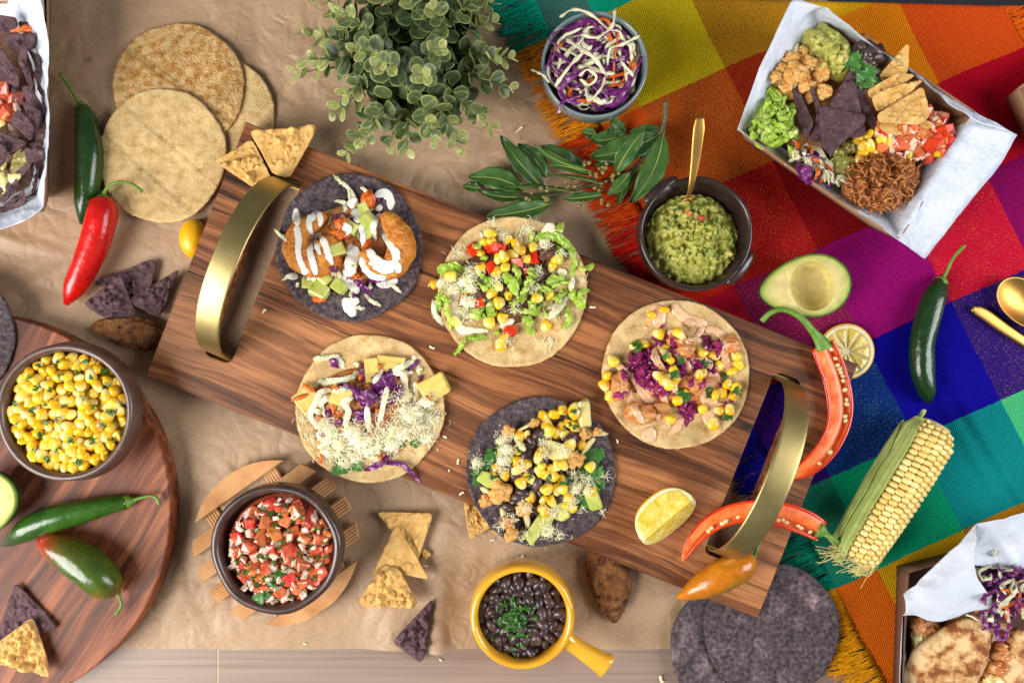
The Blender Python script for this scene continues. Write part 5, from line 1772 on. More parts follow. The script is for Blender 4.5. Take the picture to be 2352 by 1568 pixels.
for (x, y, z) in fill(cc, r * .80, .0465, .004, 96, .0060, 8) + fill(cc, r * .74, .0505, .006, 48, .0085, 18):
    piece('onion_piece', RND.choice(ONI), root, MX(Vector((x, y, z)), rnd_rot(), RND.uniform(.8, 1.25)))
for (x, y, z) in fill(cc, r * .78, .0465, .004, 46, .0090, 9) + fill(cc, r * .70, .0505, .006, 30, .0120, 10):
    piece('tomato_piece', RND.choice(TOM), root, MX(Vector((x, y, z)), rnd_rot(), RND.uniform(.95, 1.45)))
for (x, y, z) in fill(cc, r * .74, .0530, .006, 66, .006, 11):
    piece('herb_shred', RND.choice(HERB), root, MX(Vector((x, y, z)), (RND.uniform(-.5, .5), RND.uniform(-.5, .5), RND.uniform(0, 6)), (1.0, RND.uniform(1.1, 2), 1)))
for (x, y) in ((610, 1360), (596, 1372), (622, 1348), (640, 1318), (660, 1316)):
    p = W(x, y, .0555)
    piece('cilantro_leaf', RND.choice(CIL), root, MX(p, (RND.uniform(-.4, .4), RND.uniform(-.4, .4), RND.uniform(0, 6)), .75))

# yellow pan of black beans
pc = W(1200, 1419, .05)
pr = LD(123, .05)
pan = thing('yellow_pan', 'glossy mustard yellow ceramic pan with stub handle, full of black beans', 'pan', (pc.x, pc.y, .004))
prof = [(.001, .004), (pr * .62, .004), (pr * .78, .007), (pr * .96, .018), (pr * 1.01, .030), (pr * .99, .043), (pr * .965, .0485), (pr * .92, .0505), (pr * .865, .0495), (pr * .835, .046), (pr * .83, .040), (pr * .84, .02), (pr * .6, .010), (.001, .009)]
v, f = lathe(prof, 88, Vector((pc.x, pc.y, 0)), .004, 1.0)
obj('body', v, f, MT['glaze_yellow'], pan)
q = cr([W(1293, 1463, .036), W(1320, 1481, .036), W(1355, 1504, .036), W(1382, 1521, .036), W(1392, 1527, .036), W(1396, 1530, .036)], 24)
v, f = sweep(q, [LD(k, .036) for k in lerpl([26, 19, 19, 21, 24, 27, 29, 29.5, 24], 24)], lerpl([.009, .0075, .0075, .008, .0085, .009, .0085, .004], 24), 20, power=.75)
obj('handle', v, f, MT['glaze_yellow'], pan)
root, su = food('bean_stew', 'glossy stewed black beans topped with chopped cilantro in the yellow pan', 'beans', Vector((pc.x, pc.y, 0)), pr * .825, .033, .004, 'bean_paste', 6.0, amp=.5, fr=120)
for (x, y, z) in fill(pc, pr * .77, .0365, .004, 130, .0062, 12) + fill(pc, pr * .70, .040, .003, 70, .0088, 13):
    piece('bean', RND.choice(BEAN), root, MX(Vector((x, y, z)), (RND.uniform(-.6, .6), RND.uniform(-.6, .6), RND.uniform(0, 6)), RND.uniform(.95, 1.25)))
hc = W(1183, 1418, .043)
for _ in range(110):
    a, d = RND.uniform(0, 2 * PI), abs(RND.gauss(0, .011))
    piece('herb_shred', RND.choice(HERB), root, MX(Vector((hc.x + d * math.cos(a) * .9, hc.y + d * math.sin(a), .0445 + .004 * max(0, 1 - d / .018) + RND.uniform(-.001, .001))), (RND.uniform(-.5, .5), RND.uniform(-.5, .5), RND.uniform(0, 6)), (RND.uniform(.8, 1.4), RND.uniform(.9, 1.6), 1)))


# ------------------------------------------------------------------ chillies
def chilli(name, label, cat, body, rad, stem, cols, zb, group=None, calyx=None, seed=1.0, dent=.09, flat=1.0, stemr=(5.5, 3.6, 3.2, 4.2), stemz=None, m='skin_attr', calyxr=1.0, side=None):
    """body path from the stem end to the tip in layout units, radii likewise; cols = colours along it"""
    p0 = W(*body[0], zb)
    root = thing(name, label, cat, (p0.x, p0.y, zb), group)
    m_ = 40
    n = 24
    q = cr([(a, b, 0) for a, b in body], m_)
    rr = [max(.4, x) for x in [p.x for p in cr([(x, 0, 0) for x in rad], m_)]]
    R = [LD(x, zb + .012) for x in rr]
    path = [W(p.x, p.y, zb + R[i] * flat) for i, p in enumerate(q)]
    v, f = sweep(path, R, [x * flat for x in R], n)
    vc = []
    cl = [C(*k) for k in cols]
    for i, p in enumerate(v):
        k = i // n
        j = i % n
        d = p - path[k]
        s = k / (m_ - 1)
        an = 2 * PI * j / n
        e = 1 + dent * noise.noise(Vector((s * 5, math.cos(an) * 1.2 + seed, math.sin(an) * 1.2))) + dent * .5 * math.sin(3 * an + seed) * (1 - s)
        v[i] = path[k] + d * e
        t_ = s * (len(cl) - 1)
        if side: t_ = max(0, min(len(cl) - 1, (side[2] + (d.x * side[0] + d.y * side[1]) / max(1e-6, R[k]) * side[3]) * (len(cl) - 1)))
        t_ = max(0, min(len(cl) - 1.001, t_ + .45 * noise.noise(p * 60 + Vector((seed, 0, 0)))))
        i0 = int(t_)
        fr_ = t_ - i0
        i1 = min(len(cl) - 1, i0 + 1)
        vc.append(tuple(cl[i0][h] * (1 - fr_) + cl[i1][h] * fr_ for h in range(3)))
    obj('body', v, f, MT[m], root, vcol=vc)
    # calyx and stem
    d0 = (path[0] - path[2]).normalized()
    z0 = path[0].z
    if calyx is None: calyx = rad[0]
    cp = [path[0] - d0 * .003, path[0] + d0 * .0012, path[0] + d0 * .004, path[0] + d0 * .0075]
    cv, cf = sweep(cp, [LD(calyx, zb) * k for k in (1.04, 1.02, .62, .30)], [LD(calyx, zb) * k * flat for k in (1.04, 1.02, .62, .30)], 14)
    cv = [p + Vector((0, 0, 0)) for p in cv]
    obj('calyx', cv, cf, MT['stem_green'], root)
    zs = stemz if stemz else [z0] * len(stem)
    sp_ = [path[0] + d0 * .004] + [W(a, b, z) for (a, b), z in zip(stem, zs)]
    sq_ = cr(sp_, 18)
    sv, sf = sweep(sq_, [LD(k, zb) for k in lerpl(list(stemr), 18)], [LD(k, zb) for k in lerpl(list(stemr), 18)], 10)
    obj('stem', sv, sf, MT['stem_green'], root)
    return root


GR, DG, MG = (46, 86, 22), (24, 56, 20), (66, 110, 26)
chilli('green_chilli', 'long green chilli lying beside the stacked tortillas under a red one', 'chilli', [(189, 250), (199, 282), (206, 340), (203, 410), (195, 470), (187, 514)], [17, 25, 30, 29, 22, 5], [(178, 232), (158, 198), (138, 168)], [GR, DG, GR, DG], .0040, calyx=15)
chilli('red_chilli', 'glossy red chilli with curled green stem on the brown paper', 'chilli', [(236, 462), (235, 492), (222, 545), (198, 605), (171, 662), (152, 697)], [27, 34, 34, 31, 24, 7], [(248, 430), (275, 418), (305, 424), (327, 441)], [(206, 16, 10), (216, 22, 12), (196, 12, 10)], .0095, calyx=20, dent=.06, stemz=[.022, .024, .022, .018])
chilli('green_chilli', 'long green chilli lying on the round board below the corn bowl', 'chilli', [(292, 1152), (250, 1160), (190, 1174), (130, 1190), (70, 1212), (30, 1236), (8, 1252)], [16, 21, 27, 31, 29, 17, 4], [(318, 1144), (345, 1138), (360, 1144), (366, 1158)], [GR, (52, 96, 24), DG], ZR + .0004, calyx=15, dent=.07, seed=3)
chilli('jalapeno', 'plump green jalapeno turning red at its tip on the round board', 'jalapeno', [(262, 1352), (243, 1338), (205, 1303), (160, 1272), (118, 1250), (90, 1236)], [22, 39, 43, 40, 30, 8], [(272, 1366), (279, 1388), (266, 1411)], [(160, 60, 20), (72, 96, 22), (62, 92, 22), (92, 90, 24), (170, 50, 20), (190, 28, 16)], ZR + .0004, calyx=15, dent=.04, seed=4)
chilli('jalapeno', 'orange jalapeno with a green underside on the corner of the board', 'jalapeno', [(1722, 1284), (1706, 1296), (1676, 1312), (1634, 1334), (1592, 1356), (1557, 1372)], [19, 33, 37, 34, 23, 6], [(1736, 1268), (1741, 1252), (1745, 1240)], [(214, 128, 16), (204, 116, 14), (150, 108, 22), (66, 78, 20)], ZB + .0006, calyx=16, dent=.03, seed=5, side=(.45, -.8, .28, .5))
chilli('green_chilli', 'dark green chilli lying on the blue square of the plaid cloth', 'chilli', [(2160, 648), (2148, 678), (2130, 730), (2118, 790), (2119, 850), (2128, 897), (2133, 925)], [16, 25, 28, 28, 27, 20, 6], [(2172, 630), (2190, 592), (2216, 563)], [DG, (26, 60, 20), (20, 50, 18)], .0080, calyx=16, seed=6, stemz=[.018, .022, .026])


# ------------------------------------------------------------------ halved red peppers
def half_pepper(label, body, rad, stem, zc, mir, seeds, stemcut=False, seed=1.0):
    root = thing('halved_pepper', label, 'pepper', W(*body[0], zc[0] - .01), 'halved red peppers')
    m_ = 40
    q = cr([(a, b, 0) for a, b in body], m_)
    R = [LD(max(.5, p.x), .03) for p in cr([(x, 0, 0) for x in rad], m_)]
    zz = [p.x for p in cr([(x, 0, 0) for x in zc], m_)]
    path = [W(p.x, p.y, zz[i]) for i, p in enumerate(q)]
    outer = [(math.cos(PI + PI * k / 14), .80 * math.sin(PI + PI * k / 14)) for k in range(15)]
    inner = [(.77, .03), (.74, -.12), (.66, -.36), (.50, -.46), (.34, -.36), (.26, -.10), (.18, .06), (-.1, .10), (-.45, .09), (-.70, .07), (-.79, .045)]

    def loft(prof, close):
        v, f = [], []
        k_ = len(prof)
        for i in range(m_):
            tg = (path[min(m_ - 1, i + 1)] - path[max(0, i - 1)]).normalized()
            s = tg.cross(Vector((0, 0, 1))).normalized() * mir
            w = 1 + .03 * noise.noise(Vector((i * .3, seed, 0)))
            for (a, b) in prof:
                v.append(path[i] + s * (a * R[i] * w) + Vector((0, 0, b * R[i])))
        for i in range(m_ - 1):
            for j in range(k_ - (0 if close else 1)):
                f.append((i * k_ + j, i * k_ + (j + 1) % k_, (i + 1) * k_ + (j + 1) % k_, (i + 1) * k_ + j))
        f.append(tuple(range(k_)))
        f.append(tuple((m_ - 1) * k_ + j for j in range(k_))[::-1])
        return v, f
    skin = outer + [(.985, .035), (.80, .05), (.76, -.05), (.7, -.34), (.4, -.62), (-.4, -.62), (-.7, -.3), (-.78, .06), (-.985, .035)]
    v, f = loft(skin, True)
    obj('skin', v, f, MT['pepper_skin'], root)
    v, f = loft(inner + [(-.76, -.25), (-.4, -.60), (.4, -.60), (.72, -.25)], True)
    obj('flesh', v, f, MT['pepper_flesh'], root)
    for t_, off in seeds:
        i = int(t_ * (m_ - 1))
        tg = (path[min(m_ - 1, i + 1)] - path[max(0, i - 1)]).normalized()
        s = tg.cross(Vector((0, 0, 1))).normalized() * mir
        p = path[i] + s * (off * R[i]) + Vector((0, 0, -.02 * R[i]))
        piece('seed', SEED, root, MX(p, (RND.uniform(-.6, .6), RND.uniform(-.6, .6), RND.uniform(0, 6)), RND.uniform(.85, 1.15)))
    d0 = (path[0] - path[2]).normalized()
    sq_ = cr([path[0] - d0 * .004, path[0] + d0 * .003] + [W(a, b, z) for a, b, z in stem], 20)
    v, f = sweep(sq_, [LD(k, .03) for k in lerpl([19, 16, 9, 7, 6, 6, 7], 20)], [LD(k, .03) for k in lerpl([12, 10, 7, 6, 5, 5, 6], 20)], 12)
    obj('stem', v, f, MT['stem_green'], root)


vs, fs = ico(1)
SEED = mkmesh('seed', [Vector((p.x * .0022, p.y * .0026, p.z * .0009)) for p in vs], fs, MT['seed'])
half_pepper('halved red pepper with long curved stem hanging over the far board corner', [(1889, 792), (1904, 826), (1920, 870), (1930, 925), (1926, 975), (1900, 1030), (1855, 1074), (1806, 1098)], [27, 30, 30, 30, 27, 24, 20, 5],
            [(1868, 762, .040), (1838, 728, .042), (1800, 711, .040), (1770, 718, .038), (1750, 737, .034)], [.038, .037, .036, .036, .037, .039, .040, .036], -1,
            [(.06, .45), (.1, .52), (.17, .5), (.22, .44), (.25, .5), (.28, .5), (.33, .5), (.36, .44), (.38, .52), (.42, .5), (.46, .48), (.52, .42), (.56, .5), (.72, .4), (.8, .35), (.3, .56)])
half_pepper('halved red pepper lying under the brass handle beside the lemon wedge', [(1888, 1220), (1850, 1200), (1800, 1182), (1740, 1173), (1680, 1181), (1630, 1205), (1592, 1243), (1566, 1288)], [24, 29, 28, 25, 23, 20, 15, 4],
            [(1905, 1232, .038), (1925, 1246, .036)], [.036, .037, .038, .039, .039, .038, .036, .033], -1,
            [(.09, .5), (.17, .5), (.2, .45), (.27, .5), (.29, .42), (.31, .5), (.36, .5), (.62, .45), (.66, .5), (.72, .4), (.76, .45), (.56, .4)], seed=4.0)

# ------------------------------------------------------------------ avocado halves
def egg(cx, cy, L, Wd, ang, z, n=80, k=.22):
    c = W(cx, cy, z)
    out = []
    for i in range(n):
        a = 2 * PI * i / n
        x = LD(L, z) * math.cos(a)
        y = LD(Wd, z) * math.sin(a) * (1 + k * math.cos(a)) * (1 - .04 * math.cos(2 * a))
        out.append((c.x + x * math.cos(ang) - y * math.sin(ang), c.y + x * math.sin(ang) + y * math.cos(ang)))
    return c, out


def avocado(label, cx, cy, L, Wd, ang, zb, hgt, pit, seed):
    zf = zb + hgt
    c, out = egg(cx, cy, L, Wd, ang, zf)
    root = thing('avocado_half', label, 'avocado', (c.x, c.y, zb), 'avocado halves')
    pc_ = W(pit[0], pit[1], zf)
    pr_, ps = LD(pit[2], zf), LD(pit[3], zf)
    pa_ = pit[4]

    def pd(X, Y_):
        dx, dy = X - pc_.x, Y_ - pc_.y
        a, b = dx * math.cos(pa_) + dy * math.sin(pa_), -dx * math.sin(pa_) + dy * math.cos(pa_)
        return math.sqrt((a / pr_) ** 2 + (b / ps) ** 2)

    def zt(X, Y_, s):
        d = pd(X, Y_)
        z = zf + .0004 * fbm(X, Y_, 120, seed, 3)
        if d < 1: z -= .016 * math.sqrt(1 - d * d) ** 1.1
        elif d < 1.15: z += .0006 * (1.15 - d) / .15
        return z - .0012 * max(0, s - .93) / .07
    v, f = slab(out, 44, .01, zt, lambda X, Y_, s: zb + .0012 + hgt * (1 - math.sqrt(max(0, 1 - min(1, s) ** 2.4))) * .93, edge=.0012, ctr=(c.x + LD(8, zf) * math.cos(ang), c.y + LD(8, zf) * math.sin(ang)))
    vc = []
    ctr = (c.x + LD(8, zf) * math.cos(ang), c.y + LD(8, zf) * math.sin(ang))
    nn = len(out)
    for i, p in enumerate(v):
        s = 0 if i == 0 else ((((i - 1) // nn + 1) / 44) ** .85 if i <= 44 * nn else 1.0)
        a, b, c_ = C(216, 198, 128), C(184, 184, 96), C(104, 136, 46)
        s += .02 * noise.noise(p * 90)
        if s < .72: q = a
        elif s < .9: q = tuple(a[h] + (b[h] - a[h]) * (s - .72) / .18 for h in range(3))
        else: q = tuple(b[h] + (c_[h] - b[h]) * min(1, (s - .9) / .08) for h in range(3))
        d = pd(p.x, p.y)
        if d < 1 and p.z > zb + .3 * hgt:
            nk = .5 + .5 * noise.noise(p * 140)
            e = C(208, 188, 104) if d > .82 else tuple(C(196, 172, 96)[h] * (1 - nk * .55) + C(150, 122, 58)[h] * nk * .55 for h in range(3))
            q = tuple(q[h] * .3 + e[h] * .7 for h in range(3))
        vc.append(q)
    obj('flesh', v, f, MT['matte_attr'], root, vcol=vc)
    o2 = [(c.x + (p[0] - c.x) * 1.022, c.y + (p[1] - c.y) * 1.022) for p in out]
    v, f = slab(o2, 16, .01, lambda X, Y_, s: (zf - .0016) if s > .96 else zb + .0008 + hgt * (1 - math.sqrt(max(0, 1 - min(1, s) ** 2.4))) * .93, lambda X, Y_, s: zb + hgt * (1 - math.sqrt(max(0, 1 - min(1, s) ** 2.4))) * .95, edge=.0004)
    obj('rind', v, f, MT['avocado_rind'], root)


avocado('halved avocado with the stone removed lying on the plaid cloth', 1851, 658, 106, 68, math.radians(8), .0076, .030, (1866, 656, 50, 57, math.radians(10)), 2.0)
avocado('halved avocado cut off at the edge of the round board', -34, 1158, 78, 66, math.radians(75), ZR + .0004, .026, (-60, 1140, 40, 40, 0), 6.0)

# ------------------------------------------------------------------ lemons
L0 = W(449, 549, .004)
v, f = blob(Vector((L0.x, L0.y, .0090)), (.0122, .0180, .0125), 4, .04, 1.6, 3.0)
v = [Vector((p.x, p.y, max(p.z, .0036))) for p in v]
obj('lemon', v, f, MT['lemon_peel'], label='bright yellow lemon half hidden behind the handle end of the board', cat='lemon')

ls = thing('lemon_slice', 'thick round lemon slice on the cloth tucked under the board corner', 'lemon', W(1945, 807, .0074))
c = W(1945, 807, .0122)
r = LD(64, .0122)
zf = .0122
v, f = lathe([(.001, .0076), (r * .93, .0076), (r * 1.0, .0090), (r * 1.0, zf - .0006), (r * .985, zf), (r * .95, zf), (r * .945, zf - .0012), (.001, zf - .0012)], 72, Vector((c.x, c.y, 0)), .01, 2)
obj('peel', v, f, MT['lemon_peel'], ls)
v, f = lathe([(.001, zf - .001), (r * .95, zf - .001), (r * .952, zf + .0002), (r * .84, zf + .0003), (r * .835, zf - .0004), (.001, zf - .0004)], 72, Vector((c.x, c.y, 0)), .01, 2)
obj('pith', v, f, MT['lemon_pith'], ls)
for k in range(10):
    a0, a1 = 2 * PI * k / 10 + .045 + .3, 2 * PI * (k + 1) / 10 - .045 + .3
    out = [(c.x + r * .06 * math.cos((a0 + a1) / 2), c.y + r * .06 * math.sin((a0 + a1) / 2))]
    out += [(c.x + r * .825 * math.cos(a0 + (a1 - a0) * j / 8), c.y + r * .825 * math.sin(a0 + (a1 - a0) * j / 8)) for j in range(9)]
    o = rounded(out, r * .06, 3, 40)
    v, f = slab(o, 5, .001, lambda X, Y_, s: zf + .0005 - .0006 * s ** 4 + .0003 * fbm(X, Y_, 500, k), lambda X, Y_, s: zf - .0006, edge=.0002)
    obj('segment', v, f, MT['lemon_pulp'], ls)

# wedge: part of a lemon, axis along e1, two cut faces meeting in a ridge
lw = thing('lemon_wedge', 'pale juicy lemon wedge on the board beside the red pepper half', 'lemon', W(1527, 1193, ZB))
wc = W(1533, 1192, ZB + .020)
e1 = (W(1588, 1144, ZB) - W(1474, 1240, ZB)).normalized()
e2 = Vector((-e1.y, e1.x, 0))          # towards the rind arc
if e2.x > 0: e2 = -e2
hl, rw = LD(76, ZB), .0255


def wpt(u, rad, ang):
    """u along the axis -1..1"""
    s = math.sqrt(max(0, 1 - abs(u) ** 2.6))
    return wc + e1 * (u * hl) + (e2 * math.cos(ang) + Vector((0, 0, 1)) * math.sin(ang)) * (rad * rw * s)


A0, A1 = math.radians(-16), math.radians(-128)
nu, na = 26, 18
v, f = [], []
for i in range(nu + 1):
    u = -1 + 2 * i / nu
    v.append(wpt(u, 0, 0))
    for j in range(na + 1):
        v.append(wpt(u, 1.0, A0 + (A1 - A0) * j / na))
k_ = na + 2
for i in range(nu):
    for j in range(1, na + 1):
        f.append((i * k_ + j, i * k_ + j + 1, (i + 1) * k_ + j + 1, (i + 1) * k_ + j))
    f.append((i * k_, i * k_ + 1, (i + 1) * k_ + 1, (i + 1) * k_))
    f.append((i * k_, (i + 1) * k_, (i + 1) * k_ + k_ - 1, i * k_ + k_ - 1))
zmin = min(p.z for p in v)
wdz = ZB + .0005 - zmin
v = [p + Vector((0, 0, wdz)) for p in v]
obj('peel', v, f, MT['lemon_peel'], lw)
for (ang, nrm_s) in ((A0, 1), (A1, -1)):
    nrm = (Vector((0, 0, 1)) * math.cos(ang) - e2 * math.sin(ang)) * (1 if ang == A0 else -1)
    for nm, r0, r1, um, m, off in (('pith', 0.0, .975, .985, 'lemon_pith', .0004), ('pulp', .02, .84, .86, 'lemon_pulp_pale', .0010)):
        v, f = [], []
        for i in range(nu + 1):
            u = (-1 + 2 * i / nu) * um
            for q in range(9):
                rad = r0 + (r1 - r0) * q / 8
                s = 1.0
                b = .0006 * noise.noise(Vector((u * 14, q * .8, ang))) if nm == 'pulp' else 0
                edge = -.0005 if (q in (0, 8) or i in (0, nu)) else 0
                v.append(wpt(u, rad, ang) + nrm * (off + b + edge) + Vector((0, 0, wdz)))
        for i in range(nu):
            for q in range(8):
                f.append((i * 9 + q, i * 9 + q + 1, (i + 1) * 9 + q + 1, (i + 1) * 9 + q))
        # thickness: mirror layer beneath
        K = len(v)
        v += [p - nrm * .0006 for p in v]
        f += [tuple(K + x for x in q[::-1]) for q in f]
        lc = []
        for i_ in range(len(v)):
            ii, qq = (i_ % K) // 9, (i_ % K) % 9
            u_ = -1 + 2 * ii / nu
            an_ = math.atan2(qq / 8 - .02, u_ * 1.6)
            k0 = .86 + .34 * noise.noise(Vector((an_ * 9, qq * .12, 3 + ang)))
            lc.append((min(1.1, k0 + .06), min(1.1, k0 + .04), k0 * k0))
        obj(nm, v, f, MT[m], lw, vcol=lc)

# ------------------------------------------------------------------ wrinkled dried pods
def pod(label, ctrl, hw, zb, seed):
    q = cr([(a, b, 0) for a, b in ctrl], 44)
    R = [LD(max(2, p.x), zb) for p in cr([(x, 0, 0) for x in hw], 44)]
    path = [W(p.x, p.y, zb + R[i] * .42) for i, p in enumerate(q)]
    v, f = sweep(path, R, [x * .42 for x in R], 40)
    for i, p in enumerate(v):
        k, j = i // 40, i % 40
        d = p - path[k]
        an = 2 * PI * j / 40
        e = 1 + .14 * noise.noise(Vector((k * .08, math.cos(an) * 2 + seed, math.sin(an) * 2))) + .20 * (.6 - min(1, abs(noise.noise(Vector((k * .045 + seed, math.cos(an) * 6, math.sin(an) * 6)))) * 4)) + .05 * noise.noise(Vector((k * .3, an * 5, seed)))
        v[i] = path[k] + d * e
    z0 = min(p.z for p in v)
    v = [p + Vector((0, 0, zb - z0)) for p in v]
    return obj('dried_pod', v, f, MT['dried_pod'], label=label, cat='dried pod', group='dried brown pods')


pod('wrinkled dried brown pod between the blue chips and the round board', [(207, 756), (235, 752), (290, 760), (345, 772), (375, 784)], [4, 20, 34, 32, 16], .0045, 2.0)
pod('wrinkled dried brown pod under the board edge beside the yellow pan', [(1388, 1250), (1393, 1290), (1402, 1340), (1408, 1390), (1412, 1428)], [34, 42, 43, 32, 5], .0045, 7.0)

# ------------------------------------------------------------------ corn cob
cob = thing('corn_cob', 'half husked pale yellow corn cob lying on the teal squares', 'corn cob', W(2060, 1130, .0075))
Rk = .0215
zc = .0075 + Rk
ca_, cb_ = W(1957, 1288, zc), W(2152, 975, zc)
axv = (cb_ - ca_)
Lc = axv.length
axv.normalize()
sv_ = Vector((axv.y, -axv.x, 0))      # to the right, seen from above


def crad(s):
    return Rk * (.80 + .22 * math.sin(min(1, s * 1.15 + .08) * PI * .62)) * (1 - max(0, s - .9) ** 1.0 * 3.6) * (1 - max(0, .06 - s) * 4)


q = [ca_ + axv * (Lc * i / 30) for i in range(31)]
rr = [crad(i / 30) * .86 for i in range(31)]
v, f = sweep(q, rr, rr, 24)
obj('core', v, f, MT['cob_core'], cob)
KC = [kernel_mesh('kernel', MT['cob_kernel'], .0027 + .0002 * (q_ - 1), .0045, .0058, q_ * 2.1) for q_ in range(3)]
rows = 17
for rw_ in range(rows):
    an = 2 * PI * rw_ / rows
    if an > math.radians(200) and an < math.radians(335): continue
    s = .012 + (.012 if rw_ % 2 else 0)
    while s < .985:
        R_ = crad(s)
        wob = .06 * noise.noise(Vector((s * 5, rw_ * .1, 1)))
        a2 = an + wob
        nrm = sv_ * math.cos(a2) + Vector((0, 0, 1)) * math.sin(a2)
        tan = axv.cross(nrm)
        p = ca_ + axv * (Lc * s) + nrm * (R_ - .0045)
        k = RND.uniform(.92, 1.08) * min(1, .72 + .5 * min(s * 6, (1 - s) * 5))
        M3 = Matrix((axv, tan, nrm)).transposed().to_4x4()
        wk = min(1.0, R_ / Rk)
        piece('kernel', RND.choice(KC), cob, Matrix.Translation(p) @ M3 @ Matrix.Diagonal((k, k * .98 * wk, 1, 1)))
        s += .0054 * k * RND.uniform(.96, 1.06) / Lc
# husk leaves on the left side
for hi, (a0, a1, s0, s1, off, tip) in enumerate(((145, 240, -.03, 1.04, .0022, .6), (135, 200, -.05, .98, .0036, .35), (166, 262, .0, .92, .0050, .5), (-48, -16, -.06, .62, .0026, .2))):
    ns, nt = 40, 16
    v = []
    for lay in (0, 1):
        for i in range(ns + 1):
            s = s0 + (s1 - s0) * i / ns
            cl_ = min(1, max(0, s))
            R_ = max(.012, crad(cl_)) + off - lay * .0006
            tp = 1 - max(0, (i / ns - .72) / .28) ** 1.6 * tip
            for j in range(nt + 1):
                mid_ = (a0 + a1) / 2
                an = math.radians(mid_ + ((a0 - mid_) + (a1 - a0) * j / nt) * tp) + .05 * noise.noise(Vector((s * 4, hi, 3)))
                rr_ = R_ + .0007 * math.sin(j * 2.1 + hi) + .0015 * noise.noise(Vector((s * 6, j * .35, hi)))
                v.append(ca_ + axv * (Lc * s) + (sv_ * math.cos(an) + Vector((0, 0, 1)) * math.sin(an)) * rr_)
    f = []
    K = (ns + 1) * (nt + 1)
    for i in range(ns):
        for j in range(nt):
            a = i * (nt + 1) + j
            b = a + nt + 1
            f.append((a, a + 1, b + 1, b))
            f.append((K + a, K + b, K + b + 1, K + a + 1))
    for i in range(ns):
        for j in (0, nt):
            a = i * (nt + 1) + j
            b = a + nt + 1
            f.append((a, b, K + b, K + a) if j == 0 else (b, a, K + a, K + b))
    for i in (0, ns):
        for j in range(nt):
            a = i * (nt + 1) + j
            f.append((a, K + a, K + a + 1, a + 1))
    hc = []
    for i_, p in enumerate(v):
        j_ = i_ % (nt + 1)
        k_2 = .5 + .5 * math.sin(j_ * 2.3 + hi) * .6 + .25 * noise.noise(p * 80)
        s_2 = ((i_ // (nt + 1)) % (ns + 1)) / ns
        c1_, c2_ = C(132, 158, 62), C(196, 204, 128)
        hc.append(tuple(c1_[h] + (c2_[h] - c1_[h]) * max(0, min(1, k_2 * .7 + .3 * s_2)) for h in range(3)))
    obj('husk', v, f, MT['matte_attr'], cob, vcol=hc)
parts = []
for _ in range(70):
    s = RND.uniform(-.03, .05)
    an = math.radians(RND.uniform(20, 200))
    p = ca_ + axv * (Lc * s) + (sv_ * math.cos(an) + Vector((0, 0, 1)) * math.sin(an)) * (.018)
    d = (-axv * RND.uniform(.1, 1) - sv_ * RND.uniform(.0, 1.0) + Vector((0, 0, RND.uniform(-.4, .1)))).normalized() if RND.random() < .7 else (axv + Vector((RND.uniform(-.2, .2), RND.uniform(-.2, .2), .05))).normalized()
    pts = []
    for k in range(6):
        pts.append(p.copy())
        p = p + d * RND.uniform(.002, .0045)
        d = (d + Vector((RND.uniform(-.4, .4), RND.uniform(-.4, .4), RND.uniform(-.25, .1)))).normalized()
        p.z = max(p.z, .009)
    parts.append(sweep(pts, .0003, .0003, 4))
v, f = joinvf(parts)
obj('silk', v, f, MT['silk'], cob, kind='stuff')

# ------------------------------------------------------------------ gold cutlery at the edge
kn = thing('golden_knife', 'gold knife handle lying beside a gold spoon on the cloth', 'knife', W(2300, 750, .008))
q = cr([W(2232, 708, .0105), W(2262, 722, .0105), W(2310, 756, .0105), W(2370, 796, .0105), W(2470, 860, .0105)], 30)
v, f = sweep(q, [LD(k, .01) for k in lerpl([6, 12.5, 14, 14, 12, 11, 10, 10], 30)], .0015, 12, power=.75)
obj('handle', v, f, MT['gold_cutlery'], kn)
q = cr([W(2470, 860, .0105), W(2560, 918, .0100), W(2640, 970, .0095)], 16)
v, f = sweep(q, [LD(k, .01) for k in lerpl([10, 14, 16, 13, 3], 16)], .0007, 8, power=.8)
obj('blade', v, f, MT['gold_cutlery'], kn)
sp = thing('golden_spoon', 'shiny gold spoon bowl cut off at the picture edge', 'spoon', W(2350, 695, .008))
c0 = W(2352, 700, .014)
out = []
for i in range(56):
    a = 2 * PI * i / 56
    x, y = LD(78, .014) * math.cos(a), LD(47, .014) * math.sin(a) * (1 - .12 * math.cos(a))
    an = math.radians(-40)
    out.append((c0.x + x * math.cos(an) - y * math.sin(an), c0.y + x * math.sin(an) + y * math.cos(an)))
v, f = slab(out, 14, .001, lambda X, Y_, s: .0185 - .0085 * (1 - s ** 2.2), edge=.0002)
obj('bowl', v, f, MT['gold_cutlery'], sp)
q = cr([W(2402, 760, .0182), W(2450, 815, .018), W(2540, 890, .013), W(2640, 960, .010)], 20)
v, f = sweep(q, LD(9, .01), .001, 10)
obj('handle', v, f, MT['gold_cutlery'], sp)

# ------------------------------------------------------------------ eucalyptus plant in a pot
pl = thing('eucalyptus_plant', 'bushy grey-green eucalyptus plant seen from above, pale at the tips', 'plant', (-.085, .241, .003))
PB = Vector((-.085, .241, 0))
v, f = lathe([(.001, .003), (.034, .003), (.036, .006), (.047, .064), (.048, .066), (.045, .066), (.044, .058), (.001, .058)], 48, PB, .004, 1)
obj('pot', v, f, MT['pot'], pl)
v, f = lathe([(.001, .056), (.0445, .056), (.0445, .0595), (.001, .061)], 40, PB, .0, 1)
obj('soil', v, f, MT['pot'], pl)
mat('euc_stem', C(92, 120, 62), C(112, 138, 76), rough=.5, scale=100)


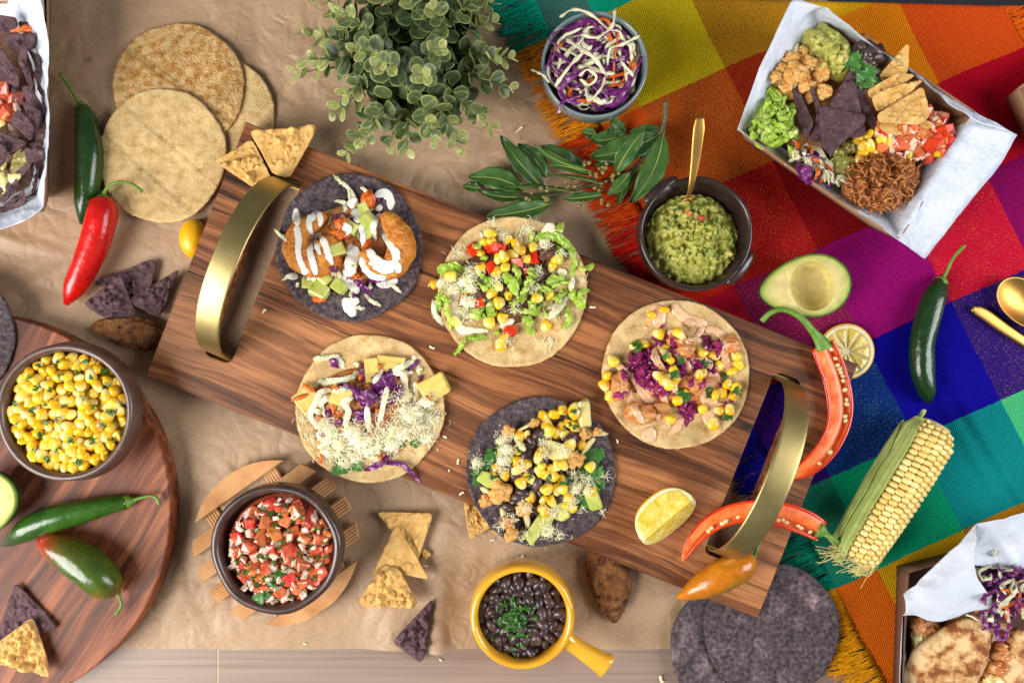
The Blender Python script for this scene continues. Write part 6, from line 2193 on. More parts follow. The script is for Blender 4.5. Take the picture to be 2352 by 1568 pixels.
def euc_leaf(name, base, edge, seed, Lh=.0085, wh=.0080):
    """round leaf, stalk at the origin, pointing +x, cupped"""
    n, nr = 30, 7
    out = []
    for i in range(n):
        a = 2 * PI * i / n
        x = Lh * (1 - math.cos(a)) * (1 + .05 * math.cos(2 * a))
        y = wh * math.sin(a) * (1 + .18 * math.cos(a + .3) * -1)
        out.append((x, y))

    def zt(X, Y_, s):
        return .0006 + 9.0 * Y_ * Y_ + 4.0 * (X - Lh) ** 2 * (1 if X > Lh else .3) - .0007 * math.exp(-(Y_ / .0009) ** 2) + .0006 * noise.noise(Vector((X * 180 + seed, Y_ * 180, 1)))
    v, f = slab(out, nr, .0004, zt, edge=.0001, ctr=(Lh * .95, 0))
    vc = []
    for i, p in enumerate(v):
        s = 0 if i == 0 else min(1, ((i - 1) // n + 1) / nr)
        k = max(0, (s - .72) / .28) * .8
        vein = .35 * math.exp(-(p.y / .0008) ** 2)
        k = min(1, k + vein)
        vc.append(tuple(base[h] * (1 - k) + edge[h] * k for h in range(3)))
    return mkmesh(name, v, f, MT['euc_attr'], vcol=vc)


LFD = [euc_leaf('leaf', C(74, 92, 60), C(140, 156, 88), q_, .0082, .0080) for q_ in range(3)]
LFM = [euc_leaf('leaf', C(100, 116, 76), C(176, 186, 102), q_ + 5, .0076, .0068) for q_ in range(3)]
LFL = [euc_leaf('leaf', C(158, 164, 94), C(218, 214, 136), q_ + 9, .0070, .0055) for q_ in range(3)]
LEAVES = []


def stem(az, el, L, droop, seed, z0=.064, npair=6):
    rr = random.Random(seed)
    d = Vector((math.cos(az) * math.cos(el), math.sin(az) * math.cos(el), math.sin(el)))
    p = PB + Vector((math.cos(az) * .014, math.sin(az) * .014, z0))
    m_ = 18
    pts = [p.copy()]
    for i in range(m_):
        p = p + d * (L / m_)
        d = (d + Vector((rr.uniform(-.05, .05), rr.uniform(-.05, .05), -droop / m_))).normalized()
        pts.append(p.copy())
    v, f = sweep(pts, lerpl([.0013, .0011, .0008, .0005], m_ + 1), lerpl([.0013, .0011, .0008, .0005], m_ + 1), 6)
    obj('stem', v, f, MT['euc_stem'], pl)
    tw = rr.uniform(0, PI)
    for k in range(npair):
        s = .22 + .78 * k / (npair - 1)
        i = min(m_ - 1, int(s * m_))
        q_ = pts[i].lerp(pts[i + 1], s * m_ - i) if i < m_ else pts[-1]
        tg = (pts[min(m_, i + 1)] - pts[max(0, i - 1)]).normalized()
        up = Vector((0, 0, 1)) - tg * tg.z
        if up.length < .1: up = Vector((1, 0, 0)) - tg * tg.x
        up.normalize()
        sd = tg.cross(up)
        for h in (0, 1):
            a = tw + k * PI / 2 + h * PI + rr.uniform(-.25, .25)
            o_ = up * math.cos(a) + sd * math.sin(a)
            fwd = .25 + .75 * (k / (npair - 1)) ** 2
            x_ = (o_ + tg * fwd).normalized()
            # leaf face looks along the stem, turned up a little
            n_ = (tg + Vector((0, 0, .55)) - x_ * (tg + Vector((0, 0, .55))).dot(x_)).normalized()
            y_ = n_.cross(x_)
            M3 = Matrix((x_, y_, n_)).transposed().to_4x4()
            sc_ = (1.15 - .50 * (k / (npair - 1))) * rr.uniform(.82, 1.12)
            t_ = k / (npair - 1) + rr.uniform(-.22, .22)
            me = rr.choice(LFD if t_ < .42 else LFM if t_ < .74 else LFL)
            LEAVES.append((me, Matrix.Translation(q_ + x_ * .001) @ M3 @ Matrix.Diagonal((sc_, sc_, sc_, 1))))


rs = random.Random(3)
for k in range(17):      # low spreading stems
    stem(2 * PI * k / 17 + rs.uniform(-.15, .15), rs.uniform(.10, .42), rs.uniform(.058, .086), .3, k, .060, 8)
for k in range(14):      # middle stems
    stem(2 * PI * k / 14 + .3 + rs.uniform(-.2, .2), rs.uniform(.5, .9), rs.uniform(.060, .084), .3, 40 + k, .064, 8)
for k in range(8):       # upright stems
    stem(2 * PI * k / 8 + .5, rs.uniform(1.0, 1.4), rs.uniform(.055, .075), .1, 80 + k, .066, 7)
LEAVES.sort(key=lambda q_: -(q_[1].translation.z + .35 * math.hypot(q_[1].translation.x - PB.x, q_[1].translation.y - PB.y)))
for me, mw in LEAVES[:300]:
    piece('leaf', me, pl, mw)
vv, ff, cc_ = [], [], []
for me, mw in LEAVES[300:]:
    k0 = len(vv)
    vv += [mw @ p.co for p in me.vertices]
    ff += [tuple(k0 + i for i in q_.vertices) for q_ in me.polygons]
    cc_ += [tuple(q_.color[:3]) for q_ in me.color_attributes['col'].data]
obj('foliage', vv, ff, MT['euc_attr'], pl, vcol=cc_, kind='stuff')

# ------------------------------------------------------------------ bay branch
br = thing('bay_branch', 'sprig of glossy dark green bay leaves with small buds across the fringe', 'branch', W(1400, 370, .007))
bo = (1041.2, 232.7, 3.2)


def BZ(x, y, z): return W(bo[0] + x / bo[2], bo[1] + y / bo[2], z)


def bay(base, tip, hw, z0, z1, bulge=0.0, roll=0.0, cup=.25, seed=0.0):
    a, b = BZ(*base, z0), BZ(*tip, z1)
    d = (b - a)
    L = d.length
    x_ = d.normalized()
    y_ = Vector((0, 0, 1)).cross(x_).normalized()
    n_ = x_.cross(y_)
    y_, n_ = y_ * math.cos(roll) + n_ * math.sin(roll), n_ * math.cos(roll) - y_ * math.sin(roll)
    w = hw / bo[2] * S * 1.2
    ns, nt = 26, 8
    v, f = [], []
    for lay in (0, 1):
        for i in range(ns + 1):
            s = i / ns
            ww = w * (math.sin(PI * min(1, s ** .85 * 1.0)) ** .8 + .03) * (1 + .05 * math.sin(s * 30 + seed))
            c0 = a + x_ * (L * s) + y_ * (bulge * L * math.sin(s * PI)) + n_ * (.05 * L * math.sin(s * PI))
            for j in range(nt + 1):
                t_ = 2 * j / nt - 1
                p = c0 + y_ * (t_ * ww) + n_ * (cup * w * t_ * t_ + .10 * w * math.sin(s * 17 + t_ * 2 + seed) * t_ * t_ - .0004 * (1 if j == nt // 2 else 0) - lay * .0004)
                v.append(p)
    K = (ns + 1) * (nt + 1)
    for i in range(ns):
        for j in range(nt):
            p = i * (nt + 1) + j
            q_ = p + nt + 1
            f.append((p, q_, q_ + 1, p + 1))
            f.append((K + p, K + p + 1, K + q_ + 1, K + q_))
        for j in (0, nt):
            p = i * (nt + 1) + j
            q_ = p + nt + 1
            f.append((p, K + p, K + q_, q_) if j == 0 else (p, q_, K + q_, K + p))
    lf = obj('leaf', v, f, MT['bay_leaf'], br)
    pts = [a + x_ * (L * s) + y_ * (bulge * L * math.sin(s * PI)) + n_ * (.05 * L * math.sin(s * PI) + .0001) for s in [k / 14 * .96 for k in range(-1, 15)]]
    v, f = sweep(pts, lerpl([.0007, .0005, .0002], 16), .0004, 6)
    obj('midrib', v, f, MT['bay_vein'], lf)


for i, a in enumerate((((660, 640), (340, 258), 60, .012, .02, .05, .35), ((690, 560), (470, 315), 56, .011, .012, -.05, .1), ((950, 480), (640, 330), 60, .012, .016, .06, .2), ((1000, 510), (596, 318), 26, .020, .028, .05, -.9),
                       ((520, 650), (108, 560), 66, .012, .016, -.08, .1), ((870, 668), (376, 632), 26, .02, .024, .02, .9), ((712, 752), (245, 845), 60, .012, .026, .05, .2), ((1086, 690), (795, 722), 34, .02, .024, .04, .4),
                       ((1000, 540), (698, 472), 34, .018, .022, -.05, .3), ((1080, 604), (690, 545), 22, .024, .028, .02, .8), ((1500, 255), (1006, 415), 80, .024, .020, .06, .1), ((1250, 240), (1004, 285), 56, .014, .014, .1, .1),
                       ((1455, 350), (1030, 490), 66, .016, .014, -.08, .2), ((1190, 525), (1402, 208), 56, .026, .040, .05, .35), ((1545, 245), (1305, 752), 72, .026, .016, .10, .3), ((1370, 480), (1212, 768), 38, .014, .012, -.06, .5),
                       ((1295, 530), (1132, 696), 38, .022, .024, .05, .2), ((1250, 250), (1150, 130), 50, .012, .018, .05, .1), ((1050, 245), (942, 228), 34, .010, .010, .0, .1), ((200, 640), (70, 625), 32, .008, .008, .0, .1), ((520, 700), (180, 660), 34, .008, .007, .08, .2),
                       ((1530, 220), (1290, 235), 40, .018, .014, .0, .1), ((760, 690), (480, 735), 26, .010, .008, .0, .1))):
    bay(*a, seed=i * 1.3)
q = cr([BZ(1563, 0, .04), BZ(1556, 120, .034), BZ(1530, 215, .028), BZ(1450, 320, .018), BZ(1350, 470, .015), BZ(1200, 560, .015), BZ(900, 650, .014), BZ(700, 690, .013), BZ(480, 700, .011)], 50)
v, f = sweep(q, lerpl([.0024, .0022, .0018, .0015, .001], 50), lerpl([.0024, .0022, .0018, .0015, .001], 50), 8)
obj('twig', v, f, MT['twig'], br)
vs, fs = ico(2)
BUD = mkmesh('bud', [Vector((p.x * .0021, p.y * .0021, p.z * .0024)) for p in vs], fs, MT['bud'])
for (x, y, n_) in ((1090, 500, 5), (1020, 545, 4), (1130, 475, 3), (1145, 575, 3), (860, 610, 5), (770, 620, 2), (555, 700, 3), (690, 720, 4), (1070, 640, 4), (1125, 740, 3), (610, 628, 2), (665, 632, 2), (930, 750, 3), (970, 440, 3), (1185, 545, 3)):
    b0 = BZ(x + RND.uniform(-10, 10), y + 30, .014)
    for _ in range(n_):
        p = BZ(x + RND.uniform(-34, 34), y + RND.uniform(-28, 28), RND.uniform(.020, .028))
        bd = piece('bud', BUD, br, MX(p, rnd_rot(), RND.uniform(.7, 1.0)))
        v, f = sweep(cr([b0, b0.lerp(p, .5) + Vector((0, 0, .002)), p], 6), .0004, .0004, 5)
        obj('bud_stalk', v, f, MT['twig'], br)


# ------------------------------------------------------------------ paper-lined food trays
def tray(name, label, rim, zr, zb, inset, th=.0013, m='cardboard', bottom=True, loc=None):
    """four-cornered card tray; rim = corners in layout units at rim height, walls lean in to the base"""
    P = [W(a, b, zr) for a, b in rim]
    cx = sum(P, Vector()) / 4
    B = [Vector((cx.x + (p.x - cx.x) * inset, cx.y + (p.y - cx.y) * inset, zb)) for p in P]
    root = thing(name, label, 'food tray', (cx.x, cx.y, zb))
    for i in range(4):
        a, b, c_, d = P[i], P[(i + 1) % 4], B[(i + 1) % 4], B[i]
        nrm = (b - a).cross(d - a).normalized()
        if nrm.dot(cx - a) > 0: nrm = -nrm
        v, f = [], []
        nn = 14
        for lay in (0, 1):
            for j in range(nn + 1):
                s = j / nn
                bow = .0018 * math.sin(s * PI)
                for t_ in (0, .5, 1):
                    p = a.lerp(b, s).lerp(d.lerp(c_, s), t_) + nrm * (bow * (1 - t_)) - nrm * (th * lay)
                    v.append(p)
        K = (nn + 1) * 3
        for j in range(nn):
            for t_ in (0, 1):
                p = j * 3 + t_
                f.append((p, p + 3, p + 4, p + 1))
                f.append((K + p, K + p + 1, K + p + 4, K + p + 3))
            p = j * 3
            f.append((p, K + p, K + p + 3, p + 3))
            f.append((p + 2, p + 5, K + p + 5, K + p + 2))
        for j in (0, nn):
            for t_ in (0, 1):
                p = j * 3 + t_
                f.append((p, p + 1, K + p + 1, K + p) if j == 0 else (p, K + p, K + p + 1, p + 1))
        obj('wall', v, f, MT[m], root)
    v, f = extrude_poly([tuple(p[:2]) for p in B], zb, zb + .0012)
    obj('base', v, f, MT[m], root, smooth=False)
    return root, P, B, cx


def liner_loft(name, label, cat, loops, seed, cl=True, crease=.0022, n=150, parent=None, m='liner'):
    """sheet lofted through closed loops of layout points (x, y, z); same count of points in each loop"""
    rows = []
    for lp in loops:
        L = [W(*p) for p in lp]
        k = len(L)
        pts = []
        for i in range(n):
            t_ = i / n * k
            a = int(t_)
            fr_ = t_ - a
            pts.append(L[a % k].lerp(L[(a + 1) % k], fr_))
        rows.append(pts)
    sub = 7
    full = []
    for r_ in range(len(rows) - 1):
        for q_ in range(sub):
            full.append([rows[r_][i].lerp(rows[r_ + 1][i], q_ / sub) for i in range(n)])
    full.append(rows[-1])
    v, f = [], []
    for lay in (0, 1):
        for r_, row in enumerate(full):
            for i, p in enumerate(row):
                q_ = Vector((p.x * 38, p.y * 38, p.z * 38 + seed))
                amp = crease * (1 if 0 < r_ else .8)
                ridge = (1 - min(1, abs(noise.noise(q_)) * 4.5)) * amp + (1 - min(1, abs(noise.noise(q_ * 1.9 + Vector((5, 2, 1)))) * 4)) * amp * .5
                dx = noise.noise(q_ * .7 + Vector((9, 0, 0))) * amp
                v.append(p + Vector((dx, noise.noise(q_ * .7 + Vector((0, 9, 0))) * amp, ridge - lay * .0003)))
    K = len(full) * n
    for r_ in range(len(full) - 1):
        for i in range(n):
            j = (i + 1) % n
            a, b, c_, d = r_ * n + i, r_ * n + j, (r_ + 1) * n + j, (r_ + 1) * n + i
            f.append((a, b, c_, d))
            f.append((K + a, K + d, K + c_, K + b))
    for i in range(n):
        j = (i + 1) % n
        f.append((i, K + i, K + j, j))
    e = (len(full) - 1) * n
    f.append(tuple(e + i for i in range(n)))
    return obj(name, v, f, MT[m], parent, label=label, cat=cat)


# top right tray
zr = .052
tray('cardboard_tray', 'brown card tray of mixed taco fillings on the plaid cloth', [(1702, 302), (2066, 552), (2240, 256), (1864, 14)], zr, .0076, .84)
rimL = [(1706, 300, .050), (1800, 372, .047), (1900, 440, .046), (1985, 494, .046), (2058, 545, .050), (2110, 462, .054), (2160, 380, .054), (2205, 304, .054), (2232, 258, .052), (2150, 205, .044), (2090, 165, .045), (2040, 128, .052), (1960, 78, .053), (1864, 18, .054), (1820, 90, .054), (1765, 180, .054)]
tipL = [(1694, 300, .056), (1803, 374, .049), (1903, 442, .048), (1990, 500, .049), (2074, 562, .052), (2122, 596, .034), (2200, 498, .044), (2282, 398, .040), (2336, 310, .044), (2246, 285, .062), (2178, 240, .056), (2118, 178, .056), (1990, 92, .062), (1902, 20, .066), (1822, -6, .072), (1745, 150, .066)]
innL = [(1740, 306, .030), (1810, 352, .026), (1905, 412, .025), (1980, 462, .025), (2040, 500, .030), (2085, 440, .032), (2130, 366, .032), (2165, 306, .030), (2185, 268, .028), (2130, 225, .026), (2075, 186, .026), (2010, 146, .028), (1945, 104, .030), (1890, 70, .034), (1850, 120, .034), (1800, 205, .032)]
botL = [(x + (1965 - x) * .25, y + (290 - y) * .25, .014) for x, y, z in innL]
liner_loft('liner_paper', 'white greaseproof paper lining the tray of mixed fillings', 'paper', [tipL, rimL, innL, botL], 3.0)

zt = (1678.3, 0, 3.46)


def inside(x, y):
    # within the tray outline, in zoom units: near wall and left end
    X, Y_ = zt[0] + x / zt[2], zt[1] + y / zt[2]
    return (X - 1702) * 250 - (Y_ - 302) * 364 > 3000 and (X - 1702) * 288 + (Y_ - 302) * 162 > 2200


def portion(name, label, cat, x, y, rx, ry, z, h, m, **kw):
    """heap of food in a tray: a root, a base heap and a context that works in zoom units of the tray view"""
    p = W(zt[0] + x / zt[2], zt[1] + y / zt[2], z)
    root = thing(name, label, cat, (p.x, p.y, z))
    c_ = Ctx(root, Surf(z), *zt)
    c_.heap('base', x, y, rx, ry, h, m, **kw)
    return c_


bed = portion('rice_bed', 'brown seasoned rice under the fillings in the tray', 'rice', 930, 880, 620, 560, .030, .008, 'pulled_pork', rot=.55, amp=.3, fr=200, nr=24, na=80)


t1 = portion('guacamole_scoop', 'smooth green guacamole scoop in the far corner of the tray', 'guacamole', 770, 420, 185, 250, .045, .018, 'guacamole', rot=-.65, amp=.5, fr=80, nr=26, na=80)
for _ in range(24):
    a, d = RND.uniform(0, 6.28), math.sqrt(RND.random())
    t1.put('avocado_chunk', RND.choice(CH), 770 + 150 * d * math.cos(a), 430 + 190 * d * math.sin(a), None, RND.uniform(.6, 1.1), .0004)
t1 = portion('cauliflower_portion', 'roasted spiced cauliflower pieces beside the guacamole in the tray', 'cauliflower', 520, 600, 230, 190, .045, .008, 'cauliflower_floret', rot=-.6)
for (x, y, r_, st_) in ((470, 490, 62, (530, 350)), (560, 420, 40, None), (400, 560, 44, (310, 640)), (500, 590, 84, (500, 700)), (610, 510, 50, (640, 560)), (700, 520, 62, (790, 470)), (700, 600, 66, None), (580, 690, 54, (680, 660)), (720, 740, 60, (690, 800)), (350, 620, 40, (320, 660)), (620, 780, 50, None), (430, 700, 44, (380, 690))):
    cauli(t1, x, y, r_, st_, seed=RND.uniform(0, 50))
t1 = portion('black_bean_portion', 'small heap of black beans against the paper in the tray', 'beans', 1080, 480, 140, 120, .045, .010, 'bean_paste', rot=.6)
for _ in range(46):
    a, d = RND.uniform(0, 6.28), math.sqrt(RND.random())
    t1.put('bean', RND.choice(BEAN), 1080 + 125 * d * math.cos(a), 480 + 115 * d * math.sin(a), (RND.uniform(-.5, .5), RND.uniform(-.5, .5), RND.uniform(0, 6)), RND.uniform(1.0, 1.3), .0015)
t1 = portion('lettuce_portion', 'shredded bright green lettuce filling the near corner of the tray', 'lettuce', 335, 985, 180, 220, .045, .012, 'lettuce', rot=.4)
for _ in range(100):
    a, d = RND.uniform(0, 6.28), math.sqrt(RND.random())
    x, y = 300 + 215 * d * math.cos(a), 1000 + 275 * d * math.sin(a)
    th = RND.uniform(0, 6.28)
    L = RND.uniform(60, 120)
    if not (inside(x, y) and inside(x + L * math.cos(th + .5), y + L * math.sin(th + .5))): continue
    t1.strand('lettuce_strip', [(x, y), (x + L * .5 * math.cos(th), y + L * .5 * math.sin(th)), (x + L * math.cos(th + .5), y + L * math.sin(th + .5))], RND.uniform(16, 30), .0004, 'lettuce', lift=.005, tw=1.4, leaf=.0028)
t1 = portion('slaw_portion', 'purple and white cabbage slaw along the near wall of the tray', 'slaw', 680, 1290, 190, 100, .045, .006, 'cabbage_white', rot=.75)
for _ in range(64):
    s = RND.uniform(-1, 1)
    x, y = 650 + 150 * s + RND.uniform(-50, 30), 1260 + 140 * s + RND.uniform(-60, 40)
    th = RND.gauss(.9, .6)
    L = RND.uniform(70, 140)
    k = RND.choice((('cabbage_strip', 'cabbage_white'), ('cabbage_strip', 'cabbage_white'), ('cabbage_strip', 'cabbage_purple'), ('carrot_shred', 'carrot')))
    t1.strand(k[0], [(x, y), (x + L * .5 * math.cos(th), y + L * .5 * math.sin(th)), (x + L * math.cos(th + .4), y + L * math.sin(th + .4))], RND.uniform(9, 18), .0007, k[1], lift=.004, tw=1.3, leaf=.002)
for p in ([(530, 1290), (600, 1350), (640, 1410), (590, 1430)], [(550, 1340), (640, 1370), (660, 1400)]):
    t1.strand('cabbage_leaf', p, [40, 70, 60, 40], .0008, 'cabbage_purple', lift=.006, tw=.8, leaf=.006)
t1 = portion('pulled_pork_portion', 'saucy pulled pork heap at the near end of the tray', 'pulled pork', 1190, 1430, 320, 240, .042, .018, 'pulled_pork', rot=-.25, amp=.6, fr=110)
for _ in range(230):
    a, d = RND.uniform(0, 6.28), math.sqrt(RND.random())
    x, y = 1190 + 310 * d * math.cos(a), 1430 + 235 * d * math.sin(a)
    th = RND.uniform(0, 6.28)
    L = RND.uniform(40, 100)
    t1.strand('pork_shred', [(x, y), (x + L * .5 * math.cos(th), y + L * .5 * math.sin(th)), (x + L * math.cos(th + .5), y + L * math.sin(th + .5))], RND.uniform(4, 11), .0008, 'pulled_pork', lift=.003, tw=1.0, n=5, jit=.0010)
t1 = portion('salsa_portion', 'chopped tomato, onion and corn between the chips and the pork', 'salsa', 1420, 1080, 310, 190, .044, .008, 'tomato_red', rot=.25)
for _ in range(110):
    a, d = RND.uniform(0, 6.28), math.sqrt(RND.random())
    x, y = 1430 + 300 * d * math.cos(a), 1080 + 200 * d * math.sin(a)
    k = RND.random() < .55
    t1.put('tomato_piece' if k else 'onion_piece', RND.choice(TOM if k else ONI), x, y, None, RND.uniform(.9, 1.4), .0015)
for (x, y) in ((1565, 1170), (1610, 1120), (1660, 1140), (1690, 1060), (1620, 1080), (1700, 1130)):
    t1.put('pepper_piece', RND.choice(RED), x, y, None, RND.uniform(1.3, 1.8), .003)
corn(t1, [(1060, 1150), (1010, 1120), (1100, 1160), (1160, 1170), (1240, 1130), (1090, 1080), (1160, 1040), (1050, 1200), (1410, 1230), (1640, 1210), (1010, 1270), (1130, 1210), (1190, 1110), (1040, 1160)])
t1.strand('onion_leaf', [(1680, 920), (1650, 1000), (1700, 1090), (1740, 1110)], [20, 30, 26, 12], .0006, 'lettuce', lift=.004, leaf=.002)
t1 = portion('cilantro_garnish', 'fresh green cilantro tucked between blue and yellow chips', 'herb', 1030, 620, 60, 60, .045, .004, 'herb_leaf')
for _ in range(15):
    t1.put('cilantro_leaf', RND.choice(CIL), 1030 + RND.gauss(0, 50), 620 + RND.gauss(0, 55), (RND.uniform(-.4, .4), RND.uniform(-.4, .4), RND.uniform(0, 6)), RND.uniform(.8, 1.3), RND.uniform(.002, .010))
t1.put('cilantro_leaf', CIL[0], 920, 530, (0, 0, 1), 1.2, .012)
# pickled jalapeno slices
for i, (x, y, r_, z) in enumerate(((885, 1330, 118, .046), (850, 1230, 74, .041), (950, 1170, 66, .041), (880, 1430, 60, .036))):
    p = W(zt[0] + x / zt[2], zt[1] + y / zt[2], z)
    R_ = LD(r_ / zt[2], z)
    rt = thing('jalapeno_slice', ('large pickled jalapeno ring lying flat beside the pork', 'pickled jalapeno ring half under the blue chips', 'small pickled jalapeno ring next to the corn', 'pickled jalapeno ring half hidden by the large ring')[i], 'jalapeno slice', p, 'pickled jalapeno rings')
    v, f = lathe([(R_ * .80, z - .0012), (R_, z - .001), (R_ * 1.02, z), (R_, z + .0012), (R_ * .84, z + .0013), (R_ * .78, z), (R_ * .80, z - .0012)], 36, Vector((p.x, p.y, 0)), .06, i * 2.0, 1.0, .78, -.3, closed=False)
    obj('ring', v, f, MT['jalapeno_slice'], rt)
    v, f = lathe([(.0005, z - .0008), (R_ * .8, z - .0008), (R_ * .8, z + .0004), (.0005, z + .0006)], 30, Vector((p.x, p.y, 0)), .06, i * 2.0, 1.0, .78, -.3)
    obj('flesh', v, f, MT['avocado_flesh'], rt)
    for k in range(5):
        a = k * 1.25 + i
        piece('seed', SEED, rt, MX(p + Vector((math.cos(a) * R_ * .45, math.sin(a) * R_ * .35, .0008)), (0, 0, a), .9))


def Z4(L): return [(zt[0] + a / zt[2], zt[1] + b / zt[2]) for a, b in L]


g = 'blue corn chips'
chip('narrow blue chip standing on edge beside the lettuce in the tray', Z4([(465, 640), (500, 650), (640, 1000), (590, 1110), (560, 1080)]), .050, Bl, 31, g, bend=(.3, .1), tilt=(.5, .1), bub=6)
chip('curled blue chip standing second from the lettuce in the tray', Z4([(600, 700), (640, 720), (800, 1120), (780, 1160), (610, 1110), (680, 900)]), .052, Bl, 32, g, bend=(.3, .1), tilt=(.25, .1), bub=8)
chip('tall blue chip at the back of the blue chips in the tray', Z4([(930, 570), (975, 590), (1165, 970), (1140, 1050), (950, 800), (770, 830)]), .050, Bl, 33, g, bend=(.05, .1), tilt=(-.05, .12), bub=8)
chip('blue chip with a ridge in the middle of the blue chips in the tray', Z4([(930, 650), (970, 650), (1080, 1080), (940, 1110), (760, 840)]), .053, Bl, 34, g, bend=(.1, .05), tilt=(-.1, .05), bub=8)
chip('broad blue chip lying in front of the other blue chips in the tray', Z4([(695, 840), (1060, 915), (1075, 960), (760, 1250), (700, 1180)]), .058, Bl, 35, g, bend=(.05, .1), tilt=(-.05, -.1), bub=8)
g = 'yellow corn chips'
chip('pointed yellow chip leaning on the paper at the back of the tray', Z4([(1350, 385), (1370, 400), (1395, 600), (1160, 620)]), .052, Y, 36, g, bend=(.2, .1), tilt=(.15, .35), bub=10)
chip('folded yellow chip behind the others in the tray', Z4([(1080, 720), (1300, 595), (1440, 620), (1340, 690), (1100, 790)]), .054, Y, 37, g, bend=(.1, .3), tilt=(.1, .2), bub=10)
chip('curled yellow chip in the middle of the yellow chips in the tray', Z4([(1110, 760), (1300, 690), (1500, 655), (1400, 760), (1150, 900)]), .057, Y, 38, g, bend=(.15, .2), tilt=(.1, .1), bub=14)
chip('flat yellow chip on top of the yellow chips in the tray', Z4([(1140, 920), (1500, 700), (1525, 710), (1575, 920), (1510, 1000), (1160, 985)]), .062, Y, 39, g, bend=(.1, .1), tilt=(.0, -.05), bub=16)
chip('yellow chip edge showing beneath the top yellow chip in the tray', Z4([(1160, 985), (1560, 960), (1625, 1010), (1340, 1085), (1200, 1060)]), .054, Y, 40, g, bend=(.1, .15), tilt=(0, -.1), bub=8)

# bottom right tray with quesadilla
zq = .050
tray('cardboard_tray', 'brown card tray of quesadilla cut off at the picture corner', [(2086, 1312), (2074, 1690), (2560, 1690), (2560, 1190)], zq, .0076, .90, m='cardboard_dark')
zo = (2045.7, 1151.5, 3.765)


def QP(x, y): return (zo[0] + x / zo[2], zo[1] + y / zo[2])


qz = (zo[0], zo[1], zo[2])
root = thing('quesadilla_filling', 'cheesy chicken filling showing around the quesadilla pieces', 'filling', W(2250, 1500, .024))
q1 = Ctx(root, Surf(.024), *qz)
q1.heap('base', 780, 1560, 600, 560, .012, 'chicken', seed=9.0, amp=.5)
for (x, y, a, b) in ((300, 1080, 110, 80), (230, 1180, 60, 110), (215, 1330, 50, 90), (940, 1310, 110, 50), (900, 1420, 80, 60), (1040, 1200, 60, 100), (930, 1240, 50, 40), (220, 1060, 50, 70), (860, 1540, 80, 60)):
    q1.lump('chicken_chunk', x, y, a, b, .008, 'chicken' if RND.random() < .6 else 'queso', amp=.35)


def quesa(label, poly, z, seed, tilt=(0, 0)):
    P = [QP(*p) for p in poly]
    PW = [tuple(W(a, b, z)[:2]) for a, b in P]
    o = rounded(PW, .008, 6, 90)
    cx, cy = sum(p[0] for p in o) / 90, sum(p[1] for p in o) / 90

    def zt_(X, Y_, s):
        return z + .006 * (1 - s ** 6) + .0030 * fbm(X, Y_, 32, seed, 3) + .0009 * fbm(X, Y_, 120, seed, 3) + (X - cx) * tilt[0] + (Y_ - cy) * tilt[1]
    v, f = slab(o, 26, .006, zt_, lambda X, Y_, s: z - .004 + (X - cx) * tilt[0] + (Y_ - cy) * tilt[1])
    return obj('quesadilla_piece', v, f, MT['flour_tortilla'], label=label, cat='quesadilla', group='quesadilla pieces')


quesa('large toasted quesadilla piece with brown griddle spots in the corner tray', [(150, 1450), (215, 1270), (430, 1100), (560, 1010), (720, 985), (885, 1085), (835, 1235), (835, 1400), (790, 1490), (740, 1700), (90, 1760)], .041, 3.0, (.05, .1))
quesa('toasted quesadilla piece cut off by the picture edge in the corner tray', [(1060, 1075), (1040, 1250), (900, 1430), (860, 1700), (1500, 1760), (1500, 1250)], .038, 5.0)
root = thing('slaw_garnish', 'heap of cabbage slaw on the quesadilla under the paper flap', 'slaw', W(2300, 1350, .05))
q1 = Ctx(root, Surf(.048), *qz)
q1.heap('base', 950, 760, 300, 260, .010, 'cabbage_purple', rot=.5)
for _ in range(80):
    a, d = RND.uniform(0, 6.28), math.sqrt(RND.random())
    x, y = 950 + 330 * d * math.cos(a), 760 + 290 * d * math.sin(a)
    th = RND.uniform(0, 6.28)
    L = RND.uniform(70, 200)
    k = RND.choice((CW, CW, CP, CP, CW, CP, CA))
    q1.strand(k[0], [(x, y), (x + L * .5 * math.cos(th), y + L * .5 * math.sin(th)), (x + L * math.cos(th + .9), y + L * math.sin(th + .9))], RND.uniform(9, 20), .0007, k[1], lift=.005, tw=1.4, leaf=.002)
for p, m in (([(740, 310), (725, 450), (700, 590)], 'cabbage_white'), ([(690, 450), (660, 520), (690, 600)], 'cabbage_white'), ([(1090, 690), (1080, 790), (960, 900), (940, 960)], 'cabbage_white'), ([(800, 920), (810, 1030), (860, 1115)], 'cabbage_purple'), ([(920, 1000), (930, 1160), (990, 1190), (1050, 1000)], 'cabbage_purple')):
    q1.strand('cabbage_strip', p, [14, 22, 20, 12], .0008, m, lift=.004, tw=.6, leaf=.002)


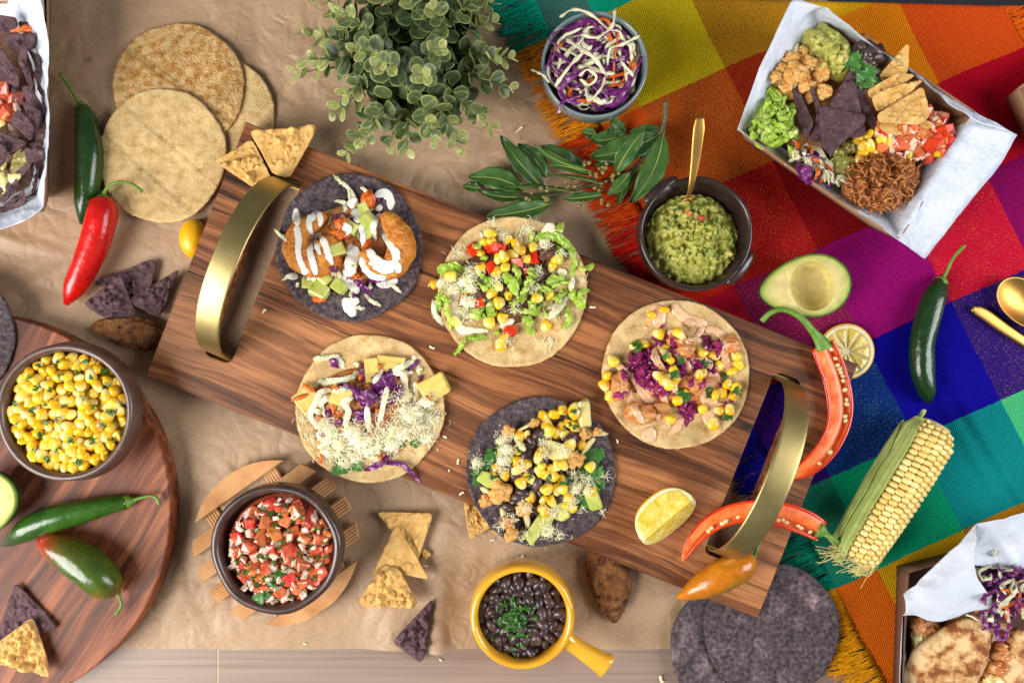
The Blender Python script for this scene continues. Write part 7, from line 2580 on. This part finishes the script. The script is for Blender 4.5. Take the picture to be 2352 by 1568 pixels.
def flap(parent, edges, seed, n=30, m_=34, bulge=.012):
    """Coons-like sheet between a top edge and a bottom edge (lists of layout points with z)"""
    A = cr([W(*p) for p in edges[0]], n)
    B = cr([W(*p) for p in edges[1]], n)
    v, f = [], []
    for lay in (0, 1):
        for j in range(m_):
            t_ = j / (m_ - 1)
            for i in range(n):
                p = A[i].lerp(B[i], t_)
                q_ = Vector((p.x * 30, p.y * 30, seed))
                rg = (1 - min(1, abs(noise.noise(q_)) * 4)) * .0028
                p = p + Vector((0, 0, bulge * math.sin(t_ * PI) + rg - lay * .0003))
                v.append(p)
    K = n * m_
    for j in range(m_ - 1):
        for i in range(n - 1):
            a = j * n + i
            f.append((a, a + n, a + n + 1, a + 1))
            f.append((K + a, K + a + 1, K + a + n + 1, K + a + n))
    bd = [i for i in range(n)] + [j * n + n - 1 for j in range(1, m_)] + [(m_ - 1) * n + i for i in range(n - 2, -1, -1)] + [j * n for j in range(m_ - 2, 0, -1)]
    for a, b in zip(bd, bd[1:] + bd[:1]):
        f.append((a, b, K + b, K + a))
    return obj('flap', v, f, MT['liner'], parent)


lp = thing('liner_paper', 'white greaseproof paper folded over the quesadilla tray', 'paper', W(2200, 1330, .05))
flap(lp, ([QP(110, 800) + (.050,), QP(300, 630) + (.060,), QP(520, 420) + (.066,), QP(740, 190) + (.068,)],
          [QP(95, 980) + (.047,), QP(200, 975) + (.050,), QP(330, 1025) + (.056,), QP(480, 1020) + (.060,), QP(640, 960) + (.062,), QP(890, 897) + (.061,), QP(790, 790) + (.064,), QP(690, 680) + (.066,), QP(630, 540) + (.067,)]), 2.0, n=44, bulge=.006)
flap(lp, ([QP(738, 192) + (.068,), QP(900, 160) + (.072,), QP(1153, 95) + (.072,), QP(1500, 0) + (.072,)], [QP(632, 540) + (.066,), QP(830, 560) + (.056,), QP(1075, 575) + (.055,), QP(1500, 540) + (.055,)]), 5.0, bulge=-.006)
flap(lp, ([QP(92, 985) + (.048,), QP(80, 1150) + (.049,), QP(70, 1350) + (.049,), QP(70, 1700) + (.049,)], [QP(104, 985) + (.030,), QP(110, 1150) + (.030,), QP(135, 1400) + (.028,), QP(140, 1700) + (.028,)]), 7.0, bulge=.0, m_=12)

# left tray of nachos
tray('cardboard_tray', 'brown card tray of blue chip nachos at the picture edge', [(109, -60), (102, 486), (-420, 500), (-420, -60)], .040, .004, .84)
rimL = [(104, -50, .054), (102, 40, .056), (106, 130, .054), (108, 220, .049), (110, 300, .047), (107, 380, .046), (98, 470, .050), (50, 488, .052), (0, 500, .052), (-80, 500, .052), (-200, 500, .052), (-410, 490, .05), (-410, 300, .05), (-410, 100, .05), (-410, -50, .05), (-150, -55, .05)]
tipL = [(70, -80, .072), (95, 0, .074), (113, 92, .070), (110, 210, .054), (112, 300, .050), (110, 380, .050), (104, 478, .060), (60, 508, .060), (0, 524, .060), (-80, 520, .06), (-200, 520, .06), (-430, 520, .06), (-430, 300, .06), (-430, 100, .06), (-430, -80, .06), (-150, -85, .06)]
innL = [(40, -20, .035), (60, 60, .035), (88, 140, .035), (95, 220, .030), (97, 300, .030), (92, 380, .030), (82, 440, .032), (40, 458, .032), (0, 468, .032), (-80, 470, .03), (-200, 470, .03), (-390, 460, .03), (-390, 300, .03), (-390, 100, .03), (-390, -20, .03), (-150, -25, .03)]
botL = [(x - 25 if x > -100 else x + 25, y + (220 - y) * .1, .010) for x, y, z in innL]
liner_loft('liner_paper', 'white greaseproof paper lining the nacho tray', 'paper', [tipL, rimL, innL, botL], 8.0)
na_ = thing('nachos', 'pile of dark blue corn chips with salsa and pale queso in the tray', 'nachos', W(20, 280, .02))
nc = Ctx(na_, Surf(.020), 0, 0, 2.98)
nc.heap('base', 60, 800, 260, 620, .012, 'beef_dark', seed=3)
k9 = (0, 0, 2.98)


def NP(L): return [(a / 2.98, b / 2.98) for a, b in L]


for i, (poly, z, bd, tl) in enumerate((([(-80, 100), (130, 130), (135, 190), (40, 230), (-80, 200)], .046, (.1, .2), (0, .2)), ([(35, 235), (270, 240), (260, 330), (130, 380), (40, 300)], .048, (.1, .2), (.1, .1)),
                                      ([(-60, 330), (40, 340), (170, 560), (150, 620), (40, 560), (-60, 440)], .050, (.3, .1), (.2, .1)), ([(120, 400), (200, 310), (210, 340), (190, 420), (270, 620), (240, 640)], .054, (.3, .2), (.35, 0)),
                                      ([(195, 330), (290, 400), (310, 560), (270, 520)], .050, (.2, .2), (.3, 0)), ([(165, 600), (210, 590), (325, 760), (310, 800), (190, 720)], .050, (.2, .1), (.1, .15)),
                                      ([(175, 690), (300, 770), (240, 930), (200, 800)], .054, (.2, .2), (-.1, .2)), ([(70, 830), (150, 750), (240, 860), (230, 980), (140, 900)], .056, (.1, .3), (0, .1)), ([(-40, 880), (210, 980), (100, 1050), (-40, 1020)], .050, (.1, .2), (0, .2)),
                                      ([(170, 1010), (315, 1030), (310, 1100), (180, 1120)], .053, (.1, .2), (.1, .1)), ([(40, 1280), (120, 1190), (245, 1120), (250, 1150), (130, 1240), (50, 1310)], .056, (.2, .2), (0, .4)), ([(0, 1370), (150, 1230), (160, 1260), (20, 1400)], .054, (.2, .2), (0, .4)),
                                      ([(20, 1410), (200, 1300), (190, 1340), (60, 1420)], .050, (.2, .2), (0, .4)), ([(-30, 1430), (130, 1400), (230, 1340), (200, 1400), (60, 1490), (-30, 1470)], .047, (.2, .2), (0, .3)), ([(215, 1330), (270, 1150), (285, 1160), (250, 1310)], .048, (.2, .2), (.4, 0)),
                                      ([(-50, 980), (60, 1000), (30, 1150), (-50, 1160)], .055, (.1, .3), (0, 0)), ([(190, 1260), (240, 1140), (250, 1160), (210, 1270)], .050, (.2, .2), (.4, 0)), ([(-60, 560), (80, 540), (140, 640), (-60, 640)], .044, (.1, .2), (0, .1)),
                                      ([(240, 650), (320, 760), (330, 830), (260, 920)], .045, (.1, .2), (.2, 0)), ([(200, 980), (310, 960), (320, 1040), (220, 1010)], .044, (.1, .2), (.1, 0)), ([(-40, 1180), (60, 1200), (30, 1330), (-40, 1330)], .043, (.1, .2), (.1, 0)), ([(60, 950), (190, 940), (180, 1040), (60, 1080)], .042, (.1, .2), (.1, 0)),
                                      ([(220, 250), (330, 330), (315, 470), (250, 400)], .043, (.2, .1), (.2, 0)), ([(230, 480), (330, 520), (335, 690), (270, 640)], .044, (.1, .2), (.25, 0)), ([(250, 860), (335, 830), (330, 1010), (240, 990)], .044, (.1, .2), (.2, .1)),
                                      ([(240, 1080), (325, 1060), (310, 1250), (255, 1220)], .044, (.2, .1), (.25, 0)), ([(150, 1380), (290, 1280), (280, 1400), (200, 1440)], .043, (.2, .1), (.1, .1)), ([(120, 150), (290, 170), (300, 260), (180, 260)], .041, (.1, .1), (.1, .1)))):
    o, v, f = chip(None, NP(poly), z - .006, Bl, 50 + i, parent=na_, bend=bd, tilt=tl, bub=9, n=44, nr=10)
    nc.surf.add(v, f)
for p, w in (([(110, 1040), (160, 1080), (120, 1160), (70, 1250)], [40, 70, 66, 30]), ([(-20, 1100), (30, 1130), (10, 1160)], [30, 34, 20]), ([(0, 1180), (25, 1240), (20, 1330)], [26, 28, 20]), ([(-30, 840), (40, 840)], [40, 26])):
    nc.strand('queso_pool', p, w, .0016, 'queso', n=10)
for _ in range(22):
    nc.put('tomato_piece' if _ % 2 else 'onion_piece', RND.choice(TOM if _ % 2 else ONI), RND.uniform(-40, 120), RND.uniform(620, 800), None, RND.uniform(1, 1.5), .002)
nc.strand('tomato_wedge', [(70, 215), (150, 195), (250, 215)], [10, 34, 14], .0022, 'tomato_orange', n=10)

# another tray at the right edge
tray('cardboard_tray', 'tan card tray corner peeking in at the picture edge beside the red square', [(2337, 202), (2380, 300), (2620, 420), (2560, 60)], .036, .0076, .9)

# ------------------------------------------------------------------ crumbs
mat('crumb', C(240, 232, 200), C(228, 214, 170), rough=.5, scale=300, vary=.06)


def crumb_mesh(seed):
    rr = random.Random(seed)
    pts = [Vector((rr.uniform(-.0012, .0012) + .0011 * (k - 1.5), rr.uniform(-.0011, .0011), .0006 + .0004 * rr.random())) for k in range(4)]
    v, f = sweep(cr(pts, 8), [.0004, .0008, .001, .0009, .0007, .0008, .0006, .0003], .0006, 6)
    return mkmesh('cheese_crumb', v, f, MT['crumb'])


CR = [crumb_mesh(q_) for q_ in range(5)]
for (x, y) in ((605, 715), (992, 797), (1030, 1080), (1022, 1000), (1052, 1060), (1418, 1011), (1060, 1132), (985, 655), (1362, 705)):
    piece('cheese_crumb', RND.choice(CR), None, MX(W(x, y, ZB + .0001), (0, 0, RND.uniform(0, 6)), RND.uniform(.7, 1.3)), 'tiny white crumb of grated cheese scattered on the serving board', 'crumb', 'crumbs on the board')
for (x, y) in ((1193, 295), (1188, 300), (1265, 340), (1195, 1280), (1130, 1240), (1012, 1515), (880, 1183), (1520, 1560), (1160, 335), (850, 250), (975, 1300), (700, 1480)):
    p = W(x, y, .004)
    p.z = paper_z(x, y) if y < 1485 else .0002
    piece('cheese_crumb', RND.choice(CR), None, MX(p, (0, 0, RND.uniform(0, 6)), RND.uniform(.9, 1.8)), 'small pale crumb of food lying loose on paper or table', 'crumb', 'crumbs on the paper')
